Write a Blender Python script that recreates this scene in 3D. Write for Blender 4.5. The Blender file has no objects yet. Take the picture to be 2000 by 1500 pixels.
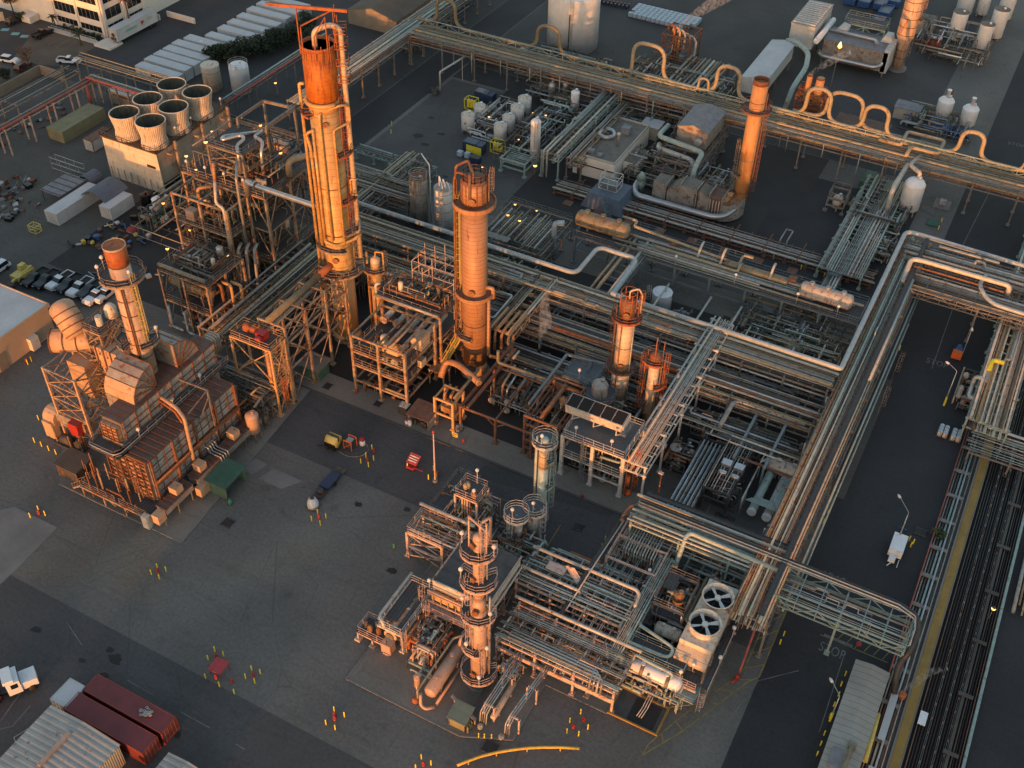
import bpy,math,random
from mathutils import Vector
R=math.radians
S=bpy.context.scene
COL=S.collection
# camera
CH=120.0;FPX=2148.35
PIT,ROL,YAW=.733849,.026264,.471792
def _cam():
 f=Vector((-math.sin(YAW)*math.cos(PIT),math.cos(YAW)*math.cos(PIT),-math.sin(PIT)))
 rt=Vector((math.cos(YAW),math.sin(YAW),0));up=rt.cross(f)
 c,s=math.cos(ROL),math.sin(ROL)
 return rt*c+up*s,up*c-rt*s,-f
CX,CY,CZ=_cam()
cd=bpy.data.cameras.new('camera');cam=bpy.data.objects.new('camera',cd);COL.objects.link(cam)
cd.sensor_width=36;cd.lens=FPX/2000*36;cd.clip_start=1;cd.clip_end=3000
from mathutils import Matrix
cam.matrix_world=Matrix(((CX.x,CY.x,CZ.x,0),(CX.y,CY.y,CZ.y,0),(CX.z,CY.z,CZ.z,CH),(0,0,0,1)))
S.camera=cam
def W(px,py,z=0.):
 "where the ray of photo pixel (px,py) meets height z"
 d=CX*((px-1000)/FPX)-CY*((py-750)/FPX)-CZ
 t=(z-CH)/d.z
 return d.x*t,d.y*t
 # world, sun, exposure
SUN_EL,SUN_AZ=1.0,-8
w=bpy.data.worlds.new('World');S.world=w;w.use_nodes=True
nt=w.node_tree;bg=nt.nodes['Background']
sky=nt.nodes.new('ShaderNodeTexSky');sky.sky_type='NISHITA';sky.sun_disc=False
sky.sun_elevation=R(SUN_EL);sky.sun_rotation=R(180+SUN_AZ)
sky.air_density=1.0;sky.dust_density=1.7;sky.ozone_density=1.1
nt.links.new(sky.outputs[0],bg.inputs[0]);bg.inputs[1].default_value=.15
ld=bpy.data.lights.new('sun','SUN');ld.energy=.74;ld.angle=R(.6);ld.color=(1,.36,.095)
sun=bpy.data.objects.new('sun',ld);COL.objects.link(sun)
sd=Vector((math.sin(R(SUN_AZ)),math.cos(R(SUN_AZ)),-math.tan(R(SUN_EL))))
sun.rotation_euler=sd.to_track_quat('-Z','Y').to_euler();sun.location=(0,-200,80)
S.view_settings.view_transform='Standard';S.view_settings.look='None'
S.view_settings.exposure=2.98;S.view_settings.gamma=1
S.render.engine='CYCLES'
# materials
MATS={}
def mat(name,c,c2=None,sc=1.5,rough=.6,metal=0.,rust=0.,streak=False,bump=0.,seam=None,corr=None,emit=0,rustc=(.16,.05,.018),fine=.25):
 """c/c2 mottled by noise; rust = share of rust blotches; seam=(axis,step,width,dark) joint lines; corr=(axis,step,depth) corrugation"""
 m=bpy.data.materials.new(name);m.use_nodes=True;n=m.node_tree;N=n.nodes;L=n.links
 b=N['Principled BSDF'];b.inputs['Roughness'].default_value=rough;b.inputs['Metallic'].default_value=metal
 tc=N.new('ShaderNodeTexCoord')
 def noise(scale,detail=4,vec=None,rgh=.6):
  x=N.new('ShaderNodeTexNoise');x.inputs['Scale'].default_value=scale;x.inputs['Detail'].default_value=detail;x.inputs['Roughness'].default_value=rgh
  L.new(vec or tc.outputs['Object'],x.inputs['Vector']);return x.outputs['Fac']
 def ramp(fac,a,bb):
  r=N.new('ShaderNodeMapRange');r.inputs['From Min'].default_value=a;r.inputs['From Max'].default_value=bb;L.new(fac,r.inputs['Value']);return r.outputs['Result']
 def mix(f,a,bb,mode='MIX'):
  x=N.new('ShaderNodeMix');x.data_type='RGBA';x.blend_type=mode
  for s,v in((x.inputs[0],f),(x.inputs[6],a),(x.inputs[7],bb)):
   if isinstance(v,bpy.types.NodeSocket):L.new(v,s)
   elif isinstance(v,(int,float)):s.default_value=v
   else:s.default_value=(*v,1)
  return x.outputs[2]
 def math_(op,a,v=0.):
  x=N.new('ShaderNodeMath');x.operation=op
  L.new(a,x.inputs[0])
  if isinstance(v,bpy.types.NodeSocket):L.new(v,x.inputs[1])
  else:x.inputs[1].default_value=v
  return x.outputs[0]
 c2=c2 or tuple(v*.62 for v in c)
 col=mix(ramp(noise(sc),.35,.68),c,c2)
 col=mix(fine,col,mix(noise(sc*9,3),(.45,.45,.45),(1.5,1.5,1.5)),'MULTIPLY')
 if rust:
  vec=None
  if streak:
   mp=N.new('ShaderNodeMapping');mp.inputs['Scale'].default_value=(1,1,.16);L.new(tc.outputs['Object'],mp.inputs['Vector']);vec=mp.outputs[0]
  t=.62-.35*rust
  col=mix(ramp(noise(1.9 if streak else 1.1,6,vec,.7),t,t+.12),col,rustc)
 hgt=None
 sep=N.new('ShaderNodeSeparateXYZ');L.new(tc.outputs['Object'],sep.inputs[0])
 for ax,step,wd,dark in([seam]if seam and not isinstance(seam,list)else seam or[]):
  mm=math_('MODULO',math_('ADD',math_('DIVIDE',sep.outputs[ax],step),1000.),1.)
  col=mix(math_('MULTIPLY',math_('LESS_THAN',mm,wd/step),dark),col,tuple(v*.25 for v in c2))
 if corr:
  ax,step,dep=corr
  hgt=math_('MULTIPLY',math_('SINE',math_('MULTIPLY',sep.outputs[ax],2*math.pi/step)),dep)
 if bump:
  nb=math_('MULTIPLY',noise(3,5),bump);hgt=math_('ADD',hgt,nb)if hgt else nb
 if hgt:
  bp=N.new('ShaderNodeBump');bp.inputs['Strength'].default_value=.9;bp.inputs['Distance'].default_value=1;L.new(hgt,bp.inputs['Height']);L.new(bp.outputs[0],b.inputs['Normal'])
 L.new(col,b.inputs['Base Color'])
 if emit:
  b.inputs['Emission Color'].default_value=(*c,1);b.inputs['Emission Strength'].default_value=emit
 MATS[name]=m;return m
Z=2
mat('asphalt',(.088,.086,.084),(.064,.063,.064),.05,.9,bump=.02)
mat('asphalt_dark',(.034,.035,.040),(.024,.025,.03),.2,.9)
mat('asphalt_patch',(.038,.036,.036),(.030,.029,.03),.4,.92)
mat('concrete',(.135,.125,.112),(.10,.094,.086),.12,.9,rust=.12,rustc=(.05,.045,.04))
mat('concrete_old',(.085,.08,.076),(.06,.057,.056),.15,.9,rust=.25,rustc=(.03,.028,.027))
mat('concrete_light',(.19,.18,.17),(.14,.135,.13),.2,.9)
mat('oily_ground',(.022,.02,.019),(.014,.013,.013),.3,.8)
mat('line_white',(.17,.17,.165),(.085,.085,.085),.8,.8)
mat('line_yellow',(.26,.20,.05),(.14,.11,.045),.8,.8)
mat('steel',(.19,.184,.17),(.125,.121,.112),2,.6,.1,rust=.28)
mat('steel_warm',(.31,.26,.195),(.22,.175,.125),2,.6,0,rust=.42,rustc=(.20,.075,.03))
mat('steel_dark',(.06,.06,.06),(.04,.038,.036),2,.65,.1,rust=.2)
mat('steel_rusty',(.16,.11,.08),(.105,.066,.046),1.5,.75,0,rust=.55,rustc=(.17,.055,.022))
mat('steel_blue',(.155,.185,.20),(.11,.135,.15),2,.55,.1,rust=.12)
mat('steel_teal',(.25,.33,.31),(.18,.25,.24),2,.55,0,rust=.15)
mat('steel_white',(.52,.50,.46),(.40,.38,.34),2,.55,0,rust=.2)
mat('steel_pink',(.50,.38,.32),(.38,.28,.235),2,.6,0,rust=.25)
mat('grating',(.075,.077,.080),(.052,.053,.056),3,.7,.2,rust=.12,seam=[(0,.5,.12,.5)])
mat('deck_blue',(.085,.10,.115),(.06,.072,.085),3,.65,.1,rust=.1)
mat('pipe_grey',(.30,.295,.275),(.20,.197,.186),1.2,.45,.25,rust=.12)
mat('pipe_pale',(.47,.455,.41),(.34,.33,.295),1.2,.5,.15,rust=.12)
mat('pipe_beige',(.31,.275,.19),(.225,.197,.135),1.2,.6,0,rust=.2)
mat('pipe_teal',(.30,.385,.36),(.22,.29,.27),1.2,.5,0,rust=.12)
mat('pipe_blue',(.33,.39,.43),(.25,.30,.34),1.2,.5,.1,rust=.06)
mat('pipe_rust',(.24,.125,.06),(.16,.075,.035),1.2,.7,0,rust=.45)
mat('pipe_red',(.36,.09,.065),(.25,.055,.04),1.2,.6,0,rust=.15)
mat('pipe_dark',(.07,.068,.064),(.05,.047,.044),1.2,.6,.1,rust=.15)
mat('pipe_olive',(.17,.155,.10),(.125,.112,.07),1.2,.6,0,rust=.2)
mat('clad_gold',(.52,.35,.145),(.40,.24,.085),.5,.5,.15,rust=.22,streak=True,seam=[(2,1.2,.07,.75)],rustc=(.30,.12,.035))
mat('clad_skirt',(.50,.30,.14),(.44,.26,.12),.4,.65,0,rust=.1)
mat('clad_rust',(.43,.135,.006),(.29,.075,.004),.45,.6,.1,rust=.35,streak=True,seam=[(2,.62,.06,.35)],rustc=(.16,.045,.012))
mat('clad_tan',(.37,.205,.11),(.305,.16,.083),.5,.55,.1,rust=.1,streak=True,seam=[(2,.75,.07,.7)])
mat('clad_pale',(.52,.42,.31),(.44,.345,.25),.6,.55,.1,rust=.1,streak=True,seam=[(2,.9,.06,.5)])
mat('clad_pink',(.44,.30,.225),(.38,.255,.19),.6,.55,.1,rust=.05,streak=True,seam=[(2,1.6,.07,.5)])
mat('clad_teal',(.36,.45,.43),(.29,.37,.36),.6,.6,0,rust=.08,streak=True)
mat('clad_stack',(.46,.35,.27),(.36,.26,.195),.5,.6,.1,rust=.3,streak=True,rustc=(.28,.11,.05))
mat('stack_orange',(.42,.235,.10),(.34,.185,.078),.5,.65,0,rust=.3,streak=True,rustc=(.34,.13,.04))
mat('tank_white',(.70,.72,.735),(.60,.615,.63),.5,.5,0,rust=.04,streak=True,rustc=(.30,.2,.12))
mat('tank_cream',(.56,.51,.43),(.46,.41,.34),.6,.6,0,rust=.25,streak=True,rustc=(.25,.14,.07))
mat('tank_grey',(.34,.34,.325),(.26,.26,.25),.7,.6,0,rust=.3,streak=True,rustc=(.16,.1,.065))
mat('vessel_olive',(.20,.185,.13),(.14,.127,.088),.7,.65,0,rust=.35,rustc=(.12,.07,.04))
mat('vessel_rust',(.30,.20,.10),(.2,.11,.05),.9,.7,0,rust=.4)
mat('rust',(.17,.062,.026),(.10,.035,.016),1.5,.8,0)
mat('rust_orange',(.36,.11,.035),(.24,.07,.025),1.2,.75,0,rust=.2)
mat('furnace_grey',(.36,.365,.355),(.26,.262,.258),.5,.6,.1,rust=.22,rustc=(.17,.075,.04),seam=[(1,1.55,.07,.7),(2,1.3,.07,.7)])
mat('furnace_end_lit',(.38,.24,.155),(.28,.165,.10),.5,.65,0,rust=.2,seam=[(0,1.3,.09,.8),(2,1.0,.09,.8)])  # orange base colour paints the low sun on the end faces
mat('furnace_roof',(.125,.082,.068),(.085,.052,.043),.7,.75,0,rust=.35,seam=[(1,1.15,.1,.6)])
mat('duct_tan',(.44,.30,.195),(.36,.235,.15),.5,.6,0,rust=.12)
mat('duct_grey',(.28,.265,.24),(.20,.185,.165),.6,.6,.1,rust=.28)
mat('tarp',(.10,.125,.16),(.075,.095,.125),1,.7)
mat('canvas_grey',(.2,.205,.22),(.13,.135,.15),1,.7)
mat('roof_metal',(.36,.37,.36),(.27,.28,.275),.4,.5,.25,corr=(1,.75,.10),rust=.06,seam=[(1,.75,.16,.35)])
mat('roof_beige',(.30,.285,.25),(.24,.225,.195),.3,.6,.05,seam=[(1,.92,.10,.5)])
mat('roof_white',(.46,.48,.50),(.38,.395,.41),.15,.7)
mat('roof_tar',(.17,.155,.13),(.12,.11,.095),.35,.9,rust=.2,rustc=(.07,.06,.05))
mat('roof_brown',(.085,.07,.055),(.06,.048,.038),.7,.8,seam=[(1,.35,.09,.6)])
mat('roof_rusty',(.17,.10,.07),(.11,.06,.045),.8,.8,corr=(0,.3,.04),seam=[(0,.3,.08,.5)])
mat('roof_green',(.035,.105,.075),(.025,.075,.055),.8,.7)
mat('roof_sage',(.10,.15,.13),(.075,.115,.10),.8,.7,seam=[(1,1.1,.05,.5)])
mat('wall_tan',(.46,.33,.22),(.40,.28,.185),.3,.85)
mat('wall_white',(.66,.62,.55),(.58,.54,.48),.3,.85)
mat('wall_cream',(.40,.375,.32),(.32,.30,.25),.4,.85,rust=.12,streak=True,rustc=(.16,.13,.1))
mat('wall_block',(.22,.19,.145),(.17,.145,.11),.5,.9)
mat('wall_beigepanel',(.42,.38,.28),(.36,.32,.235),.5,.7,corr=(1,.3,.03))
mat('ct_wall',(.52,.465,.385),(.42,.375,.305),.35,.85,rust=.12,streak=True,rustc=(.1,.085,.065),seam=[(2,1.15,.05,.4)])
mat('ct_side_shaded',(.30,.265,.215),(.22,.195,.16),.4,.85,rust=.2,streak=True,rustc=(.12,.09,.07),seam=[(2,1.15,.05,.4)])  # darker copy of ct_wall, shade put into the side's colour
mat('ct_stack',(.56,.50,.42),(.44,.39,.325),.6,.8,rust=.22,streak=True,rustc=(.2,.17,.13))
mat('ct_inner',(.055,.06,.045),(.03,.033,.027),1,.85,streak=True,rust=.3,rustc=(.09,.10,.075))
mat('wood_deck',(.11,.075,.05),(.07,.047,.032),1,.85)
mat('container_red',(.16,.028,.03),(.115,.022,.024),.5,.6,corr=None,rust=.08,rustc=(.09,.03,.025))
mat('container_red_end',(.27,.05,.03),(.2,.035,.022),.6,.6)
mat('container_white',(.52,.53,.52),(.44,.45,.445),.4,.6,rust=.06,streak=True,rustc=(.28,.2,.14),corr=(0,.28,.03))
mat('container_grey',(.30,.32,.32),(.24,.255,.255),.4,.6,rust=.08)
mat('container_green',(.21,.205,.115),(.165,.16,.09),.5,.65,rust=.12)
mat('box_white',(.55,.54,.50),(.45,.44,.41),.6,.6,rust=.08)
mat('paint_white',(.68,.70,.72),(.62,.64,.66),2,.3)
mat('paint_black',(.012,.012,.014),(.009,.009,.01),2,.25)
mat('paint_darkred',(.12,.015,.015),None,2,.3)
mat('glass',(.014,.018,.023),(.01,.012,.016),2,.12)
mat('rubber',(.014,.014,.014),None,4,.8)
mat('yellow',(.62,.40,.05),(.48,.29,.04),2,.55,rust=.08)
mat('yellow_pale',(.60,.48,.14),(.5,.38,.1),2,.55,rust=.08)
mat('safety_yellow',(.72,.60,.03),(.62,.5,.025),2,.5)
mat('walk_yellow',(.27,.17,.04),(.2,.125,.035),.5,.8,rust=.08)
mat('red',(.34,.025,.02),(.24,.02,.018),2,.5)
mat('awning_red',(.36,.045,.05),(.28,.035,.04),1.5,.7)
mat('green',(.03,.17,.11),(.02,.12,.08),2,.5)
mat('green_wall',(.07,.15,.11),(.05,.11,.08),1,.7,corr=(0,.3,.02))
mat('blue',(.03,.085,.22),(.025,.065,.17),1,.5)
mat('blue_dark',(.022,.04,.085),(.017,.03,.065),1,.5)
mat('orange',(.62,.13,.025),(.5,.1,.02),1,.6)
mat('plastic_white',(.62,.64,.66),None,2,.45)
mat('plastic_blue',(.40,.5,.58),None,2,.45)
mat('galv',(.40,.41,.41),(.3,.31,.31),2,.4,.5)
mat('silver',(.44,.445,.45),(.36,.36,.365),1.4,.3,.7)
mat('dark_gap',(.008,.008,.009),None,2,.9)
mat('fan_blade',(.55,.55,.54),(.45,.45,.44),2,.5)
mat('sign_grey',(.40,.40,.38),None,2,.7)
mat('sign_black',(.015,.018,.022),None,2,.6)
mat('logo_teal',(.16,.42,.46),None,2,.6)
mat('logo_red',(.42,.03,.05),None,2,.6)
mat('leaf_dark',(.022,.038,.016),(.012,.022,.010),.8,.8)
mat('leaf_mid',(.045,.07,.025),(.025,.04,.015),.8,.8)
mat('leaf_red',(.16,.075,.04),(.09,.05,.03),.8,.8)
mat('bark',(.07,.05,.035),None,3,.9)
mat('soil',(.12,.10,.075),(.085,.07,.055),.2,.95)
mat('lamp_glow',(1,.5,.13),None,1,.5,emit=.34)
mat('lamp_white',(1,.9,.66),None,1,.5,emit=.3)
mat('flame',(1,.55,.12),None,1,.5,emit=.6)
def groundmat(name,base,alt,warm,grain=.35):
 "weathered paving: broad tone drift, brown dust, tyre-swept streaks, speckle and fine cracks"
 m=bpy.data.materials.new(name);m.use_nodes=True;n=m.node_tree;N=n.nodes;L=n.links;b=N['Principled BSDF'];b.inputs['Roughness'].default_value=.9
 tc=N.new('ShaderNodeTexCoord')
 def noise(sc,det=5,dist=0.,vec=None):
  x=N.new('ShaderNodeTexNoise');x.inputs['Scale'].default_value=sc;x.inputs['Detail'].default_value=det;x.inputs['Distortion'].default_value=dist;L.new(vec or tc.outputs['Object'],x.inputs['Vector']);return x.outputs['Fac']
 def rng(f,a,c,lo=0.,hi=1.):
  r=N.new('ShaderNodeMapRange');r.inputs['From Min'].default_value=a;r.inputs['From Max'].default_value=c;r.inputs['To Min'].default_value=lo;r.inputs['To Max'].default_value=hi;L.new(f,r.inputs['Value']);return r.outputs['Result']
 def mix(f,a,c,mode='MIX'):
  x=N.new('ShaderNodeMix');x.data_type='RGBA';x.blend_type=mode
  for s,v in((x.inputs[0],f),(x.inputs[6],a),(x.inputs[7],c)):
   if isinstance(v,bpy.types.NodeSocket):L.new(v,s)
   elif isinstance(v,(int,float)):s.default_value=v
   else:s.default_value=(*v,1)
  return x.outputs[2]
 col=mix(rng(noise(.045,6,.6),.36,.66),base,alt)
 col=mix(rng(noise(.028,7,1.2),.52,.74,0,.75),col,warm)
 wv=N.new('ShaderNodeTexWave');wv.inputs['Scale'].default_value=.022;wv.inputs['Distortion'].default_value=9;wv.inputs['Detail'].default_value=3;wv.inputs['Detail Scale'].default_value=1.4;L.new(tc.outputs['Object'],wv.inputs['Vector'])
 col=mix(rng(wv.outputs['Fac'],.1,.9,0,.5),col,mix(1.,col,(.72,.72,.74),'MULTIPLY'))
 mp=N.new('ShaderNodeMapping');mp.inputs['Scale'].default_value=(.12,1.1,1);mp.inputs['Rotation'].default_value=(0,0,.5);L.new(tc.outputs['Object'],mp.inputs['Vector'])
 col=mix(rng(noise(.8,4,.8,mp.outputs[0]),.5,.75,0,.4),col,mix(1.,col,(.7,.7,.7),'MULTIPLY'))
 col=mix(rng(noise(.35,6,.3),.6,.75,0,.55),col,mix(1.,col,(.55,.54,.53),'MULTIPLY'))
 col=mix(grain,col,mix(rng(noise(2.2,6),.3,.7),(.55,.55,.55),(1.45,1.45,1.45)),'MULTIPLY')
 v=N.new('ShaderNodeTexVoronoi');v.feature='DISTANCE_TO_EDGE';v.inputs['Scale'].default_value=.11;L.new(tc.outputs['Object'],v.inputs['Vector'])
 col=mix(rng(v.outputs['Distance'],0,.006,.35,0),col,(.02,.02,.02))
 bp=N.new('ShaderNodeBump');bp.inputs['Strength'].default_value=.35;bp.inputs['Distance'].default_value=.08;L.new(noise(3,6),bp.inputs['Height']);L.new(bp.outputs[0],b.inputs['Normal'])
 L.new(col,b.inputs['Base Color']);MATS[name]=m
groundmat('asphalt',(.138,.131,.12),(.102,.098,.092),(.148,.126,.09))
groundmat('asphalt_dark',(.078,.076,.076),(.056,.056,.058),(.075,.068,.06))
groundmat('road_dark',(.030,.031,.034),(.020,.021,.025),(.034,.031,.029))
groundmat('asphalt_patch',(.062,.060,.058),(.046,.045,.046),(.070,.062,.050))
groundmat('lot_grey',(.050,.050,.051),(.038,.038,.040),(.052,.048,.04))
groundmat('dirt_lot',(.092,.087,.080),(.070,.068,.064),(.115,.098,.07))
groundmat('concrete',(.205,.182,.155),(.16,.142,.12),(.17,.145,.11),.2)
groundmat('concrete_old',(.085,.08,.074),(.06,.057,.054),(.085,.07,.05),.25)
# mesh helpers
class M:
 def __init__(s):s.v=[];s.f=[];s.sm=[]
 def face(s,pts,sm=False):
  i=len(s.v);s.v+=[tuple(p)for p in pts];s.f.append(tuple(range(i,i+len(pts))));s.sm.append(sm)
 def box(s,x0,y0,z0,x1,y1,z1):
  x0,x1=min(x0,x1),max(x0,x1);y0,y1=min(y0,y1),max(y0,y1)
  i=len(s.v);s.v+=[(x0,y0,z0),(x1,y0,z0),(x1,y1,z0),(x0,y1,z0),(x0,y0,z1),(x1,y0,z1),(x1,y1,z1),(x0,y1,z1)]
  for q in((0,3,2,1),(4,5,6,7),(0,1,5,4),(1,2,6,5),(2,3,7,6),(3,0,4,7)):s.f.append(tuple(i+k for k in q));s.sm.append(False)
  return s
 def obox(s,cx,cy,z0,lx,ly,h,a=0):
  c,n=math.cos(a),math.sin(a);i=len(s.v)
  for z in(z0,z0+h):
   for u,v in((-1,-1),(1,-1),(1,1),(-1,1)):
    x,y=u*lx/2,v*ly/2;s.v.append((cx+x*c-y*n,cy+x*n+y*c,z))
  for q in((0,3,2,1),(4,5,6,7),(0,1,5,4),(1,2,6,5),(2,3,7,6),(3,0,4,7)):s.f.append(tuple(i+k for k in q));s.sm.append(False)
  return s
 def prism(s,poly,z0,z1):
  n=len(poly);i=len(s.v)
  s.v+=[(p[0],p[1],z0)for p in poly]+[(p[0],p[1],z1)for p in poly]
  s.f.append(tuple(i+n-1-k for k in range(n)));s.f.append(tuple(i+n+k for k in range(n)));s.sm+=[False]*2
  for k in range(n):
   s.f.append((i+k,i+(k+1)%n,i+n+(k+1)%n,i+n+k));s.sm.append(False)
  return s
 def extr(s,poly,d):
  "polygon of 3-d points extruded by vector d"
  n=len(poly);i=len(s.v);d=Vector(d)
  s.v+=[tuple(p)for p in poly]+[tuple(Vector(p)+d)for p in poly]
  s.f.append(tuple(i+n-1-k for k in range(n)));s.f.append(tuple(i+n+k for k in range(n)));s.sm+=[False]*2
  for k in range(n):s.f.append((i+k,i+(k+1)%n,i+n+(k+1)%n,i+n+k));s.sm.append(False)
  return s
 def bar(s,p,q,w=.15,h=None):
  p,q=Vector(p),Vector(q);d=q-p
  if d.length<1e-6:return s
  d.normalize();u=Vector((0,0,1))if abs(d.z)<.95 else Vector((0,1,0))
  a=d.cross(u).normalized();b=a.cross(d);h=h or w;i=len(s.v)
  for o in(p,q):
   for k,l in((-1,-1),(1,-1),(1,1),(-1,1)):s.v.append(tuple(o+a*(k*w/2)+b*(l*h/2)))
  for t in((0,3,2,1),(4,5,6,7),(0,1,5,4),(1,2,6,5),(2,3,7,6),(3,0,4,7)):s.f.append(tuple(i+k for k in t));s.sm.append(False)
  return s
 def ring(s,c,d,r,n,ref=None):
  d=d.normalized()
  if ref is None or abs(ref.normalized().dot(d))>.999:ref=Vector((0,0,1))if abs(d.z)<.9 else Vector((1,0,0))
  a=ref.cross(d).normalized();b=d.cross(a)
  i=len(s.v)
  for k in range(n):
   t=2*math.pi*k/n;s.v.append(tuple(c+a*(r*math.cos(t))+b*(r*math.sin(t))))
  return i,b
 def link(s,i,j,n,sm=True):
  for k in range(n):s.f.append((i+k,i+(k+1)%n,j+(k+1)%n,j+k));s.sm.append(sm)
 def cap(s,i,n,flip):
  s.f.append(tuple(i+(n-1-k if flip else k)for k in range(n)));s.sm.append(False)
 def tube(s,p,q,r,n=8):
  return s.path([p,q],r,n)
 def path(s,pts,r,n=8,bend=None,caps=True):
  pts=[Vector(p)for p in pts];P=[pts[0]];bend=bend or r*2.2
  for k in range(1,len(pts)-1):
   a,b,c=pts[k-1],pts[k],pts[k+1];d1=(b-a);d2=(c-b);l=min(bend,d1 .length*.48,d2 .length*.48)
   if l<1e-4 or d1 .normalized().dot(d2 .normalized())>.999:P.append(b);continue
   p0=b-d1 .normalized()*l;p1=b+d2 .normalized()*l;ns=4 if r<.35 else 6
   for t in range(ns+1):
    t/=ns;P.append(p0*(1-t)**2+b*(2*t*(1-t))+p1*t*t)
  P.append(pts[-1]);prev=None;ref=None
  for k,p in enumerate(P):
   d=(P[k+1]-p)if k==0 else(p-P[k-1])if k==len(P)-1 else(P[k+1]-p).normalized()+(p-P[k-1]).normalized()
   if d.length<1e-7:continue
   i,ref=s.ring(p,d,r,n,ref)
   if prev is not None:s.link(prev,i,n)
   elif caps:s.cap(i,n,True)
   prev=i
  if caps:s.cap(prev,n,False)
  return s
 def lathe(s,cx,cy,prof,n=24,cap0=False,cap1=True):
  prev=None
  for r,z in prof:
   i=len(s.v)
   for k in range(n):
    t=2*math.pi*k/n;s.v.append((cx+r*math.cos(t),cy+r*math.sin(t),z))
   if prev is not None:s.link(prev,i,n)
   elif cap0:s.cap(i,n,True)
   prev=i
  if cap1:s.cap(prev,n,False)
  return s
 def lathe_ax(s,p,d,prof,n=20,caps=True):
  "profile (r,t) swept round the axis p + d*t"
  p=Vector(p);d=Vector(d).normalized();prev=None;ref=None
  for r,t in prof:
   i,ref=s.ring(p+d*t,d,r,n,ref)
   if prev is not None:s.link(prev,i,n)
   elif caps:s.cap(i,n,True)
   prev=i
  if caps:s.cap(prev,n,False)
  return s
 def hoop(s,cx,cy,z,r,t,n=24,h=None):
  "flat ring band round a shell"
  h=h or t
  return s.lathe(cx,cy,[(r-t,z),(r,z),(r,z+h),(r-t,z+h),(r-t,z)],n,False,False)
 def rail(s,pts,h=1.05,closed=False,t=.05,step=1.6,toe=True):
  pts=[Vector(p)for p in pts]
  if closed:pts=pts+[pts[0]]
  for a,b in zip(pts,pts[1:]):
   L=(b-a).length;k=max(1,round(L/step))
   for zz in(h,h*.52):s.bar(a+Vector((0,0,zz)),b+Vector((0,0,zz)),t)
   if toe:s.bar(a+Vector((0,0,.07)),b+Vector((0,0,.07)),.02,.12)
   for j in range(k+1):
    p=a.lerp(b,j/k);s.bar(p,p+Vector((0,0,h)),t)
  return s
 def ladder(s,x,y,z0,z1,a=0,cage=True,w=.5):
  "a = direction the climber's back points"
  ux,uy=-math.sin(a),math.cos(a);bx,by=math.cos(a),math.sin(a)
  for k in(-1,1):s.bar((x+ux*w/2*k,y+uy*w/2*k,z0),(x+ux*w/2*k,y+uy*w/2*k,z1),.06)
  z=z0+.3
  while z<z1:s.bar((x-ux*w/2,y-uy*w/2,z),(x+ux*w/2,y+uy*w/2,z),.035);z+=.45
  if cage and z1-z0>3:
   rr=.42;cx,cy=x+bx*.34,y+by*.34
   ang=[a+R(t)for t in(-125,-75,-25,25,75,125)]
   pz=lambda t,z:(cx+rr*math.cos(t),cy+rr*math.sin(t),z)
   for t in ang[0:6]:s.bar(pz(t,z0+2.2),pz(t,z1+1),.035)
   z=z0+2.2
   while z<z1+1.1:
    for t,u in zip(ang,ang[1:]):s.bar(pz(t,z),pz(u,z),.045)
    z+=1.1
  return s
 def stairs(s,p,q,w=.9):
  p,q=Vector(p),Vector(q);d=q-p;hd=Vector((d.x,d.y,0)).normalized();sd=Vector((-hd.y,hd.x,0))*(w/2)
  for k in(-1,1):
   s.bar(p+sd*k,q+sd*k,.08,.25);up=Vector((0,0,1));s.bar(p+sd*k+up,q+sd*k+up,.05)
   for j in range(5):t=p.lerp(q,j/4);s.bar(t+sd*k,t+sd*k+up,.05)
  n=max(3,int(abs(d.z)/.25))
  for j in range(1,n):t=p.lerp(q,j/n);s.bar(t-sd,t+sd,.26,.04)
  return s
ROOT={}
def _mesh(m,name,mt,o):
 me=bpy.data.meshes.new(name);o=Vector(o)
 me.from_pydata([tuple(Vector(p)-o)for p in m.v],[],m.f)
 me.polygons.foreach_set('use_smooth',m.sm);me.materials.append(MATS[mt]);me.update()
 return me
def props(o,label=None,cat=None,group=None,kind=None):
 for k,v in(('label',label),('category',cat),('group',group),('kind',kind)):
  if v:o[k]=v
 return o
def thing(name,label,cat,loc=(0,0,0),group=None):
 o=bpy.data.objects.new(name,None);COL.objects.link(o);o.empty_display_size=.5
 o.location=(loc[0],loc[1],loc[2]if len(loc)>2 else 0);ROOT[o.name]=Vector(o.location)
 return props(o,label,cat,group)
def part(m,name,mt,parent,label=None,kind=None):
 if not m.v:return None
 r=ROOT[parent.name];ob=bpy.data.objects.new(name,_mesh(m,name,mt,r));COL.objects.link(ob);ob.parent=parent
 ROOT[ob.name]=r
 return props(ob,label,None,None,kind)
def solo(m,name,mt,label,cat,loc,group=None):
 loc=Vector((loc[0],loc[1],loc[2]if len(loc)>2 else 0));ob=bpy.data.objects.new(name,_mesh(m,name,mt,loc));COL.objects.link(ob);ob.location=loc;ROOT[ob.name]=loc
 return props(ob,label,cat,group)
def ground(m,name,mt):
 ob=bpy.data.objects.new(name,_mesh(m,name,mt,(0,0,0)));COL.objects.link(ob);ob['kind']='structure';return ob
def dup(o,loc,rot=0,label=None,group=None):
 r=o.copy();COL.objects.link(r);r.location=(loc[0],loc[1],loc[2]if len(loc)>2 else 0);r.rotation_euler=(0,0,rot);ROOT[r.name]=Vector(r.location)
 if label:r['label']=label
 if group:r['group']=group
 def kids(a,b):
  for c in list(a.children):
   d=c.copy();COL.objects.link(d);d.parent=b;kids(c,d)
 kids(o,r)
 return r
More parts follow.
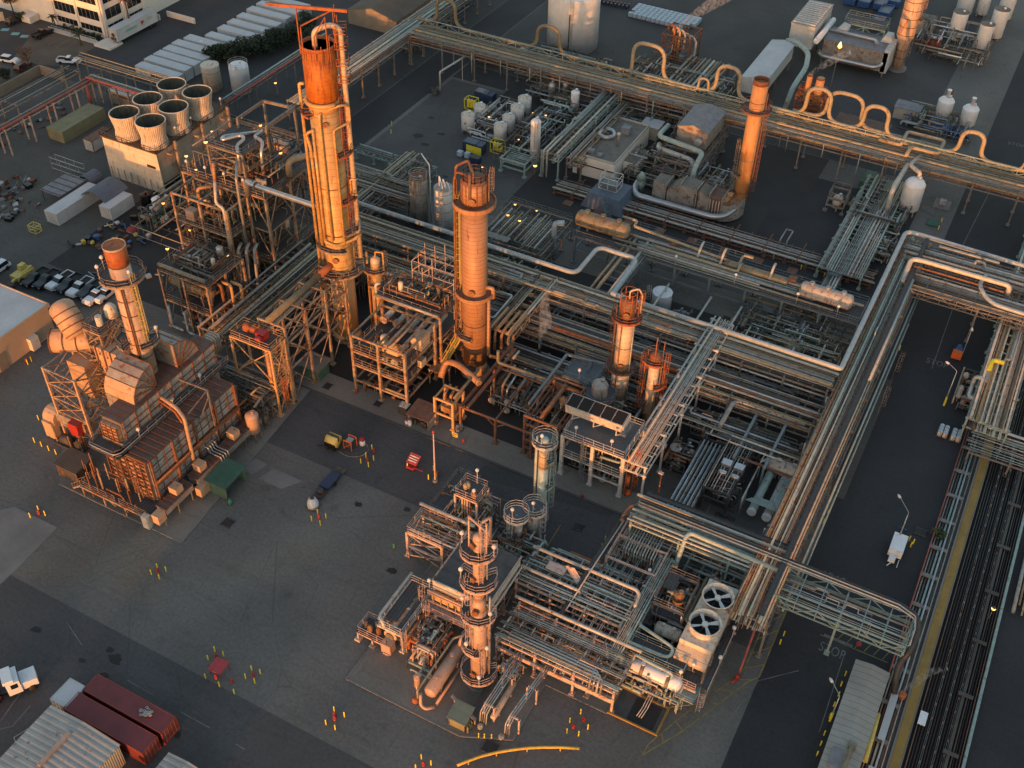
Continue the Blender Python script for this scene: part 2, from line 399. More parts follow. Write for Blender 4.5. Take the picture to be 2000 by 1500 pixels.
 # ground, roads, pads, markings
rnd=random.Random(7)
LV=[0.0]
def sheet(name,mt,poly,lv):
 m=M();m.face([(x,y,lv*.005)for x,y in poly]);return ground(m,name,mt)
def rect(x0,y0,x1,y1):return[(x0,y0),(x1,y0),(x1,y1),(x0,y1)]
def wp(*pts,z=0):return[W(a,b,z)for a,b in pts]
sheet('ground','asphalt',rect(-900,-500,700,1100),0)
sheet('road','asphalt_dark',rect(-300,20,60,wp((420,1335))[0][1]),1)
sheet('road','road_dark',rect(-7.2,wp((420,1335))[0][1],8.8,330),1)
sheet('verge','road_dark',rect(18.2,20,90,330),1)
sheet('road','asphalt_dark',rect(-92,88.5,-8,101.2),1)
sheet('road','road_dark',rect(-133,152,-124,330),1)
sheet('yard','dirt_lot',rect(-260,93,-135.2,161),1)
sheet('yard','lot_grey',rect(-330,161,-133.2,420),1)
sheet('yard','concrete_old',rect(-123,160,-14,206),1)
sheet('yard','road_dark',rect(-62,162,-14,206),2)
sheet('yard','asphalt_patch',rect(-123.8,214.6,-20,330),1)
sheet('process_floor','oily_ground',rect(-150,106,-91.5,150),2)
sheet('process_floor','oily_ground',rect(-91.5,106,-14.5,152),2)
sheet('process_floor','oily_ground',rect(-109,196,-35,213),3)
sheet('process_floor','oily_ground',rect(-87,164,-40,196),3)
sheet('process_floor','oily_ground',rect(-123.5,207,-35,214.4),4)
def pad(mt,poly,h=.12):
 m=M();m.prism(poly,0,h);return ground(m,'concrete_pad',mt)
pad('concrete',[(-52.6,59.7),(-36.2,59.7),(-30.4,62.3),(-30.5,71),(-22,71),(-12,78),(-12,88.4),(-52.8,88.4)])
pad('concrete',[(-108,66.9),(-85.2,66.9),(-88.2,101.2),(-120,101.2),(-120,80)])
pad('concrete',[(-91.5,101.6),(-14.2,101.6),(-14.2,106.2),(-91.5,106.2)],.1)
pad('concrete_old',[(-40,106.2),(-14.3,106.2),(-14.3,113),(-40,113)],.1)
pad('concrete_light',wp((-60,1010),(28,990),(112,1030),(40,1105),(-20,1160)),.03)
pad('concrete_old',[(-9.5,150),(-6,150),(-6,120),(-9.5,120)],.06)
for p in([(400,888),(430,866),(462,888),(430,912)],[(505,935),(535,915),(590,940),(550,955)],[(470,915),(500,895),(522,907),(492,928)]):
 pad('concrete_light',wp(*p),.05)
m=M()
m.box(-91.5,101.2,0,-14.2,101.6,.15);ground(m,'kerb','concrete_old')
m=M()
pp=[(-52.6,88.4),(-52.6,59.7),(-36.2,59.7),(-30.4,62.3),(-30.5,71),(-22,71)]
for a,b in zip(pp,pp[1:]):m.bar((*a,.12),(*b,.12),.22,.10)
ground(m,'kerb','concrete_light')
m=M()
pp=[(-85.1,66.8),(-88.2,101.2)]
m.bar((-108,66.8,.1),(-85.1,66.8,.1),.25,.1)
for a,b in zip(pp,pp[1:]):m.bar((*a,.1),(*b,.1),.25,.1)
ground(m,'kerb','concrete_light')
def patch(mt,pts,lv):sheet('asphalt_repair',mt,wp(*pts),lv)
patch('asphalt_dark',[(640,812),(652,790),(668,794),(655,812)],3)
patch('asphalt_dark',[(850,895),(880,868),(935,885),(905,915),(915,925),(860,915)],4)
patch('asphalt_patch',[(915,925),(1000,885),(1230,975),(1190,1010)],3)
patch('soil',[(60,70),(140,60),(190,90),(120,130),(20,120)],3)
def stain(px,py,r,mt='oily_ground',lv=5,sq=.7):
 x,y=W(px,py);n=14;sheet('oil_stain',mt,[(x+r*math.cos(6.283*k/n)*rnd.uniform(.55,1.1),y+sq*r*math.sin(6.283*k/n)*rnd.uniform(.55,1.1))for k in range(n)],lv)
for a in((765,1115,1.0),(205,1320,.8),(215,1270,.7),(225,1288,1.2),(815,265,1.6),(830,282,1.2),(862,262,1),(842,230,.8),(445,1020,.5),(795,995,.7),(1020,880,2.6),(1025,890,1.5),(1040,865,1.2),(1530,935,1.3),(870,345,.8),(1395,1095,1.4),(1415,960,.9),(1555,985,1.1),(700,985,.8),(1705,1370,1),(345,1435,.8),(70,1230,.9),(160,1290,.6),(1630,930,.5),(1660,905,.4),(1845,945,.4),(590,520,2),(1190,1300,1),(900,1000,1.2),(1850,905,.4),(1600,255,2)):stain(*a)
for px,py,sx,sy in((445,1022,1.5,1.3),(1415,1010,3.0,.9),(1130,1030,1.3,1.1),(957,1460,1.7,1.5),(1250,1230,2.2,2.0),(1102,1105,1.4,.9),(1798,1040,1.6,1.2),(1422,625,2,1.3),(1338,618,1.6,1.2),(1745,680,1.5,1.0),(640,755,1.2,1.2),(738,790,1.2,1)):
 x,y=W(px,py);m=M()
 for k in range(9):
  m.box(x-sx/2+sx*k/9,y-sy/2,.13,x-sx/2+sx*(k+.45)/9,y+sy/2,.15)
 m.box(x-sx/2-.12,y-sy/2-.12,.02,x+sx/2+.12,y-sy/2,.145);m.box(x-sx/2-.12,y+sy/2,.02,x+sx/2+.12,y+sy/2+.12,.145)
 ground(m,'drain_grate','steel_dark');m=M();m.face([(x-sx/2,y-sy/2,.126),(x+sx/2,y-sy/2,.126),(x+sx/2,y+sy/2,.126),(x-sx/2,y+sy/2,.126)]);ground(m,'drain_pit','dark_gap')
def gline(mt,pts,wd=.15,z=.03,dash=None,px=True):
 m=M();pts=[W(*p)if px else p for p in pts]
 for a,b in zip(pts,pts[1:]):
  a,b=Vector(a),Vector(b);d=b-a;L=d.length;d.normalize();s=Vector((-d.y,d.x))*wd/2
  t=0
  while t<L:
   e=min(L,t+(dash[0]if dash else L));p,q=a+d*t,a+d*e
   m.face([(*(p+s),z),(*(p-s),z),(*(q-s),z),(*(q+s),z)]);t=e+(dash[1]if dash else 1)
 return ground(m,'road_marking',mt)
gline('line_white',[(130,1215),(160,1260)],.12);gline('line_white',[(249,1329),(300,1358)],.12);gline('line_white',[(352,1390),(410,1422)],.12);gline('line_white',[(460,1453),(478,1464)],.16)
gline('line_white',[(0,1410),(50,1340)],.18);gline('line_white',[(0,1425),(25,1418),(60,1378)],.15)
for a,b in(((80,82),(105,68)),((94,88),(121,73)),((109,93),(136,76)),((123,97),(151,81))):gline('line_white',[a,b],.2)
for a in((10,58),(30,66),(48,71)):
 x,y=W(*a);m=M();m.obox(x,y,.02,1.9,1.5,.01,.5);ground(m,'road_marking','logo_teal')
gline('line_yellow',[(790,1078),(862,1113)],.14,.14);gline('line_yellow',[(950,965),(1070,1005)],.14);gline('line_yellow',[(1095,1025),(1055,1090)],.14)
gline('line_yellow',[(1400,955),(1365,1040)],.14,.12)
outer=[(1255,1475),(1330,1430),(1460,1332),(1483,1322),(1560,1135)]
inner=[(1265,1455),(1330,1400),(1430,1328),(1455,1305),(1512,1170)]
gline('line_yellow',outer,.16);gline('line_yellow',inner,.16)
def along(pts,n):
 P=[Vector(W(*p))for p in pts];L=[(b-a).length for a,b in zip(P,P[1:])];T=sum(L);out=[]
 for k in range(n):
  t=T*k/(n-1)
  for a,b,l in zip(P,P[1:],L):
   if t<=l+1e-6:out.append(a.lerp(b,min(1,t/l)));break
   t-=l
 return out
m=M()
for a,b in zip(along(outer,13),along(inner,13)):
 d=(b-a).normalized();s=Vector((-d.y,d.x))*.08;e=b
 m.face([(*(a+s),.035),(*(a-s),.035),(*(e-s),.035),(*(e+s),.035)])
ground(m,'road_marking','line_yellow')
for k in range(6):
 x=1.5+k*1.2;gline('line_yellow',[(x-.9,97.3),(x-1.6,95.2)],.1,.03,None,False)
gline('line_yellow',[(-1.5,97.4),(7,97.4)],.12,.03,None,False);gline('line_yellow',[(-2.2,95.0),(6.6,95.0)],.12,.03,None,False)
for k in range(5):
 a=outer[2+k%2];
gline('line_white',[(1520,1170),(1700,1240)],.1,.03)
gline('line_white',[(1400,1440),(1480,1330),(1560,1310)],.1)
gline('line_white',[(1609,1240),(1665,1263)],.45)
gline('line_white',[(1650,1275),(1600,1430)],.12);gline('line_white',[(1585,1050),(1560,1130)],.12);gline('line_white',[(1860,605),(1820,720)],.12)
gline('line_white',[(1940,360),(1850,540)],.13)
def gtext(s,px,py,size,rot,mt='line_white',z=.05,sy=1.6):
 c=bpy.data.curves.new('t','FONT');c.body=s;c.size=size;c.align_x='CENTER';c.align_y='CENTER';c.space_character=1.08
 o=bpy.data.objects.new('t',c);COL.objects.link(o);dg=bpy.context.evaluated_depsgraph_get();dg.update()
 me=bpy.data.meshes.new_from_object(o.evaluated_get(dg));bpy.data.objects.remove(o)
 me.materials.clear();me.materials.append(MATS[mt]);ob=bpy.data.objects.new('road_marking',me);COL.objects.link(ob)
 x,y=W(px,py);ob.location=(x,y,z);ob.rotation_euler=(0,0,rot);ob.scale=(1,sy,1);ob['kind']='structure';return ob
gtext('STOP',1625,1272,1.35,0);gtext('STOP',1626,1128,1.35,math.pi);gtext('STOP',1840,585,1.4,math.pi,sy=1.5);gtext('STOP',1830,710,1.4,0,sy=1.4);gtext('STOP',1985,283,1.4,0,sy=1.3)
m=M();m.face([(*p,.02)for p in wp((1603,1275),(1612,1248),(1655,1262),(1645,1290))]);ground(m,'road_marking','sign_black')
# builders
def pol(x,y,r,a,z):return(x+r*math.cos(R(a)),y+r*math.sin(R(a)),z)
def arcp(x,y,r,a0,a1,z,n=None):
 n=n or max(3,int(abs(a1-a0)/18));return[pol(x,y,r,a0+(a1-a0)*k/n,z)for k in range(n+1)]
def platform(root,x,y,z,r0,r1,a0=0,a1=360,floor='grating',rail='steel_warm',skirt=None,railing=True):
 n=max(3,int(abs(a1-a0)/15));m=M();full=abs(a1-a0)>=359
 A=arcp(x,y,r0,a0,a1,0,n);B=arcp(x,y,r1,a0,a1,0,n)
 for k in range(n):
  m.prism([A[k][:2],B[k][:2],B[k+1][:2],A[k+1][:2]],z-.06,z)
 p=part(m,'platform',floor,root)
 m=M()
 for k in range(n):m.bar((*B[k][:2],z-.1),(*B[k+1][:2],z-.1),.10,.30 if not skirt else skirt)
 for k in range(0,n+1,2):m.bar((*A[k][:2],z-.9),(B[k][0]*.9+A[k][0]*.1,B[k][1]*.9+A[k][1]*.1,z-.1),.10)
 part(m,'platform_edge',rail,root)
 if railing:
  m=M();pts=[(q[0],q[1],z)for q in B[::2]]
  if not full:pts=[(*A[0][:2],z)]+pts+[(*A[-1][:2],z)]
  m.rail(pts,1.1,False,.055,1.3);part(m,'railing',rail,root)
def mesh_ladder(root,x,y,r,a,z0,z1,mt='steel_warm',cage=True):
 m=M();px,py,_=pol(x,y,r,a,0);m.ladder(px,py,z0,z1,R(a),cage);part(m,'ladder',mt,root)
def pipe(root,pts,r,mt,n=None,bend=None,name='pipe'):
 m=M();m.path(pts,r,n or(6 if r<.12 else 8 if r<.25 else 14),bend);return part(m,name,mt,root)
def flanges(root,pts,r,mt='steel_dark'):
 m=M()
 for(p,d)in pts:m.lathe_ax(Vector(p)-Vector(d).normalized()*.06,d,[(r*1.5,0),(r*1.5,.12)],12)
 part(m,'flange',mt,root)
def lampglow(name,x,y,z,label,h=2.2,group='lit work lamps in the plant',mt='lamp_glow',r=.26,post='steel'):
 t=thing(name,label,'lamp',(x,y,z-h),group);m=M();m.bar((x,y,z-h),(x,y,z),.07);part(m,'post',post,t)
 m=M();m.lathe(x,y,[(.02,z-.02),(r*.8,z),(r,z+r*.5),(r*.7,z+r),(.02,z+r*1.2)],8);part(m,'bulb',mt,t)
 m=M();m.lathe(x,y,[(r*.9,z+r*1.15),(r*.5,z+r*1.4),(.03,z+r*1.5)],8,True);part(m,'cap','steel_dark',t);return t
def tower(name,label,cat,x,y,shells,group=None,plats=(),ladders=(),pipes=(),manways=(),bands=(),n=28,foot=None,rs=1.):
 t=thing(name,label,cat,(x,y,0),group)
 for nm,mt,prof in shells:
  m=M();m.lathe(x,y,[(r*rs,z)for r,z in prof],n,True,True);part(m,nm,mt,t)
 for z,r,mt in bands:
  m=M();m.hoop(x,y,z,r*rs+.05,.07,n,.14);part(m,'band',mt,t)
 for p in plats:platform(t,x,y,p[0],p[1]*rs,p[2]*(1+rs)/2 if rs<1 else p[2],*p[3:])
 for a,r,z0,z1,mt in ladders:mesh_ladder(t,x,y,r*rs,a,z0,z1,mt)
 for mt,rad,pts in pipes:
  m=M();m.path([pol(x,y,r*rs,a,z)for a,r,z in pts],rad,12 if rad>.2 else 8);part(m,'pipe',mt,t)
 for a,r,z,s in manways:
  m=M();p=pol(x,y,r*rs-.1,a,z);m.lathe_ax(p,(math.cos(R(a)),math.sin(R(a)),0),[(s*.8,0),(s*.8,.35),(s,.36),(s,.5)],14);part(m,'manway','pipe_rust',t)
 if foot:
  m=M();m.lathe(x,y,[(foot*rs,0),(foot*rs,.45)],n);part(m,'footing','concrete_light',t)
 return t
def seeded(*k):return random.Random(repr(k))
PIPEM=['pipe_grey']*4+['pipe_pale']*3+['pipe_beige']*2+['pipe_teal']*2+['steel','pipe_olive','pipe_rust','pipe_dark','pipe_dark']
def pipe_set(seed,w,mats=None,rmin=.06,rmax=.22,fill=.8):
 g=seeded('ps',seed);out=[];o=.15
 while o<w-.1:
  r=g.choice([rmin,rmin*1.3,(rmin+rmax)/2,rmin,rmax]);o+=r
  if g.random()<fill:out.append((o,r,g.choice(mats or PIPEM)))
  o+=r+g.uniform(.05,.22)
 return out
def rack(name,label,axis,a0,a1,c0,c1,levels,nb,seed,steel='steel',mats=None,group=None,cat='pipe rack',fill=.8,base=0,rmin=.06,rmax=.22,truss=None,cable=None,rails=False,jog=True,colw=.28,ends=None):
 """pipe rack from a0 to a1 along axis ('x' or 'y') between c0 and c1; levels = beam heights; nb = number of bents"""
 Q=(lambda a,c,z:(a,c,z))if axis=='x' else(lambda a,c,z:(c,a,z))
 g=seeded(name,seed,a0,c0);mid=(a0+a1)/2
 t=thing(name,label,cat,Q(mid,(c0+c1)/2,0),group);top=max(levels)
 for k in range(nb):
  a=a0+(a1-a0)*k/(nb-1)if nb>1 else mid
  m=M()
  for c in(c0,c1):m.bar(Q(a,c,base),Q(a,c,top+.1),colw)
  for z in levels:m.bar(Q(a,c0-.3,z-.15),Q(a,c1+.3,z-.15),.2,.28)
  if base==0:
   for c in(c0,c1):m.box(Q(a,c,0)[0]-.35,Q(a,c,0)[1]-.35,0,Q(a,c,0)[0]+.35,Q(a,c,0)[1]+.35,.3)
  part(m,'bent',steel,t)
 m=M()
 for k in range(nb-1):
  for f in(.33,.66):
   a=a0+(a1-a0)*(k+f)/(nb-1)
   for z in levels:m.bar(Q(a,c0,z-.1),Q(a,c1,z-.1),.12,.16)
 for c in(c0,c1):
  for z in levels:m.bar(Q(a0,c,z-.42),Q(a1,c,z-.42),.16,.26)
 part(m,'stringer',steel,t)
 for li,z in enumerate(levels):
  for o,r,mt in pipe_set((name,seed,li,a0,c0),c1-c0,mats,rmin,rmax,fill):
   c=c0+o;s,e=a0-g.uniform(0,.8),a1+g.uniform(0,.8)
   q=g.random();pts=[Q(s,c,z+r)]
   if jog and q<.22:
    b=g.uniform(a0+.2*(a1-a0),a1-.2*(a1-a0));hh=g.uniform(.5,1.3)
    if q<.1:pts+=[Q(b,c,z+r),Q(b,c,z+r+hh),Q(b+1.6*(1 if a1>a0 else-1),c,z+r+hh),Q(b+1.6*(1 if a1>a0 else-1),c,z+r)]
    else:
     dc=g.choice((-1,1))*g.uniform(.4,1.2)
     if c0<c+dc<c1:
      pts+=[Q(b,c,z+r),Q(b,c,z+r+.35),Q(b,c+dc,z+r+.35),Q(e,c+dc,z+r+.35)]
      m=M();m.path(pts,r,6 if r<.1 else 8);part(m,'pipe',mt,t);continue
   elif jog and q<.34:
    e=a0+(a1-a0)*g.uniform(.35,.8);pts+=[Q(e,c,z+r),Q(e,c,z+r-g.uniform(1.5,3))]
    m=M();m.path(pts,r,6 if r<.1 else 8);part(m,'pipe',mt,t);continue
   pts.append(Q(e,c,z+r));m=M();m.path(pts,r,6 if r<.1 else 8);part(m,'pipe',mt,t)
 if truss:
  z0,z1=truss;m=M();k=max(2,round(abs(a1-a0)/2.6))
  for c in(c0-.25,c1+.25):
   for z in(z0,z1):m.bar(Q(a0,c,z),Q(a1,c,z),.16)
   for j in range(k):
    p,q_=a0+(a1-a0)*j/k,a0+(a1-a0)*(j+1)/k
    m.bar(Q(p,c,z0),Q(p,c,z1),.11)
    m.bar(Q(p,c,z0 if j%2 else z1),Q(q_,c,z1 if j%2 else z0),.10)
  for j in range(k+1):
   p=a0+(a1-a0)*j/k;m.bar(Q(p,c0-.25,z1),Q(p,c1+.25,z1),.1)
  part(m,'truss',steel,t)
 if cable:
  c,z,wd=cable;m=M();p,q_=Q(a0,c,z),Q(a1,c,z)
  m.bar(p,q_,wd,.08);m.bar(Q(a0,c-wd/2,z+.08),Q(a1,c-wd/2,z+.08),.04,.16);m.bar(Q(a0,c+wd/2,z+.08),Q(a1,c+wd/2,z+.08),.04,.16)
  part(m,'cable_tray','steel_dark',t)
 if rails:
  m=M()
  for c in((c0,c1)if rails is True else(rails,)):m.rail([Q(a0,c,top),Q(a1,c,top)],1.1,False,.05,2.2)
  part(m,'railing',steel,t)
 return t
PART=part
def lift(m,d):
 if d:m.v=[(a,b,c+d)for a,b,c in m.v]
 return m
def clutter(name,label,x0,x1,y0,y1,z1,seed,npipe=22,mats=None,gear=4,steel='steel',group=None,cat='piping',z0=.35,rr=(.05,.2),pumps=True,zb=0):
 "a bank of process piping with supports, valves, small drums and pumps, all bolted together"
 g=seeded('cl',name,seed,x0,y0);t=thing(name,label,cat,((x0+x1)/2,(y0+y1)/2,zb),group);part=lambda m,*a:PART(lift(m,zb),*a)
 for k in range(npipe):
  r=g.uniform(*rr)*g.choice((.6,1,1,1.25));mt=g.choice(mats or PIPEM)
  ax=g.random()<.5;z=z0+(z1-z0)*g.random()**1.2
  if ax:p=Vector((g.uniform(x0,x0+.5*(x1-x0)),g.uniform(y0,y1),z));q=Vector((g.uniform(p.x+.3*(x1-p.x),x1),p.y,z))
  else:p=Vector((g.uniform(x0,x1),g.uniform(y0,y0+.5*(y1-y0)),z));q=Vector((p.x,g.uniform(p.y+.3*(y1-p.y),y1),z))
  pts=[p,q];h=g.random()
  if h<.55:pts.append(Vector((q.x,q.y,max(.1,z+g.choice((-1,-1,-.6,.5))*g.uniform(.8,z1*.6)))))
  if h<.3:pts.insert(0,Vector((p.x,p.y,max(.1,z-g.uniform(.5,z1*.7)))))
  if.3<h<.5:
   u=pts[-1];pts.append(Vector((min(x1,max(x0,u.x+g.uniform(-3,3))),u.y,u.z))if not ax else Vector((u.x,min(y1,max(y0,u.y+g.uniform(-3,3))),u.z)))
  m=M();m.path(pts,r,6 if r<.1 else 8)
  if g.random()<.45:
   u=p.lerp(q,g.uniform(.3,.7));d=(q-p)
   if d.length>.3:m.lathe_ax(u-d.normalized()*.25,d,[(r*1.7,0),(r*1.7,.1),(r*1.3,.15),(r*1.3,.35),(r*1.7,.4),(r*1.7,.5)],8);m.tube(u,u+Vector((0,0,r+.45)),.03,5);m.lathe(u.x,u.y,[(.2,u.z+r+.45),(.2,u.z+r+.5)],8,True)
  part(m,'pipe',mt,t)
 m=M()
 for k in range(max(4,npipe//4)):
  x,y=g.uniform(x0,x1),g.uniform(y0,y1);h=g.uniform(.5,1)*z1;l=g.uniform(1,2.4)
  if g.random()<.5:a,b=(x,y),(min(x1,x+l),y)
  else:a,b=(x,y),(x,min(y1,y+l))
  m.bar((*a,0),(*a,h),.13);m.bar((*b,0),(*b,h),.13);m.bar((*a,h-.07),(*b,h-.07),.13)
 part(m,'support',steel,t)
 for k in range(gear):
  x,y=g.uniform(x0+.6,x1-.6),g.uniform(y0+.6,y1-.6);q=g.random()
  if q<.35:
   r=g.uniform(.3,.6);h=g.uniform(1.2,2.4);m=M();m.lathe(x,y,[(.1,.5),(r*.8,.6),(r,.8),(r,h),(r*.7,h+.2),(.1,h+.28)],14,True)
   for a in(45,165,285):m.bar(pol(x,y,r*.85,a,0),pol(x,y,r*.85,a,1),.08)
   part(m,'drum',g.choice(('tank_grey','tank_cream','galv','vessel_olive')),t)
  elif q<.6:
   L=g.uniform(1.6,3.2);r=g.uniform(.25,.45);z=g.uniform(.8,z1*.5+.8);d=(1,0,0)if g.random()<.5 else(0,1,0);p=Vector((x,y,z))-Vector(d)*L/2
   m=M();m.lathe_ax(p,d,[(.05,-.12),(r*.7,-.08),(r,0),(r,L*.8),(r*1.2,L*.8),(r*1.2,L*.86),(r,L*.86),(r*.9,L),(.05,L+.1)],14)
   for f in(.2,.7):c=p+Vector(d)*L*f;m.bar((c.x,c.y,0),(c.x,c.y,z),.16)
   part(m,'exchanger',g.choice(('pipe_grey','pipe_beige','pipe_rust','tank_grey')),t)
  elif pumps:
   d=(1,0,0)if g.random()<.5 else(0,1,0);m=M();m.box(x-.5,y-.5,0,x+.5,y+.5,.3);m.lathe_ax((x-d[0]*.6,y-d[1]*.6,.6),d,[(.22,0),(.26,.1),(.26,.6),(.1,.62),(.1,.8),(.3,.82),(.3,1.05)],10);part(m,'pump',g.choice(('green','steel_dark','pipe_rust','blue_dark')),t)
 return t
def deckframe(name,label,x0,x1,y0,y1,levels,nx,ny,cat='structure',steel='steel',decks=None,rails=(),brace='',deckmat='grating',group=None,colw=.32,base=0,topopen=False,floorholes=None):
 """steel frame: columns nx*ny, beams on every level, decks on the levels listed, X or K braces on faces named in brace (s,n,e,w)"""
 t=thing(name,label,cat,((x0+x1)/2,(y0+y1)/2,base),group)
 xs=[x0+(x1-x0)*k/(nx-1)for k in range(nx)];ys=[y0+(y1-y0)*k/(ny-1)for k in range(ny)];top=max(levels)
 for x in xs:
  for y in ys:
   m=M();m.bar((x,y,base),(x,y,top),colw)
   if base==0:m.box(x-.4,y-.4,0,x+.4,y+.4,.35)
   part(m,'column',steel,t)
 for z in levels:
  m=M()
  for x in xs:m.bar((x,y0,z-.2),(x,y1,z-.2),.2,.34)
  for y in ys:m.bar((x0,y,z-.2),(x1,y,z-.2),.2,.34)
  part(m,'beam',steel,t)
 for z in(levels if decks is None else decks):
  m=M();m.box(x0-.15,y0-.15,z-.02,x1+.15,y1+.15,z+.05);part(m,'deck',deckmat,t)
 m=M()
 for z in rails:m.rail([(x0,y0,z),(x1,y0,z),(x1,y1,z),(x0,y1,z)],1.1,True,.055,1.7)
 part(m,'railing',steel,t)
 zz=[base]+sorted(levels);m=M()
 def xb(a,b,style):
  for z0,z1 in zip(zz,zz[1:]):
   if style=='x':m.bar((*a,z0+.2),(*b,z1-.3),.13);m.bar((*b,z0+.2),(*a,z1-.3),.13)
   else:c=((a[0]+b[0])/2,(a[1]+b[1])/2);m.bar((*a,z0+.2),(*c,z1-.3),.13);m.bar((*b,z0+.2),(*c,z1-.3),.13)
 for ch in brace.split():
  f,st=ch[0],ch[1:]or 'x'
  if f in 'sn':
   y=y0 if f=='s' else y1
   for a,b in zip(xs,xs[1:]):xb((a,y),(b,y),st)
  else:
   x=x0 if f=='w' else x1
   for a,b in zip(ys,ys[1:]):xb((x,a),(x,b),st)
 part(m,'brace',steel,t)
 return t
def hvessel(name,label,p,axis,L,r,mt,group=None,cat='vessel',zb=0,parent=None,saddle='concrete_light',noz=2,n=22):
 "lying drum with dished ends on two saddles; p = middle of the axis"
 d=Vector((1,0,0))if axis=='x' else Vector((0,1,0))if axis=='y' else Vector(axis).normalized();p=Vector(p)
 t=parent or thing(name,label,cat,(p.x,p.y,zb),group)
 m=M();a=p-d*L/2;m.lathe_ax(a,d,[(.02,-.42*r),(.45*r,-.36*r),(.8*r,-.2*r),(r,0),(r,L),(.8*r,L+.2*r),(.45*r,L+.36*r),(.02,L+.42*r)],n);part(m,'shell',mt,t)
 s=Vector((-d.y,d.x,0));
 for f in(.22,.78):
  c=a+d*L*f;m=M();m.extr([(c-s*r*.8+Vector((0,0,-p.z+zb))).to_tuple(),(c+s*r*.8+Vector((0,0,-p.z+zb))).to_tuple(),(c+s*r*.9+Vector((0,0,-r*.3))).to_tuple(),(c-s*r*.9+Vector((0,0,-r*.3))).to_tuple()],d*.35);part(m,'saddle',saddle,t)
 m=M()
 for k in range(noz):
  c=a+d*L*(k+.5)/noz;m.lathe(c.x,c.y,[(.22*r,p.z+r*.9),(.22*r,p.z+r*1.25),(.32*r,p.z+r*1.25),(.32*r,p.z+r*1.35)],10)
 part(m,'nozzle',mt,t);return t
def vtank(name,label,x,y,r,z0,z1,mt,group=None,dome=.3,legs=4,cat='tank',cone=0,zb=0,rail=False,top=None,n=24,bands=0,ladder=None,legmat='steel_white'):
 t=thing(name,label,cat,(x,y,zb),group);m=M();prof=[]
 if z0>zb+.2 and cone:prof=[(.15,z0-cone)]
 elif z0>zb+.2:prof=[(.05,z0-.25*r),(.6*r,z0-.16*r)]
 prof+=[(r,z0),(r,z1)]
 m.lathe(x,y,prof,n,True,False);part(m,'shell',mt,t)
 m=M();m.lathe(x,y,[(r+.03,z1),(r*.8,z1+dome*r*.55),(r*.45,z1+dome*r*.9),(.05,z1+dome*r)],n)if dome else m.lathe(x,y,[(r+.04,z1-.05),(r+.04,z1+.06)],n,True);part(m,'roof',top or mt,t)
 if legs and z0>zb+.2:
  for k in range(legs):
   m=M();p=pol(x,y,r*.92,45+360*k/legs,0);m.bar((p[0],p[1],zb),(p[0],p[1],z0+.5),.16);part(m,'leg',legmat,t)
 m=M();m.lathe(x+.3*r,y,[(.22,z1+.1),(.22,z1+dome*r+.35),(.32,z1+dome*r+.35),(.32,z1+dome*r+.45)],10);part(m,'nozzle',mt,t)
 for k in range(bands):
  m=M();m.hoop(x,y,z0+(z1-z0)*(k+.5)/bands,r+.03,.05,n,.09);part(m,'band','steel',t)
 if rail:m=M();m.rail([(q[0],q[1],z1)for q in arcp(x,y,r,0,330,0,10)],1.05,False,.05,3);part(m,'railing','steel_white',t)
 if ladder is not None:mesh_ladder(t,x,y,r+.2,ladder,zb+.2,z1,'steel_white')
 return t
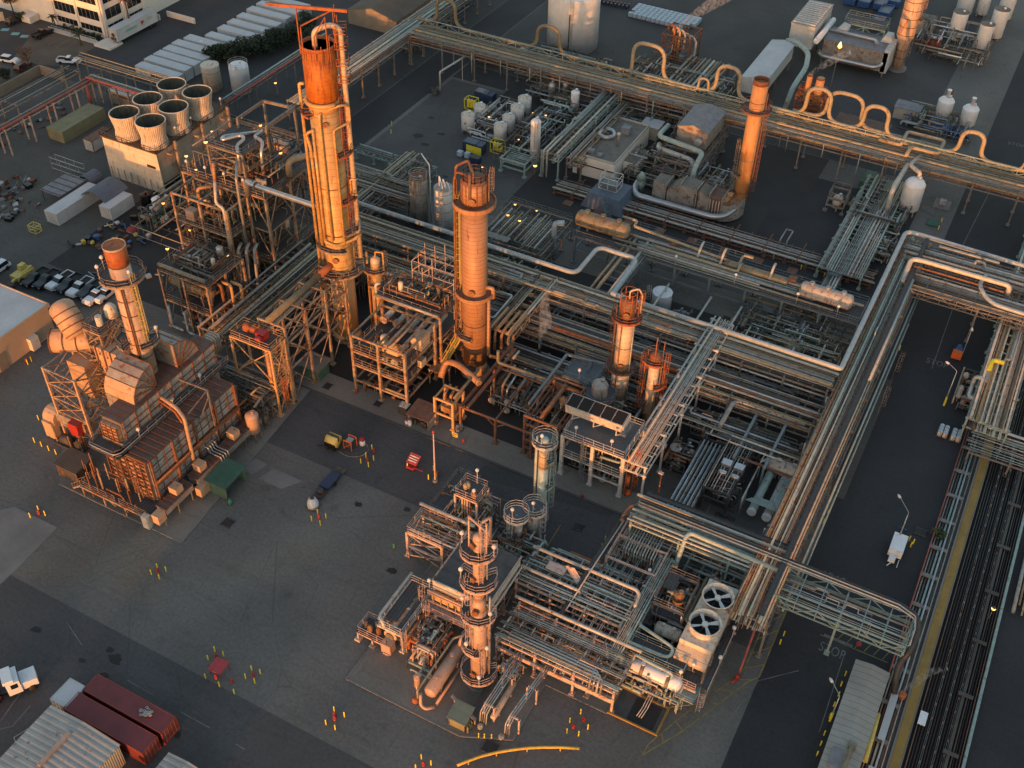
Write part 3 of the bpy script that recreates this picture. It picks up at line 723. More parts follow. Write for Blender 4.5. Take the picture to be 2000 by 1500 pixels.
 # columns and stacks
x,y=-90.7,115.8
shells=[('skirt','clad_skirt',[(2.38,.4),(2.38,13.6)]),('shell','clad_gold',[(2.55,13.6),(2.62,15),(2.62,42.6)]),('neck','clad_skirt',[(2.66,42.6),(2.7,44.2)]),('drum','clad_rust',[(2.6,44.2),(2.82,44.6),(2.82,52.0)]),('rim','rust_orange',[(2.92,52.0),(2.96,52.5),(2.76,52.5),(2.76,51.6)]),('top','deck_blue',[(2.78,51.7),(.05,51.8)])]
T1=tower('distillation_column','tallest column, golden cladding with a wide rusty orange drum at its top','column',x,y,shells,plats=[(42.4,2.7,3.7,150,262,'grating','rust_orange'),(19.2,2.62,3.7,130,330,'grating','steel_warm'),(14.6,2.5,4.2,-110,40,'grating','steel_warm'),(36,2.7,4.0,-30,40,'grating','rust_orange'),(28,2.7,4.0,-30,40,'grating','rust_orange'),(22.5,2.7,4.1,-30,40,'grating','steel_warm')],ladders=[(20,2.9,14.6,22.5,'steel_warm'),(5,2.95,22.5,28,'rust_orange'),(35,2.95,28,36,'rust_orange'),(12,2.95,36,44,'rust_orange'),(40,3.15,44,52,'rust_orange'),(-150,2.7,2,19,'steel_warm')],pipes=[('clad_pale',0.38,[(-80,1.0,52),(-80,1.0,54.6),(20,2.4,55.3),(28,3.9,54.6),(28,3.9,48),(27,4.0,16.5)]),('clad_gold',0.22,[(-58,2.0,42.9),(-70,3.25,42.9),(-72,3.05,40.5),(-72,3.05,21)]),('clad_gold',0.25,[(206,3.0,46.3),(206,3.9,46.3),(205,4.0,10)]),('clad_gold',0.24,[(228,2.2,39.3),(222,3.6,38.8),(228,3.15,36.5),(232,3.05,18.5)]),('clad_gold',0.27,[(-104,2.4,21),(-104,3.15,20.6),(-60,3.2,20.2),(0,3.5,20.6),(20,4.6,21.2)]),('clad_gold',0.22,[(-104,3.0,40.2),(-104,3.05,20.8)]),('clad_gold',0.18,[(-40,2.7,43.4),(0,3.6,43.8),(22,4.3,43.2),(22,4.3,40.6),(-30,3.1,40.2),(-30,3.05,20)]),('clad_gold',0.18,[(20,4.6,31),(20,3.4,31),(20,3.4,28.3),(20,4.6,28.3)]),('pipe_grey',0.19,[(30,4.3,23.6),(5,4.9,22.4),(-20,3.2,21.8)]),('clad_gold',0.16,[(215,3.2,8),(214,3.2,27)]),('pipe_rust',0.13,[(180,2.6,30),(180,3.3,30),(180,3.3,12)])],manways=[(-70,2.62,17.2,.5),(-55,2.62,41.2,.4)],bands=[(21.5,2.66,'steel_dark'),(30,2.64,'pipe_rust')],n=36,foot=2.9,rs=.84)
m=M();m.path([pol(x,y,2.48,a,44.0)for a in range(-165,-14,15)],.34,12);part(m,'ring_pipe','clad_gold',T1)
m=M();m.path([pol(x,y,2.2,a,1.2)for a in range(-150,20,15)],.4,12);part(m,'ring_pipe','clad_skirt',T1)
m=M()
for a,h in((215,57),(250,55.5),(-20,57),(30,57.6),(-62,54.5)):
 p=pol(x,y,2.45,a,51);m.bar(p,(p[0],p[1],h if a not in(215,)else 58),.14)
m.bar(pol(x,y,6.4,212,58.1),pol(x,y,4.6,20,57.4),.34,.4);m.bar(pol(x,y,2.45,250,55.6),pol(x,y,2.45,30,57.2),.16);m.bar(pol(x,y,2.45,-62,54.4),pol(x,y,2.45,-20,57),.12)
part(m,'hoist_frame','rust_orange',T1)
m=M()
for a in(60,35,10,-20,-45):p=pol(x,y,2.9,a,50);m.bar(p,(p[0],p[1],55+a*.04),.09)
for z in(47,49.5,52,54.2):m.rail([pol(x,y,2.7,45,z),pol(x,y,4.2,40,z),pol(x,y,4.3,12,z),pol(x,y,2.7,5,z)],1.1,False,.06)
part(m,'ladder_frame','rust_orange',T1)
m=M()
for k in range(9):
 a=R(-120+k*20);m.extr([(x+2.38*math.cos(a),y+2.38*math.sin(a),51.9),(x+2.38*math.cos(a+.06),y+2.38*math.sin(a+.06),51.9),(x+2.38*math.cos(a+.03),y+2.38*math.sin(a+.03),50.4-.25*(k%3))],(.02*math.cos(a),.02*math.sin(a),0))
part(m,'drip_stain','rust',T1)
x,y=-67.3,118.4
T2=tower('tall_column','tall tan clad column with solid ring platforms, right of the tallest one','column',x,y,[('skirt','clad_skirt',[(2.22,.3),(2.22,2.4)]),('shell','clad_tan',[(2.2,2.4),(2.2,32.4)]),('head','clad_tan',[(2.14,32.4),(2.14,36.4)]),('top','steel_rusty',[(2.2,36.3),(2.2,36.6),(1.9,36.7),(.05,37.0)])],plats=[(32.8,2.15,3.35,0,360,'steel_rusty','clad_tan',.75,False),(16.6,2.2,3.2,170,392,'steel_rusty','clad_tan',.6,False),(8.6,2.2,3.3,190,285,'grating','steel_warm'),(2.6,2.2,3.4,150,300,'grating','steel_rusty')],ladders=[(188,2.5,2.6,8.6,'steel_warm'),(200,2.5,8.6,16.6,'steel_warm'),(196,2.55,16.6,32.8,'yellow_pale'),(20,2.4,32.8,37.6,'steel_warm')],pipes=[('pipe_rust',.17,[(215,1.2,37.2),(215,2.9,37.8),(206,3.35,36),(206,3.35,6)]),('pipe_rust',.2,[(-70,1.5,36.6),(-70,1.5,38.3),(150,2.0,38.6),(196,3.1,38.2),(196,3.1,12)]),('steel_rusty',.22,[(-80,2.25,33.2),(-80,2.25,38.4)]),('clad_tan',.33,[(10,2.0,17.6),(10,3.4,17.8),(12,3.4,15.8)]),('clad_tan',.28,[(8,2.62,16.2),(8,2.62,4),(20,4.6,3.4)]),('clad_tan',.22,[(170,2.9,30),(170,2.9,3)])],manways=[(-72,2.14,33.9,.55),(-75,2.2,17.6,.55),(-73,2.2,3.6,.55)],bands=[(10.6,2.2,'steel_dark'),(6.0,2.2,'steel_dark'),(2.6,2.22,'rust')],n=36,foot=2.7,rs=.88)
m=M();m.rail(arcp(x,y,1.8,0,360,36.6,12),1.2,False,.07);
for k in range(9):p=pol(x,y,1.92,-150+k*25,32.9);m.bar(p,(p[0],p[1],36.4),.12)
part(m,'railing','steel_rusty',T2)
x,y=-42.9,120.7
T3=tower('slim_column','pale column with two rusty ring platforms and a caged rusty head, beside the blue-grey deck','column',x,y,[('skirt','clad_teal',[(1.4,.3),(1.4,3.6)]),('lower_shell','clad_pale',[(1.38,3.6),(1.38,9.4)]),('shell','clad_pale',[(1.28,9.4),(1.28,19.2)]),('head','steel_rusty',[(1.15,19.2),(1.15,22.3),(.7,22.7),(.05,22.9)])],plats=[(9.8,1.38,2.2,0,360,'grating','steel_rusty'),(19.5,1.28,2.25,0,360,'grating','rust_orange')],ladders=[(200,1.7,2,9.8,'steel_rusty'),(180,1.65,9.8,19.5,'steel_rusty'),(30,1.6,19.5,23,'rust_orange')],pipes=[('pipe_grey',.12,[(-20,1.55,19),(-20,1.55,1)]),('pipe_rust',.09,[(-95,1.45,19.3),(-95,1.45,2)]),('clad_pale',.14,[(-60,.4,23),(-60,.4,24.4),(20,1.3,24.6),(30,1.9,23.4),(30,1.9,20)]),('pipe_rust',.1,[(225,1.75,22),(225,1.75,10)])],manways=[(-75,1.15,20.6,.5),(-75,1.3,10.9,.45)],bands=[(6,1.38,'steel'),(14,1.3,'steel')],foot=1.8)
m=M()
for z in(21.5,23.0,24.0):m.path(arcp(x,y,1.25,0,360,z,12),.06,5)
for k in range(8):p=pol(x,y,1.25,k*45,20.5);m.bar(p,(p[0],p[1],24.0),.08)
part(m,'head_cage','rust_orange',T3)
x,y=-37.6,120.4
T4=tower('slim_column','thin pale column wrapped in rusty ladders and pipes, right of the column with ring platforms','column',x,y,[('shell','clad_pale',[(.82,.3),(.82,13.6)]),('head','steel_rusty',[(.82,13.6),(.9,13.7),(.9,14.4),(.4,14.9),(.05,15)])],plats=[(13.6,.85,1.9,100,330,'grating','rust_orange'),(9,.85,1.9,-60,80,'grating','rust_orange'),(5,.85,1.9,110,250,'grating','rust_orange')],ladders=[(200,1.35,1,13.6,'rust_orange'),(20,1.45,1,9,'rust_orange'),(20,1.45,9,14,'rust_orange')],pipes=[('pipe_rust',.1,[(-10,1.2,15.5),(-10,1.2,1)]),('pipe_rust',.08,[(10,1.7,12),(10,1.7,3)]),('pipe_rust',.08,[(170,1.3,14.8),(170,1.3,1)]),('rust_orange',.08,[(-80,.6,14.5),(-80,.6,18.2)]),('rust_orange',.07,[(30,1.1,14),(30,1.1,17)]),('pipe_grey',.1,[(45,1.3,11),(45,1.3,1)])],foot=1.2)
x,y=-86.6,119.6
T5=tower('slim_column','small golden column with a railed top, tight against the tallest column on its right','column',x,y,[('shell','clad_gold',[(.98,.3),(.98,13.2)]),('head','clad_pale',[(.8,13.2),(.8,15),(.3,15.4),(.05,15.5)])],plats=[(13.2,.98,2.0,0,360,'grating','steel_warm'),(10.6,.98,1.9,-100,90,'grating','steel_warm')],ladders=[(40,1.25,10.6,15.2,'steel_warm')],pipes=[('clad_gold',.2,[(170,1.9,15.5),(170,1.9,1)]),('clad_gold',.16,[(-40,.3,15.4),(-40,.3,16.6),(0,1.6,16.8),(0,1.6,13)]),('pipe_rust',.1,[(215,1.3,13),(215,1.3,1)])],foot=1.4)
x,y=-37.9,67.3
PK='steel_pink'
T6=tower('pink_column','stepped pink clad column with railed platforms, tallest of the unit nearest the camera','column',x,y,[('skirt','tank_grey',[(1.2,.1),(1.02,1.6)]),('lower_shell','clad_pink',[(1.0,1.6),(1.0,15.4)]),('cone','clad_pink',[(1.0,15.4),(.66,17.2)]),('upper_shell','clad_pink',[(.66,17.2),(.66,27.8)]),('head','clad_pink',[(.66,27.8),(.6,28.1),(.25,28.4),(.05,28.45)])],plats=[(2.6,1.02,2.25,150,400,'grating',PK),(8.4,1.02,2.1,160,300,'grating',PK),(14.6,1.02,2.1,150,390,'grating',PK),(20.8,.68,2.15,170,410,'grating',PK),(26.0,.68,2.1,150,410,'grating',PK)],ladders=[(-45,1.2,2.6,8.4,PK),(-110,1.2,8.4,14.6,PK),(-135,.95,14.6,20.8,PK),(-45,.9,20.8,26,PK),(-30,.9,26,29.5,PK)],pipes=[('clad_pink',.2,[(30,1.25,15),(30,1.25,1)]),('pipe_grey',.13,[(10,1.35,18),(10,1.35,1)]),('pipe_grey',.1,[(170,1.2,16),(170,1.2,2)]),('clad_pink',.17,[(60,.2,28.4),(60,.2,30.0),(60,1.5,30.4),(60,1.5,24)]),('pipe_grey',.1,[(20,.95,26),(20,.95,17)])],manways=[(-80,1.0,15.9,.42),(-105,.66,21.4,.36),(-110,.66,27.2,.4),(-95,1.0,3.2,.42)],bands=[(6,1.0,PK),(12,1.0,PK),(18,.66,PK),(24,.66,PK)],foot=1.5)
m=M()
for a in(-170,-10):p=pol(x,y,1.1,a,26);m.bar(p,(p[0],p[1],31),.16)
m.bar(pol(x,y,1.1,-170,30.9),pol(x,y,1.1,-10,29.6),.16);m.rail([pol(x,y,1.2,a,28.2)for a in(20,70,120)],1.1,False,.06)
part(m,'davit_frame',PK,T6)
def plamp(root,x,y,z,h=1.6,mt='plastic_white'):
 m=M();m.bar((x,y,z),(x,y,z+h),.07);part(m,'lamp_post','steel_white',root)
 m=M();m.lathe(x,y,[(.05,z+h-.1),(.26,z+h),(.28,z+h+.2),(.12,z+h+.42),(.02,z+h+.45)],10);part(m,'lamp_head',mt,root)
for a,r,z in((-170,2.0,14.6),(-20,2.0,14.6),(-150,2.0,20.8),(-175,2.0,26),(-5,2.0,26),(-110,1.95,8.4),(-60,2.1,2.6),(-30,1.9,8)):plamp(T6,*pol(x,y,r,a,z))
x,y=-43.4,95.2
T7=tower('teal_column','slender column pale above and teal below, caged ladder on its right','column',x,y,[('skirt','tank_grey',[(.85,.1),(.75,1.2)]),('lower_shell','clad_teal',[(.73,1.2),(.73,10.6)]),('upper_shell','clad_pale',[(.74,10.6),(.74,15.6)]),('head','clad_teal',[(.7,15.6),(.5,16),(.05,16.1)])],plats=[(15.7,.3,1.75,0,360,'deck_blue','steel_white'),(7.5,.75,1.6,-40,60,'grating','steel_teal'),(12.5,.75,1.6,-40,60,'grating','steel_teal')],ladders=[(12,1.0,1,7.5,'steel_teal'),(15,1.0,7.5,12.5,'steel_teal'),(10,1.0,12.5,16.6,'steel_teal')],pipes=[('pipe_teal',.16,[(215,1.05,16.6),(215,1.05,1)]),('pipe_grey',.09,[(195,1.2,15),(195,1.2,1)])],bands=[(13,.74,'steel'),(11,.74,'steel'),(14.4,.74,'steel')],foot=1.2)
plamp(T7,*pol(x,y,1.0,-90,15.7))
x,y=-44.0,88.6
T8=tower('railed_drum','upright grey drum with a round railed deck, beside the teal column','vessel',x,y,[('skirt','tank_grey',[(.95,.1),(.95,1.2)]),('shell','tank_grey',[(.92,1.2),(.92,6.8)])],plats=[(6.9,.2,1.75,0,360,'deck_blue','steel_white')],ladders=[(-100,1.1,.5,6.9,'steel_white')],pipes=[('pipe_rust',.1,[(-120,1.1,6.4),(-120,1.1,.4)]),('pipe_rust',.09,[(-75,1.1,6.4),(-75,1.1,.4)]),('pipe_grey',.1,[(-90,1.25,5),(-90,1.25,.4)])],foot=1.3)
plamp(T8,*pol(x,y,.8,-110,6.9))
x,y=-42.6,91.2
T9=tower('railed_drum','grey drum whose round railed deck peeps out behind the nearer one','vessel',x,y,[('shell','tank_grey',[(.9,.1),(.9,6.3)])],plats=[(6.4,.2,1.7,0,360,'deck_blue','steel_white')],ladders=[(0,1.1,.5,6.4,'steel_white')],foot=1.3)
plamp(T9,*pol(x,y,.6,-80,6.4))
x,y=-45.4,185.4
SR=tower('exhaust_stack','tall orange-lit exhaust stack with one ring platform, behind the grey furnace duct','stack',x,y,[('shell','stack_orange',[(1.62,2.5),(1.62,27.6)]),('rim','rust',[(1.66,27.5),(1.66,28.4),(1.5,28.4),(1.5,26.5),(.05,26.3)])],plats=[(22.6,1.62,3.0,0,360,'grating','steel_rusty'),(9,1.62,2.5,170,260,'grating','steel')],ladders=[(20,1.9,3,22.6,'steel_rusty'),(190,1.9,3,9,'steel'),(200,1.9,9,15,'steel')],pipes=[('steel_rusty',.1,[(0,1.9,26),(0,1.9,3)]),('steel',.1,[(-30,1.85,22),(-30,1.85,3)])],bands=[(24,1.62,'steel_rusty'),(12,1.62,'steel'),(5,1.62,'rust')],n=32,rs=.88)
x,y=-32.8,264.8
SF=tower('exhaust_stack','banded exhaust stack whose top leaves the picture, at the far right','stack',x,y,[('shell','clad_stack',[(1.25,.3),(1.25,6.6),(2.1,8.6),(2.1,26)])],bands=[(z,1.27 if z<7 else 2.1,'steel_dark')for z in(3,5,9,11,13,15,17,19)],plats=[(13,2.1,3.2,-30,60,'grating','steel_warm')],ladders=[(20,2.3,13,24,'steel_warm'),(30,1.5,1,7,'steel_warm')],foot=2.3)
for k,(x,y,r,h,lb)in enumerate(((-44.9,225.2,.62,12.4,'left and thinner of two short orange stacks in a rusty frame, trailing steam'),(-42.5,225,.9,12.3,'right and fatter of two short orange stacks in a rusty frame'))):
 t=tower('short_stack',lb,'stack',x,y,[('shell','stack_orange',[(r,4.5),(r,h)]),('rim','rust',[(r+.03,h-.3),(r+.03,h),(r-.1,h),(r-.1,h-.6),(.02,h-.6)]),('body','vessel_rust',[(r+.35,.3),(r+.35,4.5)])],group='short orange stacks',n=18)
t=deckframe('stack_frame','rusty scaffold-like frame round the two short orange stacks',-46.6,-40.9,223.4,226.8,[3,6,8.6],3,2,steel='rust_orange',decks=[6],rails=[6,8.6],brace='s n e w')
# pipe racks
TEALS=['pipe_teal']*4+['pipe_grey']*3+['pipe_pale']*3+['pipe_blue','pipe_dark','pipe_dark']
BEI=['pipe_beige']*3+['pipe_grey']*4+['pipe_pale']*2+['pipe_olive','pipe_dark','pipe_rust','pipe_dark']
WARM=['pipe_pale']*3+['pipe_grey']*3+['pipe_beige']*3+['pipe_rust','pipe_dark']
GRP='overhead pipe racks of the plant'
def run(axis,items):
 "long pipes laid over racks: (root, material, radius, [points])"
RK=rack('pipe_rack','very long rack crossing the far plant, with tall tan hoop loops along its back','x',-135,20,207.4,212.6,[6.2,7.6],19,1,'steel',BEI,GRP,truss=None,rmax=.24,fill=.92)
m=M()
for z in(8.0,9.4):m.bar((-134,212.9,z),(20,212.9,z),.16)
for k in range(52):
 x=-134+3*k;m.bar((x,212.9,8),(x,212.9,9.4),.1);m.bar((x,212.9,8 if k%2 else 9.4),(x+3,212.9,9.4 if k%2 else 8),.09)
part(m,'truss','steel_teal',RK)
def looppipe(y,z,loops,x0,x1,r,mt):
 pts=[(x0,y,z)]
 for a,b,h in loops:pts+=[(a,y,z),(a,y,z+h),(b,y,z+h),(b,y,z)]
 pts.append((x1,y,z));m=M();m.path(pts,r,14,2.9);part(m,'loop_pipe',mt,RK)
looppipe(213.9,8.7,[(-131.5,-126.5,6.2),(-105,-99.4,5.8)],-137,-71,.42,'pipe_olive')
looppipe(213.9,8.7,[(-81.5,-74.2,7.2),(-62,-57,6.6),(-42.3,-37.4,6.6),(-25.6-4.6,-25.4,5.8),(-10.9,-6.6,5.4)],-84,20,.42,'pipe_beige')
looppipe(215.1,8.6,[(-38.2,-30.9,6.4)],-45,-14,.40,'pipe_beige')
looppipe(213.2,8.5,[(-65.6,-63.4,3.2),(1.8,6.5,5.4)],-80,20,.25,'pipe_beige')
pipe(RK,[(-26,212.4,8.4),(-21.5,212.4,8.4),(-21.5,212.4,8.8),(-21.5,217.8,8.8),(-14,217.8,8.8),(-14,211.8,8.8),(-19.5,211.8,8.8),(-19.5,208,8.8)],.36,'pipe_beige')
for k in range(14):pipe(RK,[(-118+k*7.5,206.6,7.4),(-118+k*7.5,206.6,2.4+k%3)],.1,('pipe_teal','pipe_grey','pipe_pale')[k%3])
RKW=rack('pipe_rack','rack running back from behind the tallest column beside the dark road, pale and teal pipes','y',168,247,-141.2,-135.6,[5.4,7.0],13,2,'steel',TEALS,GRP,rmax=.26,fill=.95)
RR=rack('pipe_rack','long rack along the left of the right-hand road, thick blue-grey pipe on top','y',88,182,-13.2,-8.3,[5.2,6.8],13,3,'steel',['pipe_grey']*3+['pipe_pale']*2+['pipe_beige']*2+['pipe_teal']*2+['pipe_dark','pipe_rust'],GRP,rmax=.2,fill=.95,cable=(-9.4,7.9,.7))
BIG=.40;zb=7.9
pipe(RR,[(-51.6,138.9,zb),(-14.4,138.9,zb),(-13.4,138.9,zb),(-13.4,141.8,zb),(-13.4,182.6,zb),(-10,182.6,zb),(22,181.4,zb)],BIG,'pipe_blue',16,1.7)
pipe(RR,[(-8.9,139,7.6),(-8.9,168.5,7.6)],.27,'pipe_blue');pipe(RR,[(-7.4,92,5.4),(-7.4,178,5.4)],.16,'pipe_teal');pipe(RR,[(-6.9,96,4.6),(-6.9,160,4.6)],.12,'pipe_teal')
m=M();m.rail([(-6.9,118,5.2),(-6.9,182,5.2)],1.1,False,.05,2);m.rail([(-7.9,118,5.2),(-7.9,182,5.2)],1.1,False,.05,2);part(m,'railing','steel',RR)
m=M();m.box(-7.9,118,5.1,-6.9,182,5.16);part(m,'walkway','grating',RR)
for yy in(140.5,150):mesh_ladder(RR,-6.2,yy,0,0,.2,5.2,'steel')
for yy in(103,121.5,133):pipe(RR,[(-13.6,yy,6.6),(-13.6,yy,1.2)],.14,'pipe_grey')
B1=rack('pipe_bridge','upper of two pipe bridges side by side over the right-hand road, pale pipes between trusses','x',-12,26,175.2,180.6,[7.0],4,4,'steel',WARM,GRP,rmax=.26,fill=.95,truss=(5.9,7.4))
B2=rack('pipe_bridge','nearer of two pipe bridges over the right-hand road, carrying a bright orange-lit elbowed pipe','x',-9,26,166.4,171.6,[7.0],4,5,'steel',WARM,GRP,rmax=.24,fill=.95,truss=(5.9,7.4))
pipe(B2,[(-10.4,168.4,6.4),(-10.4,168.4,6.8),(-10.4,172.6,9.0),(-8.5,172.6,9.2),(6.2,172.6,9.2),(6.2,172.6,7.2)],.42,'pipe_pale',14,1.2)
pipe(B2,[(-9.6,171.8,8.2),(5.6,171.8,8.2)],.16,'pipe_rust');pipe(B2,[(2,176,7.6),(1.4,171,8.6),(4,168.2,7.7),(24,167.4,7.7)],.36,'pipe_blue',14,2)
pipe(B1,[(-7,179.6,8.6),(3.4,179.6,8.6)],.22,'pipe_pale')
t=deckframe('bridge_tower','braced grey steel tower carrying the right ends of the two road bridges',8.4,11.6,166.6,173,[3,5.6],2,2,steel='steel',decks=[],brace='s n w e')
BB=rack('pipe_bridge','white-trussed pipe bridge over the lower right road, ending in a down-turned black cable tray','x',-9,7.6,92.6,97.4,[6.6],3,6,'steel_teal',TEALS,GRP,rmax=.14,fill=.8,truss=(5.6,7.4))
m=M();m.path([(-30,98.4,7.6),(5.6,98.4,7.6),(7.8,97.6,7.6),(8.4,96,7.4),(8.4,93.2,6.8),(7.6,91.8,4.2),(8.3,90,1.2)],.4,4,1.2,True);part(m,'cable_tray','steel_dark',BB)
for k,dz in enumerate((.0,.25)):pipe(BB,[(-30,98.0-k*.5,7.9),(5.4,98.0-k*.5,7.9),(7.6,97.2-k*.5,7.9),(8.0,95.6,7.6),(8.0,93.2,7.0)],.09,'galv' if k else 'pipe_pale')
BL=rack('pipe_rack','rack from the near unit to the road rack, grey cable tray along its far edge','x',-30,-9,95.4,100.6,[4.6,6.4],4,7,'steel_teal',TEALS,GRP,rmax=.2,fill=.75,cable=(100.9,7.0,.8))
pipe(BL,[(-22.4,93.4,3.6),(-22.4,96.4,6.9),(-22,97,7.0),(-9,96.6,7.0)],.32,'pipe_teal',12);pipe(BL,[(-31,99.9,7.1),(-9,99.9,7.1)],.22,'pipe_pale')
MA=rack('pipe_rack','middle rack beneath the long blue-grey pipe, running behind the tall tan column','x',-104,-14,134.6,140.4,[4.6,6.4],14,8,'steel',BEI,GRP,rmax=.24,fill=.95)
pipe(MA,[(-106,141,zb),(-60.2,141,zb),(-60.2,150.2,zb),(-52.6,150.2,zb),(-52.6,140,zb-.6),(-52.6,139,zb),(-51,138.9,zb)],BIG,'pipe_blue',16,1.6)
for k,(x,yy)in enumerate(((-71,136),(-68.6,137.5),(-56,137),(-49.8,136.5),(-41,137))):pipe(MA,[(x-4,yy,6.9),(x,yy,6.9),(x,yy-1.2,6.9),(x,yy-1.2,1.5)],.26 if k%2 else.2,('clad_tan','pipe_grey')[k%2],12)
for x in(-46.3,-38.5,-33):pipe(MA,[(x,150,5),(x,138,5),(x,138,2)],.2,'pipe_pale')
MB=rack('pipe_rack','rack with a black ladder-like cable tray, one lane nearer than the blue-grey pipe','x',-66,-14,126.4,131.8,[3.8,5.4],9,9,'steel',BEI,GRP,rmax=.2,fill=.9)
m=M();m.bar((-64,130.2,5.75),(-17,130.2,5.75),.9,.05);
for k in range(118):m.bar((-64+k*.4,129.8,5.86),(-64+k*.4,130.6,5.86),.1,.12)
part(m,'cable_tray','steel_dark',MB);pipe(MB,[(-58,128.3,5.9),(-44,128.3,5.9),(-36,128.1,5.9)],.26,'rust_orange',12);pipe(MB,[(-26.2,120.6,5),(-26.2,127.2,5),(-15,127.2,5)],.36,'pipe_grey',14,1.4)
MC=rack('pipe_rack','low rack in front of the cable-tray rack, packed with thin grey pipes','x',-64,-14.4,120.6,124.6,[3.4],8,10,'steel',['pipe_grey']*4+['pipe_dark']*3+['pipe_blue','pipe_beige'],GRP,rmax=.16,fill=.95)
ML=rack('pipe_rack','rack behind the tallest column, lower left half of the middle lane','x',-104,-68,126.5,132.5,[3.6,5.4],7,11,'steel',BEI,GRP,rmax=.22,fill=.9)
Y1=rack('pipe_rack','short rack with a lattice girder, just right of the tall tan column','y',122.5,138.6,-66.8,-62.6,[6.6],3,12,'steel_warm',WARM,GRP,rmax=.26,rmin=.12,fill=.62,truss=(5.6,6.7),jog=False)
for k,(x,h)in enumerate(((-66.4,1.2),(-65.4,3),(-64.2,.8),(-62.9,3.4))):pipe(Y1,[(x,128,7.0),(x,122.0,7.0),(x,121.6,6.2),(x,121.6,h)],.24,'clad_tan',12)
pipe(Y1,[(-69.5,131,7.2),(-67.2,131,7.2),(-67.2,124.4,7.0),(-72,124.4,7)],.16,'pipe_blue')
Y2=rack('pipe_rack','tall rack of grey pipes running back between the thin ladder-wrapped column and the road rack','y',104.6,141,-35.4,-31.9,[6.0,7.8],6,13,'steel_white',['pipe_grey','pipe_blue','pipe_pale','pipe_grey'],GRP,rmax=.2,fill=.5,jog=False)
Y3=rack('pipe_rack','rack crossing from the blue-grey pipe back to the exchanger deck, thick beige pipes','y',139.5,158.5,-57.6,-52.6,[5.8],4,14,'steel_blue',['pipe_beige','pipe_grey','pipe_teal','pipe_pale'],GRP,rmax=.3,rmin=.14,fill=.8,jog=False)
Y4=rack('pipe_rack','rack of teal and pale pipes running back past the flat-roofed control building','y',178,208,-85.4,-81.6,[4.6,6.0],6,15,'steel_teal',TEALS,GRP,rmax=.2,fill=.98)
for k in range(2):pipe(Y4,[(-84.6+k*.8,184,6.6),(-84.6+k*.8,177.2,6.6),(-84.6+k*.8,177.2,.5)],.2,'pipe_pale',10)
Y5=rack('pipe_rack','dark low rack close beside the rack past the control building','y',180,206,-80.6,-77.4,[3.4,4.8],5,16,'steel',BEI,GRP,rmax=.16,fill=.85)
GD=rack('pipe_track','ground-level pipe track on sleepers crossing in front of the grey furnace duct','x',-80,-16,173.4,178.4,[.9],17,17,'steel_rusty',['pipe_grey']*3+['pipe_pale']*3+['pipe_rust','pipe_red','pipe_dark'],None,fill=.75,rmax=.2,jog=False)
for x in(-34.2,-32.9):pipe(GD,[(x,176.5,1.3),(x,176.5,2.6),(x,180.4,2.6)]if x<-33.5 else[(x,176.5,1.3),(x,176.5,2.6),(x,180.4,2.6),(-34.2,180.4,2.6)],.14,'pipe_grey')
for k in range(9):
 m=M();x=-76+k*6.6;m.bar((x,172.6,1.2),(x,179.6,1.2),.2);m.box(x-.9,170.6,.02,x+.9,172.4,.14);part(m,'sleeper','steel_rusty',GD)
BN=rack('pipe_track','bundle of pale upright-running pipes at ground level beside the white vertical tank','y',172,208,-25.6,-17.6,[2.4],8,18,'steel_teal',['pipe_pale']*4+['pipe_teal']*3+['pipe_grey']*3,None,fill=.95,rmax=.18,jog=True)
BN2=rack('pipe_track','narrow grey pipe track running from the ground-level track towards the road rack','y',158,176,-23.6,-21,[1.6],5,19,'steel',['pipe_grey','pipe_pale'],None,fill=.9,rmax=.22,jog=False)
TR=thing('pipe_trench','dark sunken pipe trench with rows of long black pipes along the far right','pipe trench',(14,120,0))
m=M();m.box(11.6,30,.005,17.8,230,.03);part(m,'trench_floor','dark_gap',TR)
g=seeded('tr')
for k in range(17):
 xx=11.95+k*.35;
 if k in(4,8,11):continue
 mt='paint_black' if k%4 else 'pipe_dark';r=g.uniform(.06,.12)
 pipe(TR,[(xx,30,.3+r),(xx,230,.3+r)],r,mt)
for x in(13.3,14.65,15.7):
 m=M();m.bar((x-.09,30,.62),(x-.09,230,.62),.05);m.bar((x+.09,30,.62),(x+.09,230,.62),.05)
 for k in range(90):m.box(x-.1,32+k*2.2,.3,x+.1,32.12+k*2.2,.7)
 part(m,'conduit','steel',TR)
m=M();m.box(10.2,30,.02,11.35,230,.5);part(m,'yellow_curb','walk_yellow',TR)
m=M();m.box(9.95,30,.02,10.17,230,.62);m.box(11.38,30,.02,11.5,230,.5);part(m,'curb_edge','concrete_light',TR)
m=M();m.box(17.8,30,0,18.15,230,.8);part(m,'teal_wall','steel_teal',TR)
m=M();m.box(15.9,30,.3,16.25,230,.9);m.box(16.5,30,.3,16.62,230,.8);part(m,'trench_wall','concrete_old',TR)
for k in range(14):
 m=M();yy=58+k*9;m.box(15.4,yy,.85,17.2,yy+.5,1.0);part(m,'crossbeam','concrete_old',TR)
RL=thing('pipe_track','low track of pipes, one dark red, between the right-hand road and yellow curb','pipe track',(8.2,100,0))
for k,(x,mt,r,z)in enumerate(((7.1,'pipe_red',.10,1.05),(7.5,'pipe_grey',.10,.5),(7.9,'pipe_dark',.13,.5),(8.35,'pipe_teal',.15,.55),(8.8,'pipe_blue',.13,.9),(9.15,'pipe_dark',.1,.5),(9.45,'pipe_grey',.08,.8))):pipe(RL,[(x,40,z),(x,150,z)],r,mt)
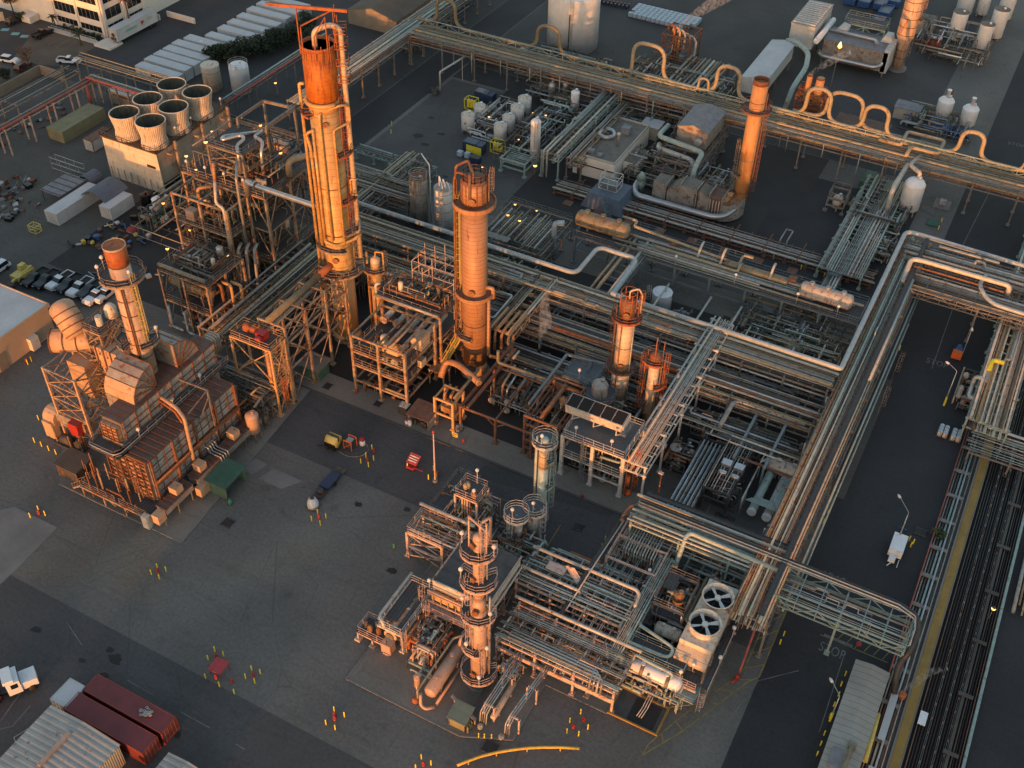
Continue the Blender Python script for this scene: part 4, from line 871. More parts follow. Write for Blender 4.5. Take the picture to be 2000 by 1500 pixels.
for k in range(15):
 m=M();yy=66+k*5.6;m.box(7.0,yy,.65,9.5,yy+.55,.85);m.box(7.1,yy+.1,0,7.3,yy+.4,.65);m.box(9.2,yy+.1,0,9.4,yy+.4,.65);part(m,'crossbeam','concrete_light',RL)
for k,(y0,y1)in enumerate(((58,66),(66.6,72),(74,79),(83,90))):
 m=M();m.box(8.05,y0,1.0,8.9,y1,1.12);part(m,'cover','roof_white',RL)
RT=rack('pipe_rack','teal and grey rack along the right edge above the trench crossing','y',141,205,6.4,12.4,[3.2,5.0],9,20,'steel_teal',TEALS+['pipe_olive'],GRP,rmax=.24,fill=.85)
pipe(RT,[(6.8,150.5,5.6),(5.6,150.5,5.6),(5.6,150.5,4.2),(5.6,146.8,4.2),(6.8,146.8,4.2)],.3,'pipe_pale',12,.6);pipe(RT,[(7.2,152.8,5.9),(7.2,155,6.4),(9,155,6.4)],.36,'safety_yellow',12)
m=M()
for k in range(8):m.hoop(7.3,150.9+k*.26,5.2,.55,.12,14,.18)
part(m,'hose_coil','pipe_pale',RT)
RX=rack('pipe_bridge','low bridge of parallel pale pipes over the dark trench at the right edge','x',8.2,26,136.6,142,[2.6],4,21,'steel',['pipe_pale','pipe_grey','pipe_teal'],GRP,fill=.7,rmax=.13,jog=False)
pipe(RX,[(8.6,152,3.4),(8.6,143,3.4),(9.6,142.2,3.4),(26,142.2,3.4)],.22,'pipe_blue',12,1.2)
RE=thing('pipe_track','pipes and valves beyond the teal wall at the right edge','pipe track',(21,100,0))
g=seeded('re')
for k in range(7):pipe(RE,[(19.4+k*.55,110+g.uniform(0,3),.6),(19.4+k*.55,124,.6)],g.uniform(.1,.28),g.choice(['pipe_grey','pipe_pale','pipe_beige','pipe_olive']))
def trestle(name,label,axis,a0,a1,c,z,n,w,pipes,post='steel_pink'):
 Q=(lambda a,c_,z_:(a,c_,z_))if axis=='x' else(lambda a,c_,z_:(c_,a,z_))
 t=thing(name,label,'pipe rack',Q((a0+a1)/2,c,0),'pipe trestles by the cooling tower')
 for k in range(n):
  a=a0+(a1-a0)*k/(n-1)
  for s in(-w/2,w/2):
   m=M();m.bar(Q(a,c+s,0),Q(a,c+s,z),.26);part(m,'post',post,t)
  m=M();m.bar(Q(a,c-w/2-.3,z-.1),Q(a,c+w/2+.3,z-.1),.22);part(m,'crossbeam',post,t)
 for o,r,mt,dz in pipes:pipe(t,[Q(a0-1,c+o,z+dz),Q(a1+1,c+o,z+dz)],r,mt)
 m=M()
 for s in(-w/2,w/2):m.bar(Q(a0,c+s,z-.25),Q(a1,c+s,z-.25),.16,.2)
 part(m,'stringer',post,t);return t
TA=trestle('pipe_trestle','trestle with the long red pipe running to the left edge of the picture','y',104,156.6,-185.4,6.0,9,2.2,[(-.7,.13,'pipe_grey',.15),(-.2,.10,'pipe_rust',.12),(.25,.10,'pipe_dark',.12),(.75,.26,'pipe_red',.28)])
m=M();m.path([(-184.6,153.4,.2),(-184.6,153.4,6)],.34,12);part(m,'red_riser','pipe_red',TA)
TB=trestle('pipe_trestle','trestle from the red-pipe corner to the cooling tower, with red and teal pipes','x',-185,-163,155.8,6.2,5,2.0,[(-.8,.26,'pipe_red',.28),(.1,.09,'pipe_grey',.1),(.7,.2,'pipe_teal',.24)],'steel')
TC=trestle('pipe_trestle','trestle with three sunlit tan rails between the container yard and the red pipe','x',-193.6,-158,161.2,6.4,6,2.4,[(-1,.10,'pipe_beige',.5),(-.3,.10,'pipe_beige',.5),(.5,.10,'pipe_beige',.5),(1.1,.10,'pipe_beige',.9)],'steel')
TD=trestle('pipe_trestle','double portal trestle of dark pipes at the far left, left of the red pipe','y',122,158,-194,5.2,3,5,[(-1.8,.12,'pipe_dark',.1),(-1.2,.14,'pipe_grey',.1),(0,.12,'pipe_dark',.1),(.8,.12,'pipe_dark',.1),(1.7,.12,'pipe_grey',.1)],'steel_warm')
TE=trestle('pipe_trestle','double line of red and teal pipes from behind the white tank to the tallest column','y',158,200,-154.2,5.4,7,2.4,[(-.9,.22,'pipe_teal',.2),(-.2,.12,'pipe_grey',.1),(.9,.26,'pipe_red',.3)],'steel')
TF=rack('pipe_rack','low dark rack of rusty pipes behind the cooling tower','x',-152,-135,158.6,161.6,[2.4,3.6],4,23,'steel',BEI,None,rmax=.15)
# furnace, cooling tower, left-hand structures
FU=thing('furnace','long grey panelled furnace with rusty ribs and brown roof, near end tinted sunlit orange','furnace',(-94,79,0))
def slab(nm,mt,*b,root=FU):m=M();m.box(*b);return part(m,nm,mt,root)
slab('side_box','furnace_grey',-95.3,70,2.2,-91.5,88.2,9.9);slab('roof','furnace_roof',-95.4,69.9,9.9,-91.4,88.3,10.15)
m=M()
for k in range(17):m.box(-95.4,70.2+k*1.12,10.15,-91.4,70.32+k*1.12,10.28)
part(m,'roof_rib','steel_rusty',FU)
m=M()
for k in range(5):y=70.1+k*4.48;m.box(-91.5,y,1.4,-91.1,y+.3,10.1)
for k in range(13):y=70.1+k*1.49;m.box(-91.5,y,2.2,-91.38,y+.08,9.9)
for z in(3.4,4.7,6.0,7.3,8.6):m.box(-91.5,70,z,-91.36,88.2,z+.1)
m.box(-91.5,70,5.4,-90.9,88.2,5.75)
part(m,'wall_rib','steel_rusty',FU)
slab('end_panel','furnace_end_lit',-95.2,69.75,2.6,-91.7,69.99,9.8)
m=M()
for k in range(9):z=2.6+k*.9;m.box(-95.25,69.5,z,-91.6,69.74,z+.14)
for k in range(4):x=-95.2+k*1.15;m.box(x,69.45,2.6,x+.16,69.74,9.8)
for k in range(5):m.bar((-95,69.3,2.8+k*1.6),(-91.8,69.3,3.6+k*1.6),.1)
m.box(-95.3,69.5,9.6,-91.5,69.8,10.25)
part(m,'end_rib','steel_rusty',FU)
slab('left_box','furnace_grey',-100.6,71,2.2,-96.6,91,10);slab('left_end_panel','furnace_end_lit',-100.5,70.75,2.6,-96.7,70.99,9.7)
m=M()
for k in range(8):z=2.6+k*.95;m.box(-100.6,70.5,z,-96.6,70.74,z+.14)
for k in range(4):x=-100.5+k*1.2;m.box(x,70.45,2.6,x+.16,70.74,9.7)
part(m,'end_rib','steel_rusty',FU)
slab('upper_box','furnace_grey',-99.9,71.3,10.6,-96.5,91,13.9);slab('upper_roof','furnace_roof',-100,71.2,13.9,-96.4,91.1,14.15)
m=M();m.box(-99.7,70.6,10.7,-96.7,71.2,13.4);part(m,'burner_door','furnace_end_lit',FU)
m=M()
for k in range(5):m.box(-99.75,70.45,10.7+k*.62,-96.65,70.6,10.82+k*.62)
for k in range(4):m.box(-99.7+k*.97,70.42,10.7,-99.58+k*.97,70.58,13.4)
part(m,'door_rib','steel_rusty',FU)
m=M()
for k in range(9):y=71.6+k*2.4;m.box(-96.5,y,10.6,-96.32,y+.16,14)
for z in(11.6,12.7):m.box(-96.5,71.3,z,-96.34,91,z+.1)
part(m,'wall_rib','steel_rusty',FU)
m=M();m.box(-96.4,69,10.2,-95.0,92,10.3);m.box(-100.6,68.2,10.2,-95,70.4,10.3);part(m,'walkway','grating',FU)
m=M();m.rail([(-95.2,92,10.3),(-95.2,69.2,10.3),(-95.8,68.3,10.3),(-100,68.3,10.3),(-100.7,69,10.3),(-100.7,70.8,10.3)],1.1,False,.07,1.8);part(m,'railing','steel',FU)
m=M();m.path([(-95.1,90,10.9),(-95.1,69,10.9),(-95.7,68.2,10.9),(-100.1,68.2,10.9),(-100.8,69,10.9),(-100.8,71,10.9)],.09,8,.6);part(m,'pipe','galv',FU)
m=M();m.box(-103,66.9,2.0,-91,70.4,2.15);m.box(-91.4,67,2.0,-90.6,90,2.12);part(m,'burner_deck','grating',FU)
m=M();m.bar((-103.2,66.8,2.05),(-90.8,66.8,2.05),.22,.3);
for x in(-103,-99,-95,-91):m.bar((x,66.9,.1),(x,66.9,2),.2)
for y in(72,77,82,87):m.bar((-90.7,y,.1),(-90.7,y,2),.2)
for x in(-98.5,-96.2):m.bar((x,66.9,2),(x+.8,67.5,.1),.16)
part(m,'deck_frame','steel_warm',FU)
m=M();m.rail([(-103,70,2.15),(-103,67,2.15),(-96.8,67,2.15)],1.05,False,.06);m.rail([(-96,67,2.15),(-91,67,2.15)],1.05,False,.05);m.stairs((-105.6,67.6,.1),(-103,67.6,2.1));part(m,'railing','steel_warm',FU)
m=M();m.ladder(-96.2,69.2,2.2,10.3,-math.pi/2);part(m,'ladder','steel_rusty',FU)
g=seeded('fpipe')
for k in range(26):
 x=g.uniform(-102.5,-91.6);y=g.uniform(67.4,69.6);z=g.uniform(2.2,6);q=g.choice((0,1,2));p=[(x,y,z)]
 if q==0:p+=[(x,y,z+g.uniform(1.5,4.5))]
 elif q==1:p=[(x,y,z),(min(x+g.uniform(1,3.5),-91.5),y,z),(min(x+3.5,-91.5),y,z-1)]
 else:p=[(x,y,z),(x,y-.4,z),(x,y-.4,.4)]
 pipe(FU,p,g.uniform(.06,.13),g.choice(['steel_warm','pipe_rust','steel_rusty','pipe_beige']))
m=M()
for y0,y1 in((68.6,74.2),(75.2,80.6),(82,90)):m.box(-90.4,y0,2.0,-88.7,y1,3.1)
part(m,'side_duct','duct_grey',FU)
m=M()
for y0,y1 in((68.5,74.3),(75.1,80.7),(81.9,90.1)):
 m.box(-90.5,y0,3.1,-88.6,y1,3.2)
 k=y0
 while k<y1:m.box(-90.5,k,3.2,-88.6,k+.1,3.3);k+=.8
part(m,'duct_roof','furnace_roof',FU)
for y in(71.3,76.4,84):m=M();m.box(-90.4,y,3.2,-89,y+1.4,4.4);part(m,'duct_elbow','duct_tan',FU)
m=M();m.box(-89.9,66.9,1.5,-88.7,68.4,3.2);m.box(-88.7,74.4,.6,-87.6,77.2,2.2);part(m,'fan_box','duct_tan',FU)
m=M()
for y in(68.2,71,73.8,78,82,86,90):
 for x in(-90.2,-88.9):m.bar((x,y,0),(x,y,2.1),.15)
 m.bar((-90.2,y,.2),(-88.9,y,1.9),.08)
part(m,'leg','steel',FU)
m=M();m.box(-91.6,66.4,.1,-90.5,67.3,2.4);part(m,'cabinet','tank_cream',FU)
for k in range(4):pipe(FU,[(-91.2,80+k*.5,4.5),(-90.4,80+k*.5,4.5),(-90.2,80+k*.5,3.6),(-88.2,80+k*.5,3.6),(-88.0,80+k*.5,2)],.1,'galv')
pipe(FU,[(-91,69.8,5.95),(-91,90,5.95)],.18,'pipe_rust');pipe(FU,[(-91,91,6),(-91,93,6),(-89.7,93,5.8),(-89.6,91.2,5.4),(-89.4,89.6,5.2)],.16,'pipe_beige')
def elbow(y0,s,label=None):
 r0,r1,n=.15,4.4,5;z0=14.1;x0,x1=-102.6,-97.2
 m=M();P=[]
 for k in range(n+1):
  a=math.pi/2*k/n;P.append((y0-s*r1*math.cos(a),z0+r1*math.sin(a)*.96))
 poly=[(x1,y0,z0)]+[(x1,p[0],p[1])for p in P]
 if s<0:poly=poly[::-1]
 m.extr(poly,(x0-x1,0,0));e=part(m,'breeching_elbow','duct_grey',FU,label)
 m=M()
 for p in P:m.bar((x1+.06,y0,z0+.05),(x1+.06,p[0],p[1]),.14);m.bar((x1,p[0],p[1]),(x0,p[0],p[1]),.14)
 for a,b in zip(P,P[1:]):m.bar((x1+.05,a[0],a[1]),(x1+.05,b[0],b[1]),.12);m.bar((x1+.05,(a[0]*.55+y0*.45),(a[1]*.55+z0*.45)),(x1+.05,(b[0]*.55+y0*.45),(b[1]*.55+z0*.45)),.05)
 part(m,'elbow_seam','steel_rusty',FU)
 m=M();p,q,r_=P[0],P[1],P[2];o=.07*s
 m.face([(x0,p[0]-o,p[1]),(x1,p[0]-o,p[1]),(x1,q[0]-o,q[1]+.03),(x0,q[0]-o,q[1]+.03)]);m.face([(x0,q[0]-o,q[1]+.06),(x1,q[0]-o,q[1]+.06),(x1,r_[0]-o*.7,r_[1]+.06),(x0,r_[0]-o*.7,r_[1]+.06)])
 part(m,'elbow_sunlit_face','duct_tan',FU)  # tan faces put low sunlight into the colour of the grey elbow
elbow(79.4,1);elbow(84.0,-1)
m=M();m.box(-102.6,75,11,-97.2,79.2,14.1);m.box(-102.6,84.2,11,-97.2,88.4,14.1);part(m,'riser_duct','duct_grey',FU)
pipe(FU,[(-98.6,79.4,12.8),(-93.2,78.6,12.4),(-91.0,77.6,12.2),(-91.0,77.4,2.2)],.28,'duct_tan',12,.8);pipe(FU,[(-98.6,79.0,12.5),(-93,78.1,12.0),(-91.1,77.1,11.8)],.14,'rust_orange')
m=M();m.bar((-97.5,83,13),(-91.2,83,13.2),.22);m.bar((-91.2,83,13.2),(-91.2,83,2),.24);m.bar((-91.2,78,12),(-91.2,83,13.2),.16);m.bar((-91.2,78,7),(-91.2,83,12),.12);m.bar((-91.2,78,12),(-91.2,83,7),.12);m.bar((-95,79,11.8),(-91,78,8.5),.16)
part(m,'portal_frame','steel',FU)
for y in(73,80,86):plamp(FU,-95.4,y,10.3,1.5)
m=M()
for k in range(8):m.path([(-101.2,91.6+k*.5,8.4),(-101.2,91.6+k*.5,11.4),(-99.4,91.6+k*.5,11.4),(-99.4,91.6+k*.5,8.6)],.16,8,.4)
part(m,'finned_cooler','tank_cream',FU)
m=M();
for x,y in((-101.4,91.4),(-98.8,91.4),(-98.8,95.6),(-101.4,95.6)):m.bar((x,y,0),(x,y,11.5),.16)
m.bar((-98.8,91.4,11),(-98.8,95.6,11),.14);m.bar((-98.8,91.4,6),(-98.8,95.6,6),.14);part(m,'cooler_frame','steel',FU)
x,y=-100.6,81.4
SL=tower('exhaust_stack','leaning-looking pinkish stack with scorched orange mouth, standing on the furnace','stack',x,y,[('shell','clad_stack',[(1.8,10.4),(1.78,20),(1.72,33)]),('mouth','rust_orange',[(1.76,33.2),(1.8,36)]),('rim','clad_stack',[(1.82,35.8),(1.86,36.1),(1.72,36.1),(1.72,35.9)])],plats=[(31.2,1.75,3.3,0,360,'grating','steel_warm'),(20.2,1.8,3.2,-40,60,'grating','steel_warm'),(20.2,1.8,3.4,180,270,'grating','steel_warm')],ladders=[(-5,2.05,20.2,31.2,'yellow_pale'),(-120,2.0,11,20.2,'steel_rusty')],pipes=[('steel_rusty',.09,[(-62,1.95,31),(-62,1.95,16)]),('steel_rusty',.09,[(-54,1.95,31),(-54,1.95,16)])],bands=[(z,1.8,'steel_rusty')for z in(12.5,15,17.5,20,22.5,25,27.5,30)],n=32,rs=.83)
for a in(-175,-130,-20):plamp(SL,*pol(x,y,2.8,a,31.2),1.9)
plamp(SL,*pol(x,y,2.7,30,20.2),1.8)
m=M();m.lathe(x,y,[(1.42,33.1),(1.43,36.05)],32,False,False);m.f=[f[::-1]for f in m.f];m.lathe(x,y,[(1.42,33.1),(.02,33.1)],32,False,False);part(m,'inner_wall','steel_dark',SL)
AH=thing('air_duct','big orange-tan cylindrical duct bending down beside the furnace, ringed with ribs','duct',(-112,80,0))
P0,P1=Vector((-116.9,79.2,14.6)),Vector((-108.6,84.6,14.6));d=(P1-P0).normalized();L=(P1-P0).length
m=M();m.lathe_ax(P0,d,[(1.75,0),(1.75,L)],28);part(m,'cross_duct','duct_tan',AH)
m=M()
for k in range(5):m.lathe_ax(P0+d*(L*k/5.2),d,[(1.74,0),(1.88,.02),(1.88,.16),(1.74,.18)],28,False)
m.bar(P0+Vector((0,0,1.8)),P1+Vector((0,0,1.8)),.14);part(m,'duct_rib','steel_rusty',AH)
A0=Vector((*W(118,598,19.2),19.2));A1=Vector((*W(156,655,15.6),15.6));d=(A1-A0).normalized();L=(A1-A0).length
m=M();m.lathe_ax(A0,d,[(.1,-.9),(1.0,-.72),(1.6,-.35),(1.9,.2),(1.9,L)],28);part(m,'down_duct','duct_tan',AH)
m=M()
for k in range(4):m.lathe_ax(A0+d*(1+L*k/4.4),d,[(1.88,0),(2.02,.02),(2.02,.16),(1.88,.18)],28,False)
part(m,'duct_rib','steel_rusty',AH)
m=M();m.box(-108.8,79.8,12.9,-102.2,84.6,16.6);part(m,'box_duct','duct_tan',AH)
m=M()
for k in range(5):m.box(-108.4+k*1.4,79.6,12.8,-108.24+k*1.4,84.7,16.75)
part(m,'duct_rib','steel_rusty',AH)
m=M();n=4
for(xa,ya,xb,yb,za,zb)in((-114,78.5,-110.5,82,4.6,12.6),):
 m.v+=[(xa+1.2,ya+1.2,za),(xb-1.2,ya+1.2,za),(xb-1.2,yb-1.2,za),(xa+1.2,yb-1.2,za),(xa,ya,8.5),(xb,ya,8.5),(xb,yb,8.5),(xa,yb,8.5),(xa,ya,zb),(xb,ya,zb),(xb,yb,zb),(xa,yb,zb)]
 for o in(0,4):
  for k in range(4):m.f.append((o+k,o+(k+1)%4,o+4+(k+1)%4,o+4+k));m.sm.append(False)
 m.f+=[(3,2,1,0),(8,9,10,11)];m.sm+=[False]*2
part(m,'hopper','duct_tan',AH)
LT=thing('lattice_tower','yellow-lit lattice tower of crossed steel bars under the orange-tan duct','tower',(-110.5,78,0))
xs,ys=(-114.2,-108.1),(74.6,80.2)
for x in xs:
 for y in ys:m=M();m.bar((x,y,0),(x,y,14.2),.34);part(m,'leg','duct_tan',LT)
m=M();zz=[0,2.8,5.6,8.4,11.2,14]
for z in zz[1:]:
 for x in xs:m.bar((x,ys[0],z),(x,ys[1],z),.2)
 for y in ys:m.bar((xs[0],y,z),(xs[1],y,z),.2)
part(m,'beam','steel_warm',LT);m=M()
for z0,z1 in zip(zz,zz[1:]):
 for x in xs:m.bar((x,ys[0],z0),(x,ys[1],z1),.15);m.bar((x,ys[1],z0),(x,ys[0],z1),.15)
 for y in ys:m.bar((xs[0],y,z0),(xs[1],y,z1),.15);m.bar((xs[1],y,z0),(xs[0],y,z1),.15)
part(m,'brace','steel_warm',LT)
ST=deckframe('stair_tower','railed steel platform tower with fans between the big duct and the furnace stack',-110.6,-107.6,80.6,86,[12,15.5,18.6],2,2,steel='steel_warm',decks=[12,15.5,18.6],rails=[12,15.5,18.6],brace='s n e w')
m=M();m.lathe(-109,84.6,[(.9,18.7),(.9,20.2),(.5,20.8),(.1,20.9)],14);m.lathe(-109,82.2,[(.5,18.7),(.5,20.3)],12);part(m,'fan_motor','tank_cream',ST)
m=M();m.stairs((-107.2,79.6,9.5),(-107.2,84,12),.8);m.stairs((-106.6,84,12),(-106.6,79.6,15.5),.8);m.stairs((-107.2,79.6,15.5),(-107.2,84,18.6),.8);part(m,'stairs','steel_warm',ST)
BF=thing('blower','tan scroll-shaped blower housing with ductwork at the foot of the lattice tower','blower',(-114,74.5,0))
m=M();n=16;m.extr([(-117.0+0,75.2+1.6*math.cos(6.283*k/n),3.4+1.6*math.sin(6.283*k/n))for k in range(n)],(2.2,0,0));m.box(-116.9,73.2,.2,-115,74.4,3.4);part(m,'scroll','duct_tan',BF)
m=M();m.box(-114.8,74.4,3.2,-109,76.2,5.0);part(m,'duct','duct_grey',BF);m=M();m.box(-111.2,73.4,3.0,-109.4,74.6,5.4);part(m,'damper','red',BF)
m=M();m.lathe_ax((-113.6,73.4,1.2),(1,0,0),[(.2,0),(.75,.05),(.75,1.9),(.2,1.95)],14);m.lathe_ax((-110.6,73.2,1.1),(0,1,0),[(.6,0),(.6,1.4)],14);m.box(-115,72.6,0,-109.4,74.8,.35);part(m,'motor','steel_dark',BF)
m=M()
for x,y in((-114.4,73),(-111,72.6),(-109.2,73),(-109.2,76)):m.bar((x,y,0),(x,y,3.4),.16)
part(m,'leg','steel_warm',BF)
for k in range(3):mesh_ladder(BF,-108.4,73.4-k*.0,0,-90,.2,3.6,'steel_rusty')if k==0 else None
def hut(name,label,x0,x1,y0,y1,h,wall,roof,over=.3,tilt=.25,cat='shed',openside=None,group=None):
 t=thing(name,label,cat,((x0+x1)/2,(y0+y1)/2,0),group);m=M()
 W_=.1
 if openside!='s':m.box(x0,y0,0,x1,y0+W_,h)
 if openside!='n':m.box(x0,y1-W_,0,x1,y1,h+tilt*.9)
 if openside!='e':m.box(x1-W_,y0+W_,0,x1,y1-W_,h)
 m.box(x0,y0+W_,0,x0+W_,y1-W_,h);part(m,'wall',wall,t)
 m=M();m.extr([(x0-over,y0-over,h),(x0-over,y1+over,h+tilt),(x0-over,y1+over,h+tilt+.1),(x0-over,y0-over,h+.1)],(x1-x0+2*over,0,0));part(m,'roof',roof,t)
 m=M()
 for x in(x0,x1):m.bar((x,y0-.05,0),(x,y0-.05,h),.1)
 part(m,'post','steel',t);return t
hut('instrument_shed','dark shed with a brown ribbed roof and piped flank, left of the furnace steps',-109.2,-105.4,68.2,71.2,2.5,'steel_dark','roof_brown',.3,.3)
hut('green_shelter','open green shelter with a green roof beside the furnace pad','' and 0 or-88.0,-84.6,76.2,80.6,2.6,'green_wall','roof_green',.3,.25,'shelter','e')
hut('green_hut','green-walled hut with a tan roof below the lattice bridge',-91.2,-87.9,103.6,106.4,2.6,'green_wall','roof_tar',.5,.1)
t=thing('green_hydrant','green water hydrant by the green shelter','hydrant',(-83.8,75.8,0));m=M();m.lathe(-83.8,75.8,[(.35,0),(.35,.5),(.25,.6),(.3,.9),(.1,1.1)],12,True);m.tube((-84.3,75.8,.7),(-83.3,75.8,.7),.14);part(m,'body','green',t)
vtank('pink_vessel','upright pink vessel on four legs, topped by a bent pipe, right of the furnace',*W(500,858),1.0,1.9,5.1,'clad_pink',None,.55,4,'vessel',legmat='steel')
# cooling tower
CT=thing('cooling_tower','pale concrete-walled cooling tower carrying six ribbed cone stacks','cooling tower',(-154.4,145.5,0))
x0,x1,y0,y1=-161.3,-147.4,134.6,156.6
m=M();m.v+=[(x0,y0-.1,0),(x1+.4,y0-.1,0),(x1-1.2,y1,0),(x0,y1,0),(x0,y0,9),(x1,y0,9),(x1,y1,9),(x0,y1,9)]
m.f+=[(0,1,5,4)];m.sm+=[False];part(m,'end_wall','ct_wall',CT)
m=M();m.box(x0+.02,y0+.02,0,x1-.02,y1,8.98);part(m,'side_wall','ct_side_shaded',CT)
m=M();m.box(x0-.3,y0-.3,9,x1+.3,y1+.3,9.2);part(m,'deck','wood_deck',CT)
m=M();m.rail([(x0-.2,y0-.2,9.2),(x1+.2,y0-.2,9.2),(x1+.2,y1+.2,9.2),(x0-.2,y1+.2,9.2)],1.0,True,.08,1.4);part(m,'railing','roof_brown',CT)
m=M();m.box(x1-.05,y0+.6,.6,x1+.05,y1-.5,2.0);m.box(x1-3,y0-.16,5.4,x1-.9,y0-.05,5.9);part(m,'louver','dark_gap',CT)
m=M()
for k in range(3):yy=136+k*8;m.path([(x1+.5,yy+3.5,0),(x1+.5,yy+3.5,9.6)],.3,10);m.tube((x1-1.2,yy+1.6,7.6),(x1+1.2,yy+1.6,7.6),.25,10)
part(m,'riser','steel_warm',CT)
for k in range(8):m=M();m.box(x0+.6+k*1.7,y0-.35,0,x0+.75+k*1.7,y0-.05,2.5);part(m,'buttress','ct_wall',CT)
for i,cx in enumerate((-156.3,-149.7)):
 for j,cy in enumerate((136.6+.5,143.7,150.8)):
  n=44;m=M();prof=[(2.55,9.2),(2.5,10),(2.3,10.9),(2.38,11.8),(2.62,13),(2.88,14.3)]
  m.lathe(cx,cy,prof,n,False,False);s=part(m,'fan_stack','ct_stack',CT)
  m=M()
  for k in range(n):
   a=2*math.pi*k/n
   for(ra,za),(rb,zb_)in zip(prof,prof[1:]):m.bar((cx+ra*math.cos(a),cy+ra*math.sin(a),za),(cx+rb*math.cos(a),cy+rb*math.sin(a),zb_),.13)
  part(m,'stack_rib','ct_stack',s)
  m=M();m.lathe(cx,cy,[(r-.12,z)for r,z in prof],n,False,False);m.f=[f[::-1]for f in m.f];m.lathe(cx,cy,[(2.4,9.6),(.05,9.61)],24,False,False);part(m,'stack_inside','ct_inner',s)
  m=M();m.lathe(cx,cy,[(2.76,14.28),(2.95,14.3),(2.95,14.42),(2.76,14.42),(2.76,14.28)],n,False,False);part(m,'stack_rim','tank_cream',s)
  m=M()
  for k in range(6):a=k*math.pi/3+.3;m.bar((cx,cy,11.4),(cx+2.1*math.cos(a),cy+2.1*math.sin(a),11.4),.35,.06)
  m.lathe(cx,cy,[(.4,11.2),(.4,11.6)],12,True);part(m,'fan_blades','steel_dark',s)
for k in range(5):plamp(CT,x1-.3,136.4+k*4.6,9.2,2.2)
# multi-level process structure between furnace and tallest column
A1_=deckframe('process_structure','dark two-storey steel structure with a tan drum inside, left of the lattice bridge',-118.3,-108.3,103.2,112.2,[6,12],3,3,steel='steel_warm',decks=[6,12],rails=[6,12],brace='nk wk',colw=.36)
hvessel('tan_drum','tan lying drum inside the dark two-storey steel structure',(-113.6,105.2,9),'x',8.4,1.0,'vessel_olive','drums in the process structures',zb=6,saddle='steel')
for k,(x,mt)in enumerate(((-108,'pipe_rust'),(-106.6,'clad_skirt'),(-105.2,'clad_skirt'))):pipe(A1_,[(x-2,106+k*.8,10.6),(x,106+k*.8,10.6),(x,106+k*.8,2.5+2*k)],.26,mt,12)
pipe(A1_,[(-118.6,103.6,12.6),(-109,103.6,12.6)],.34,'pipe_beige',12);pipe(A1_,[(-114,105,12.7),(-108,105,12.7)],.24,'pipe_olive',12)
pipe(A1_,[(-115.4,107.4,12.5),(-113,107.4,13.6),(-112,106.2,13.4),(-112,106.2,12.3)],.26,'pipe_grey',12)
for k in range(3):pipe(A1_,[(-117.5+k*3.4,102.7,5),(-117.5+k*3.4,102.7,.6),(-115+k*3.4,102.7,.6)],.24,'pipe_blue' if k<2 else 'pipe_grey',12)
A2_=deckframe('process_structure','tall open steel frame with a dark deck halfway up, behind the two-storey structure',-122.3,-110.9,113.2,118.6,[5,10,14.8,20],3,2,steel='steel_warm',decks=[5,10,14.8],rails=[10,14.8],brace='nk wk',colw=.4)
m=M();m.box(-120.6,113.6,14.9,-118.8,115,16.8);part(m,'cabinet','clad_pink',A2_);
m=M();m.lathe_ax((-118.4,114.4,15.6),(1,0,0),[(.35,0),(.6,.1),(.6,.9),(.3,1)],14);part(m,'motor','pipe_rust',A2_)
pipe(A2_,[(-117,117.6,20.4),(-118.8,115.6,20.4),(-118.8,115.6,16.2)],.3,'clad_tan',12);pipe(A2_,[(-113.4,114.4,24),(-113,113.4,20.6),(-111.4,113.2,20.2),(-111.2,113,9)],.26,'pipe_pale',12)
for k in range(3):pipe(A2_,[(-110.2+k*1.2,114.6+k*.6,13),(-109.8+k*1.2,113.2+k*.6,12.6),(-109.4+k*1.2,112+k*.6,3.2),(-106.8+k*1.2,112+k*.6,3),(-106.8+k*1.2,112+k*.6,1)],.27,'pipe_grey',12)
A3_=deckframe('process_structure','highest steel structure by the cooling tower, grated decks with silver bent pipes on top','' and 0 or-125,-107.6,119.2,132.5,[7,13.5,20],4,3,steel='steel_warm',decks=[7,13.5,20],rails=[7,20],brace='sk ek nk wk',colw=.4)
A4_=deckframe('upper_deck','top grated deck with a large open portal frame, on the highest steel structure',-119,-111.8,120,127.4,[23.5,26.6],2,2,steel='steel',decks=[26.6],rails=[26.6],brace='s w',base=20,colw=.36)
m=M()
for x,y in((-117.6,133.6),(-111.6,134.2),(-111.6,126.5),(-117.6,126.5)):m.bar((x,y,20),(x,y,28.6),.36)
m.bar((-117.6,126.5,28.5),(-117.6,133.6,28.5),.3,.5);m.bar((-111.6,126.5,28.5),(-111.6,134.2,28.5),.4,.7);m.bar((-117.6,133.6,28.5),(-111.6,134.2,28.5),.3,.5)
part(m,'portal_frame','steel',A4_)
SV='silver'
pipe(A4_,[(-113.4,127,27),(-117.8,122.6,27),(-117,121.2,27.2),(-115,124,27.4),(-113.6,123.2,27.4),(-114,121.4,27),(-112.8,120.2,26.8),(-112.6,119.8,23)],.3,SV,14,1.1)
pipe(A4_,[(-113.6,127.6,27),(-112.6,126.4,27.4),(-113.2,124.9,27.2),(-110.8,124.4,27.2),(-110.4,123,26),(-110.2,122.6,20)],.3,SV,14,1.1)
pipe(A3_,[(-108.2,126.8,20.2),(-108.2,126.8,23.2),(-105.2,130.4,23.4),(-103.2,130.6,22.8),(-102.8,130.6,20)],.55,'pipe_beige',16,1.8)
pipe(A3_,[(-108.6,116.4,22),(-108.2,116.0,25),(-106.6,115.5,25),(-94.5,115.4,25),(-93,115.5,25)],.44,'silver',16,1.6)
m=M()
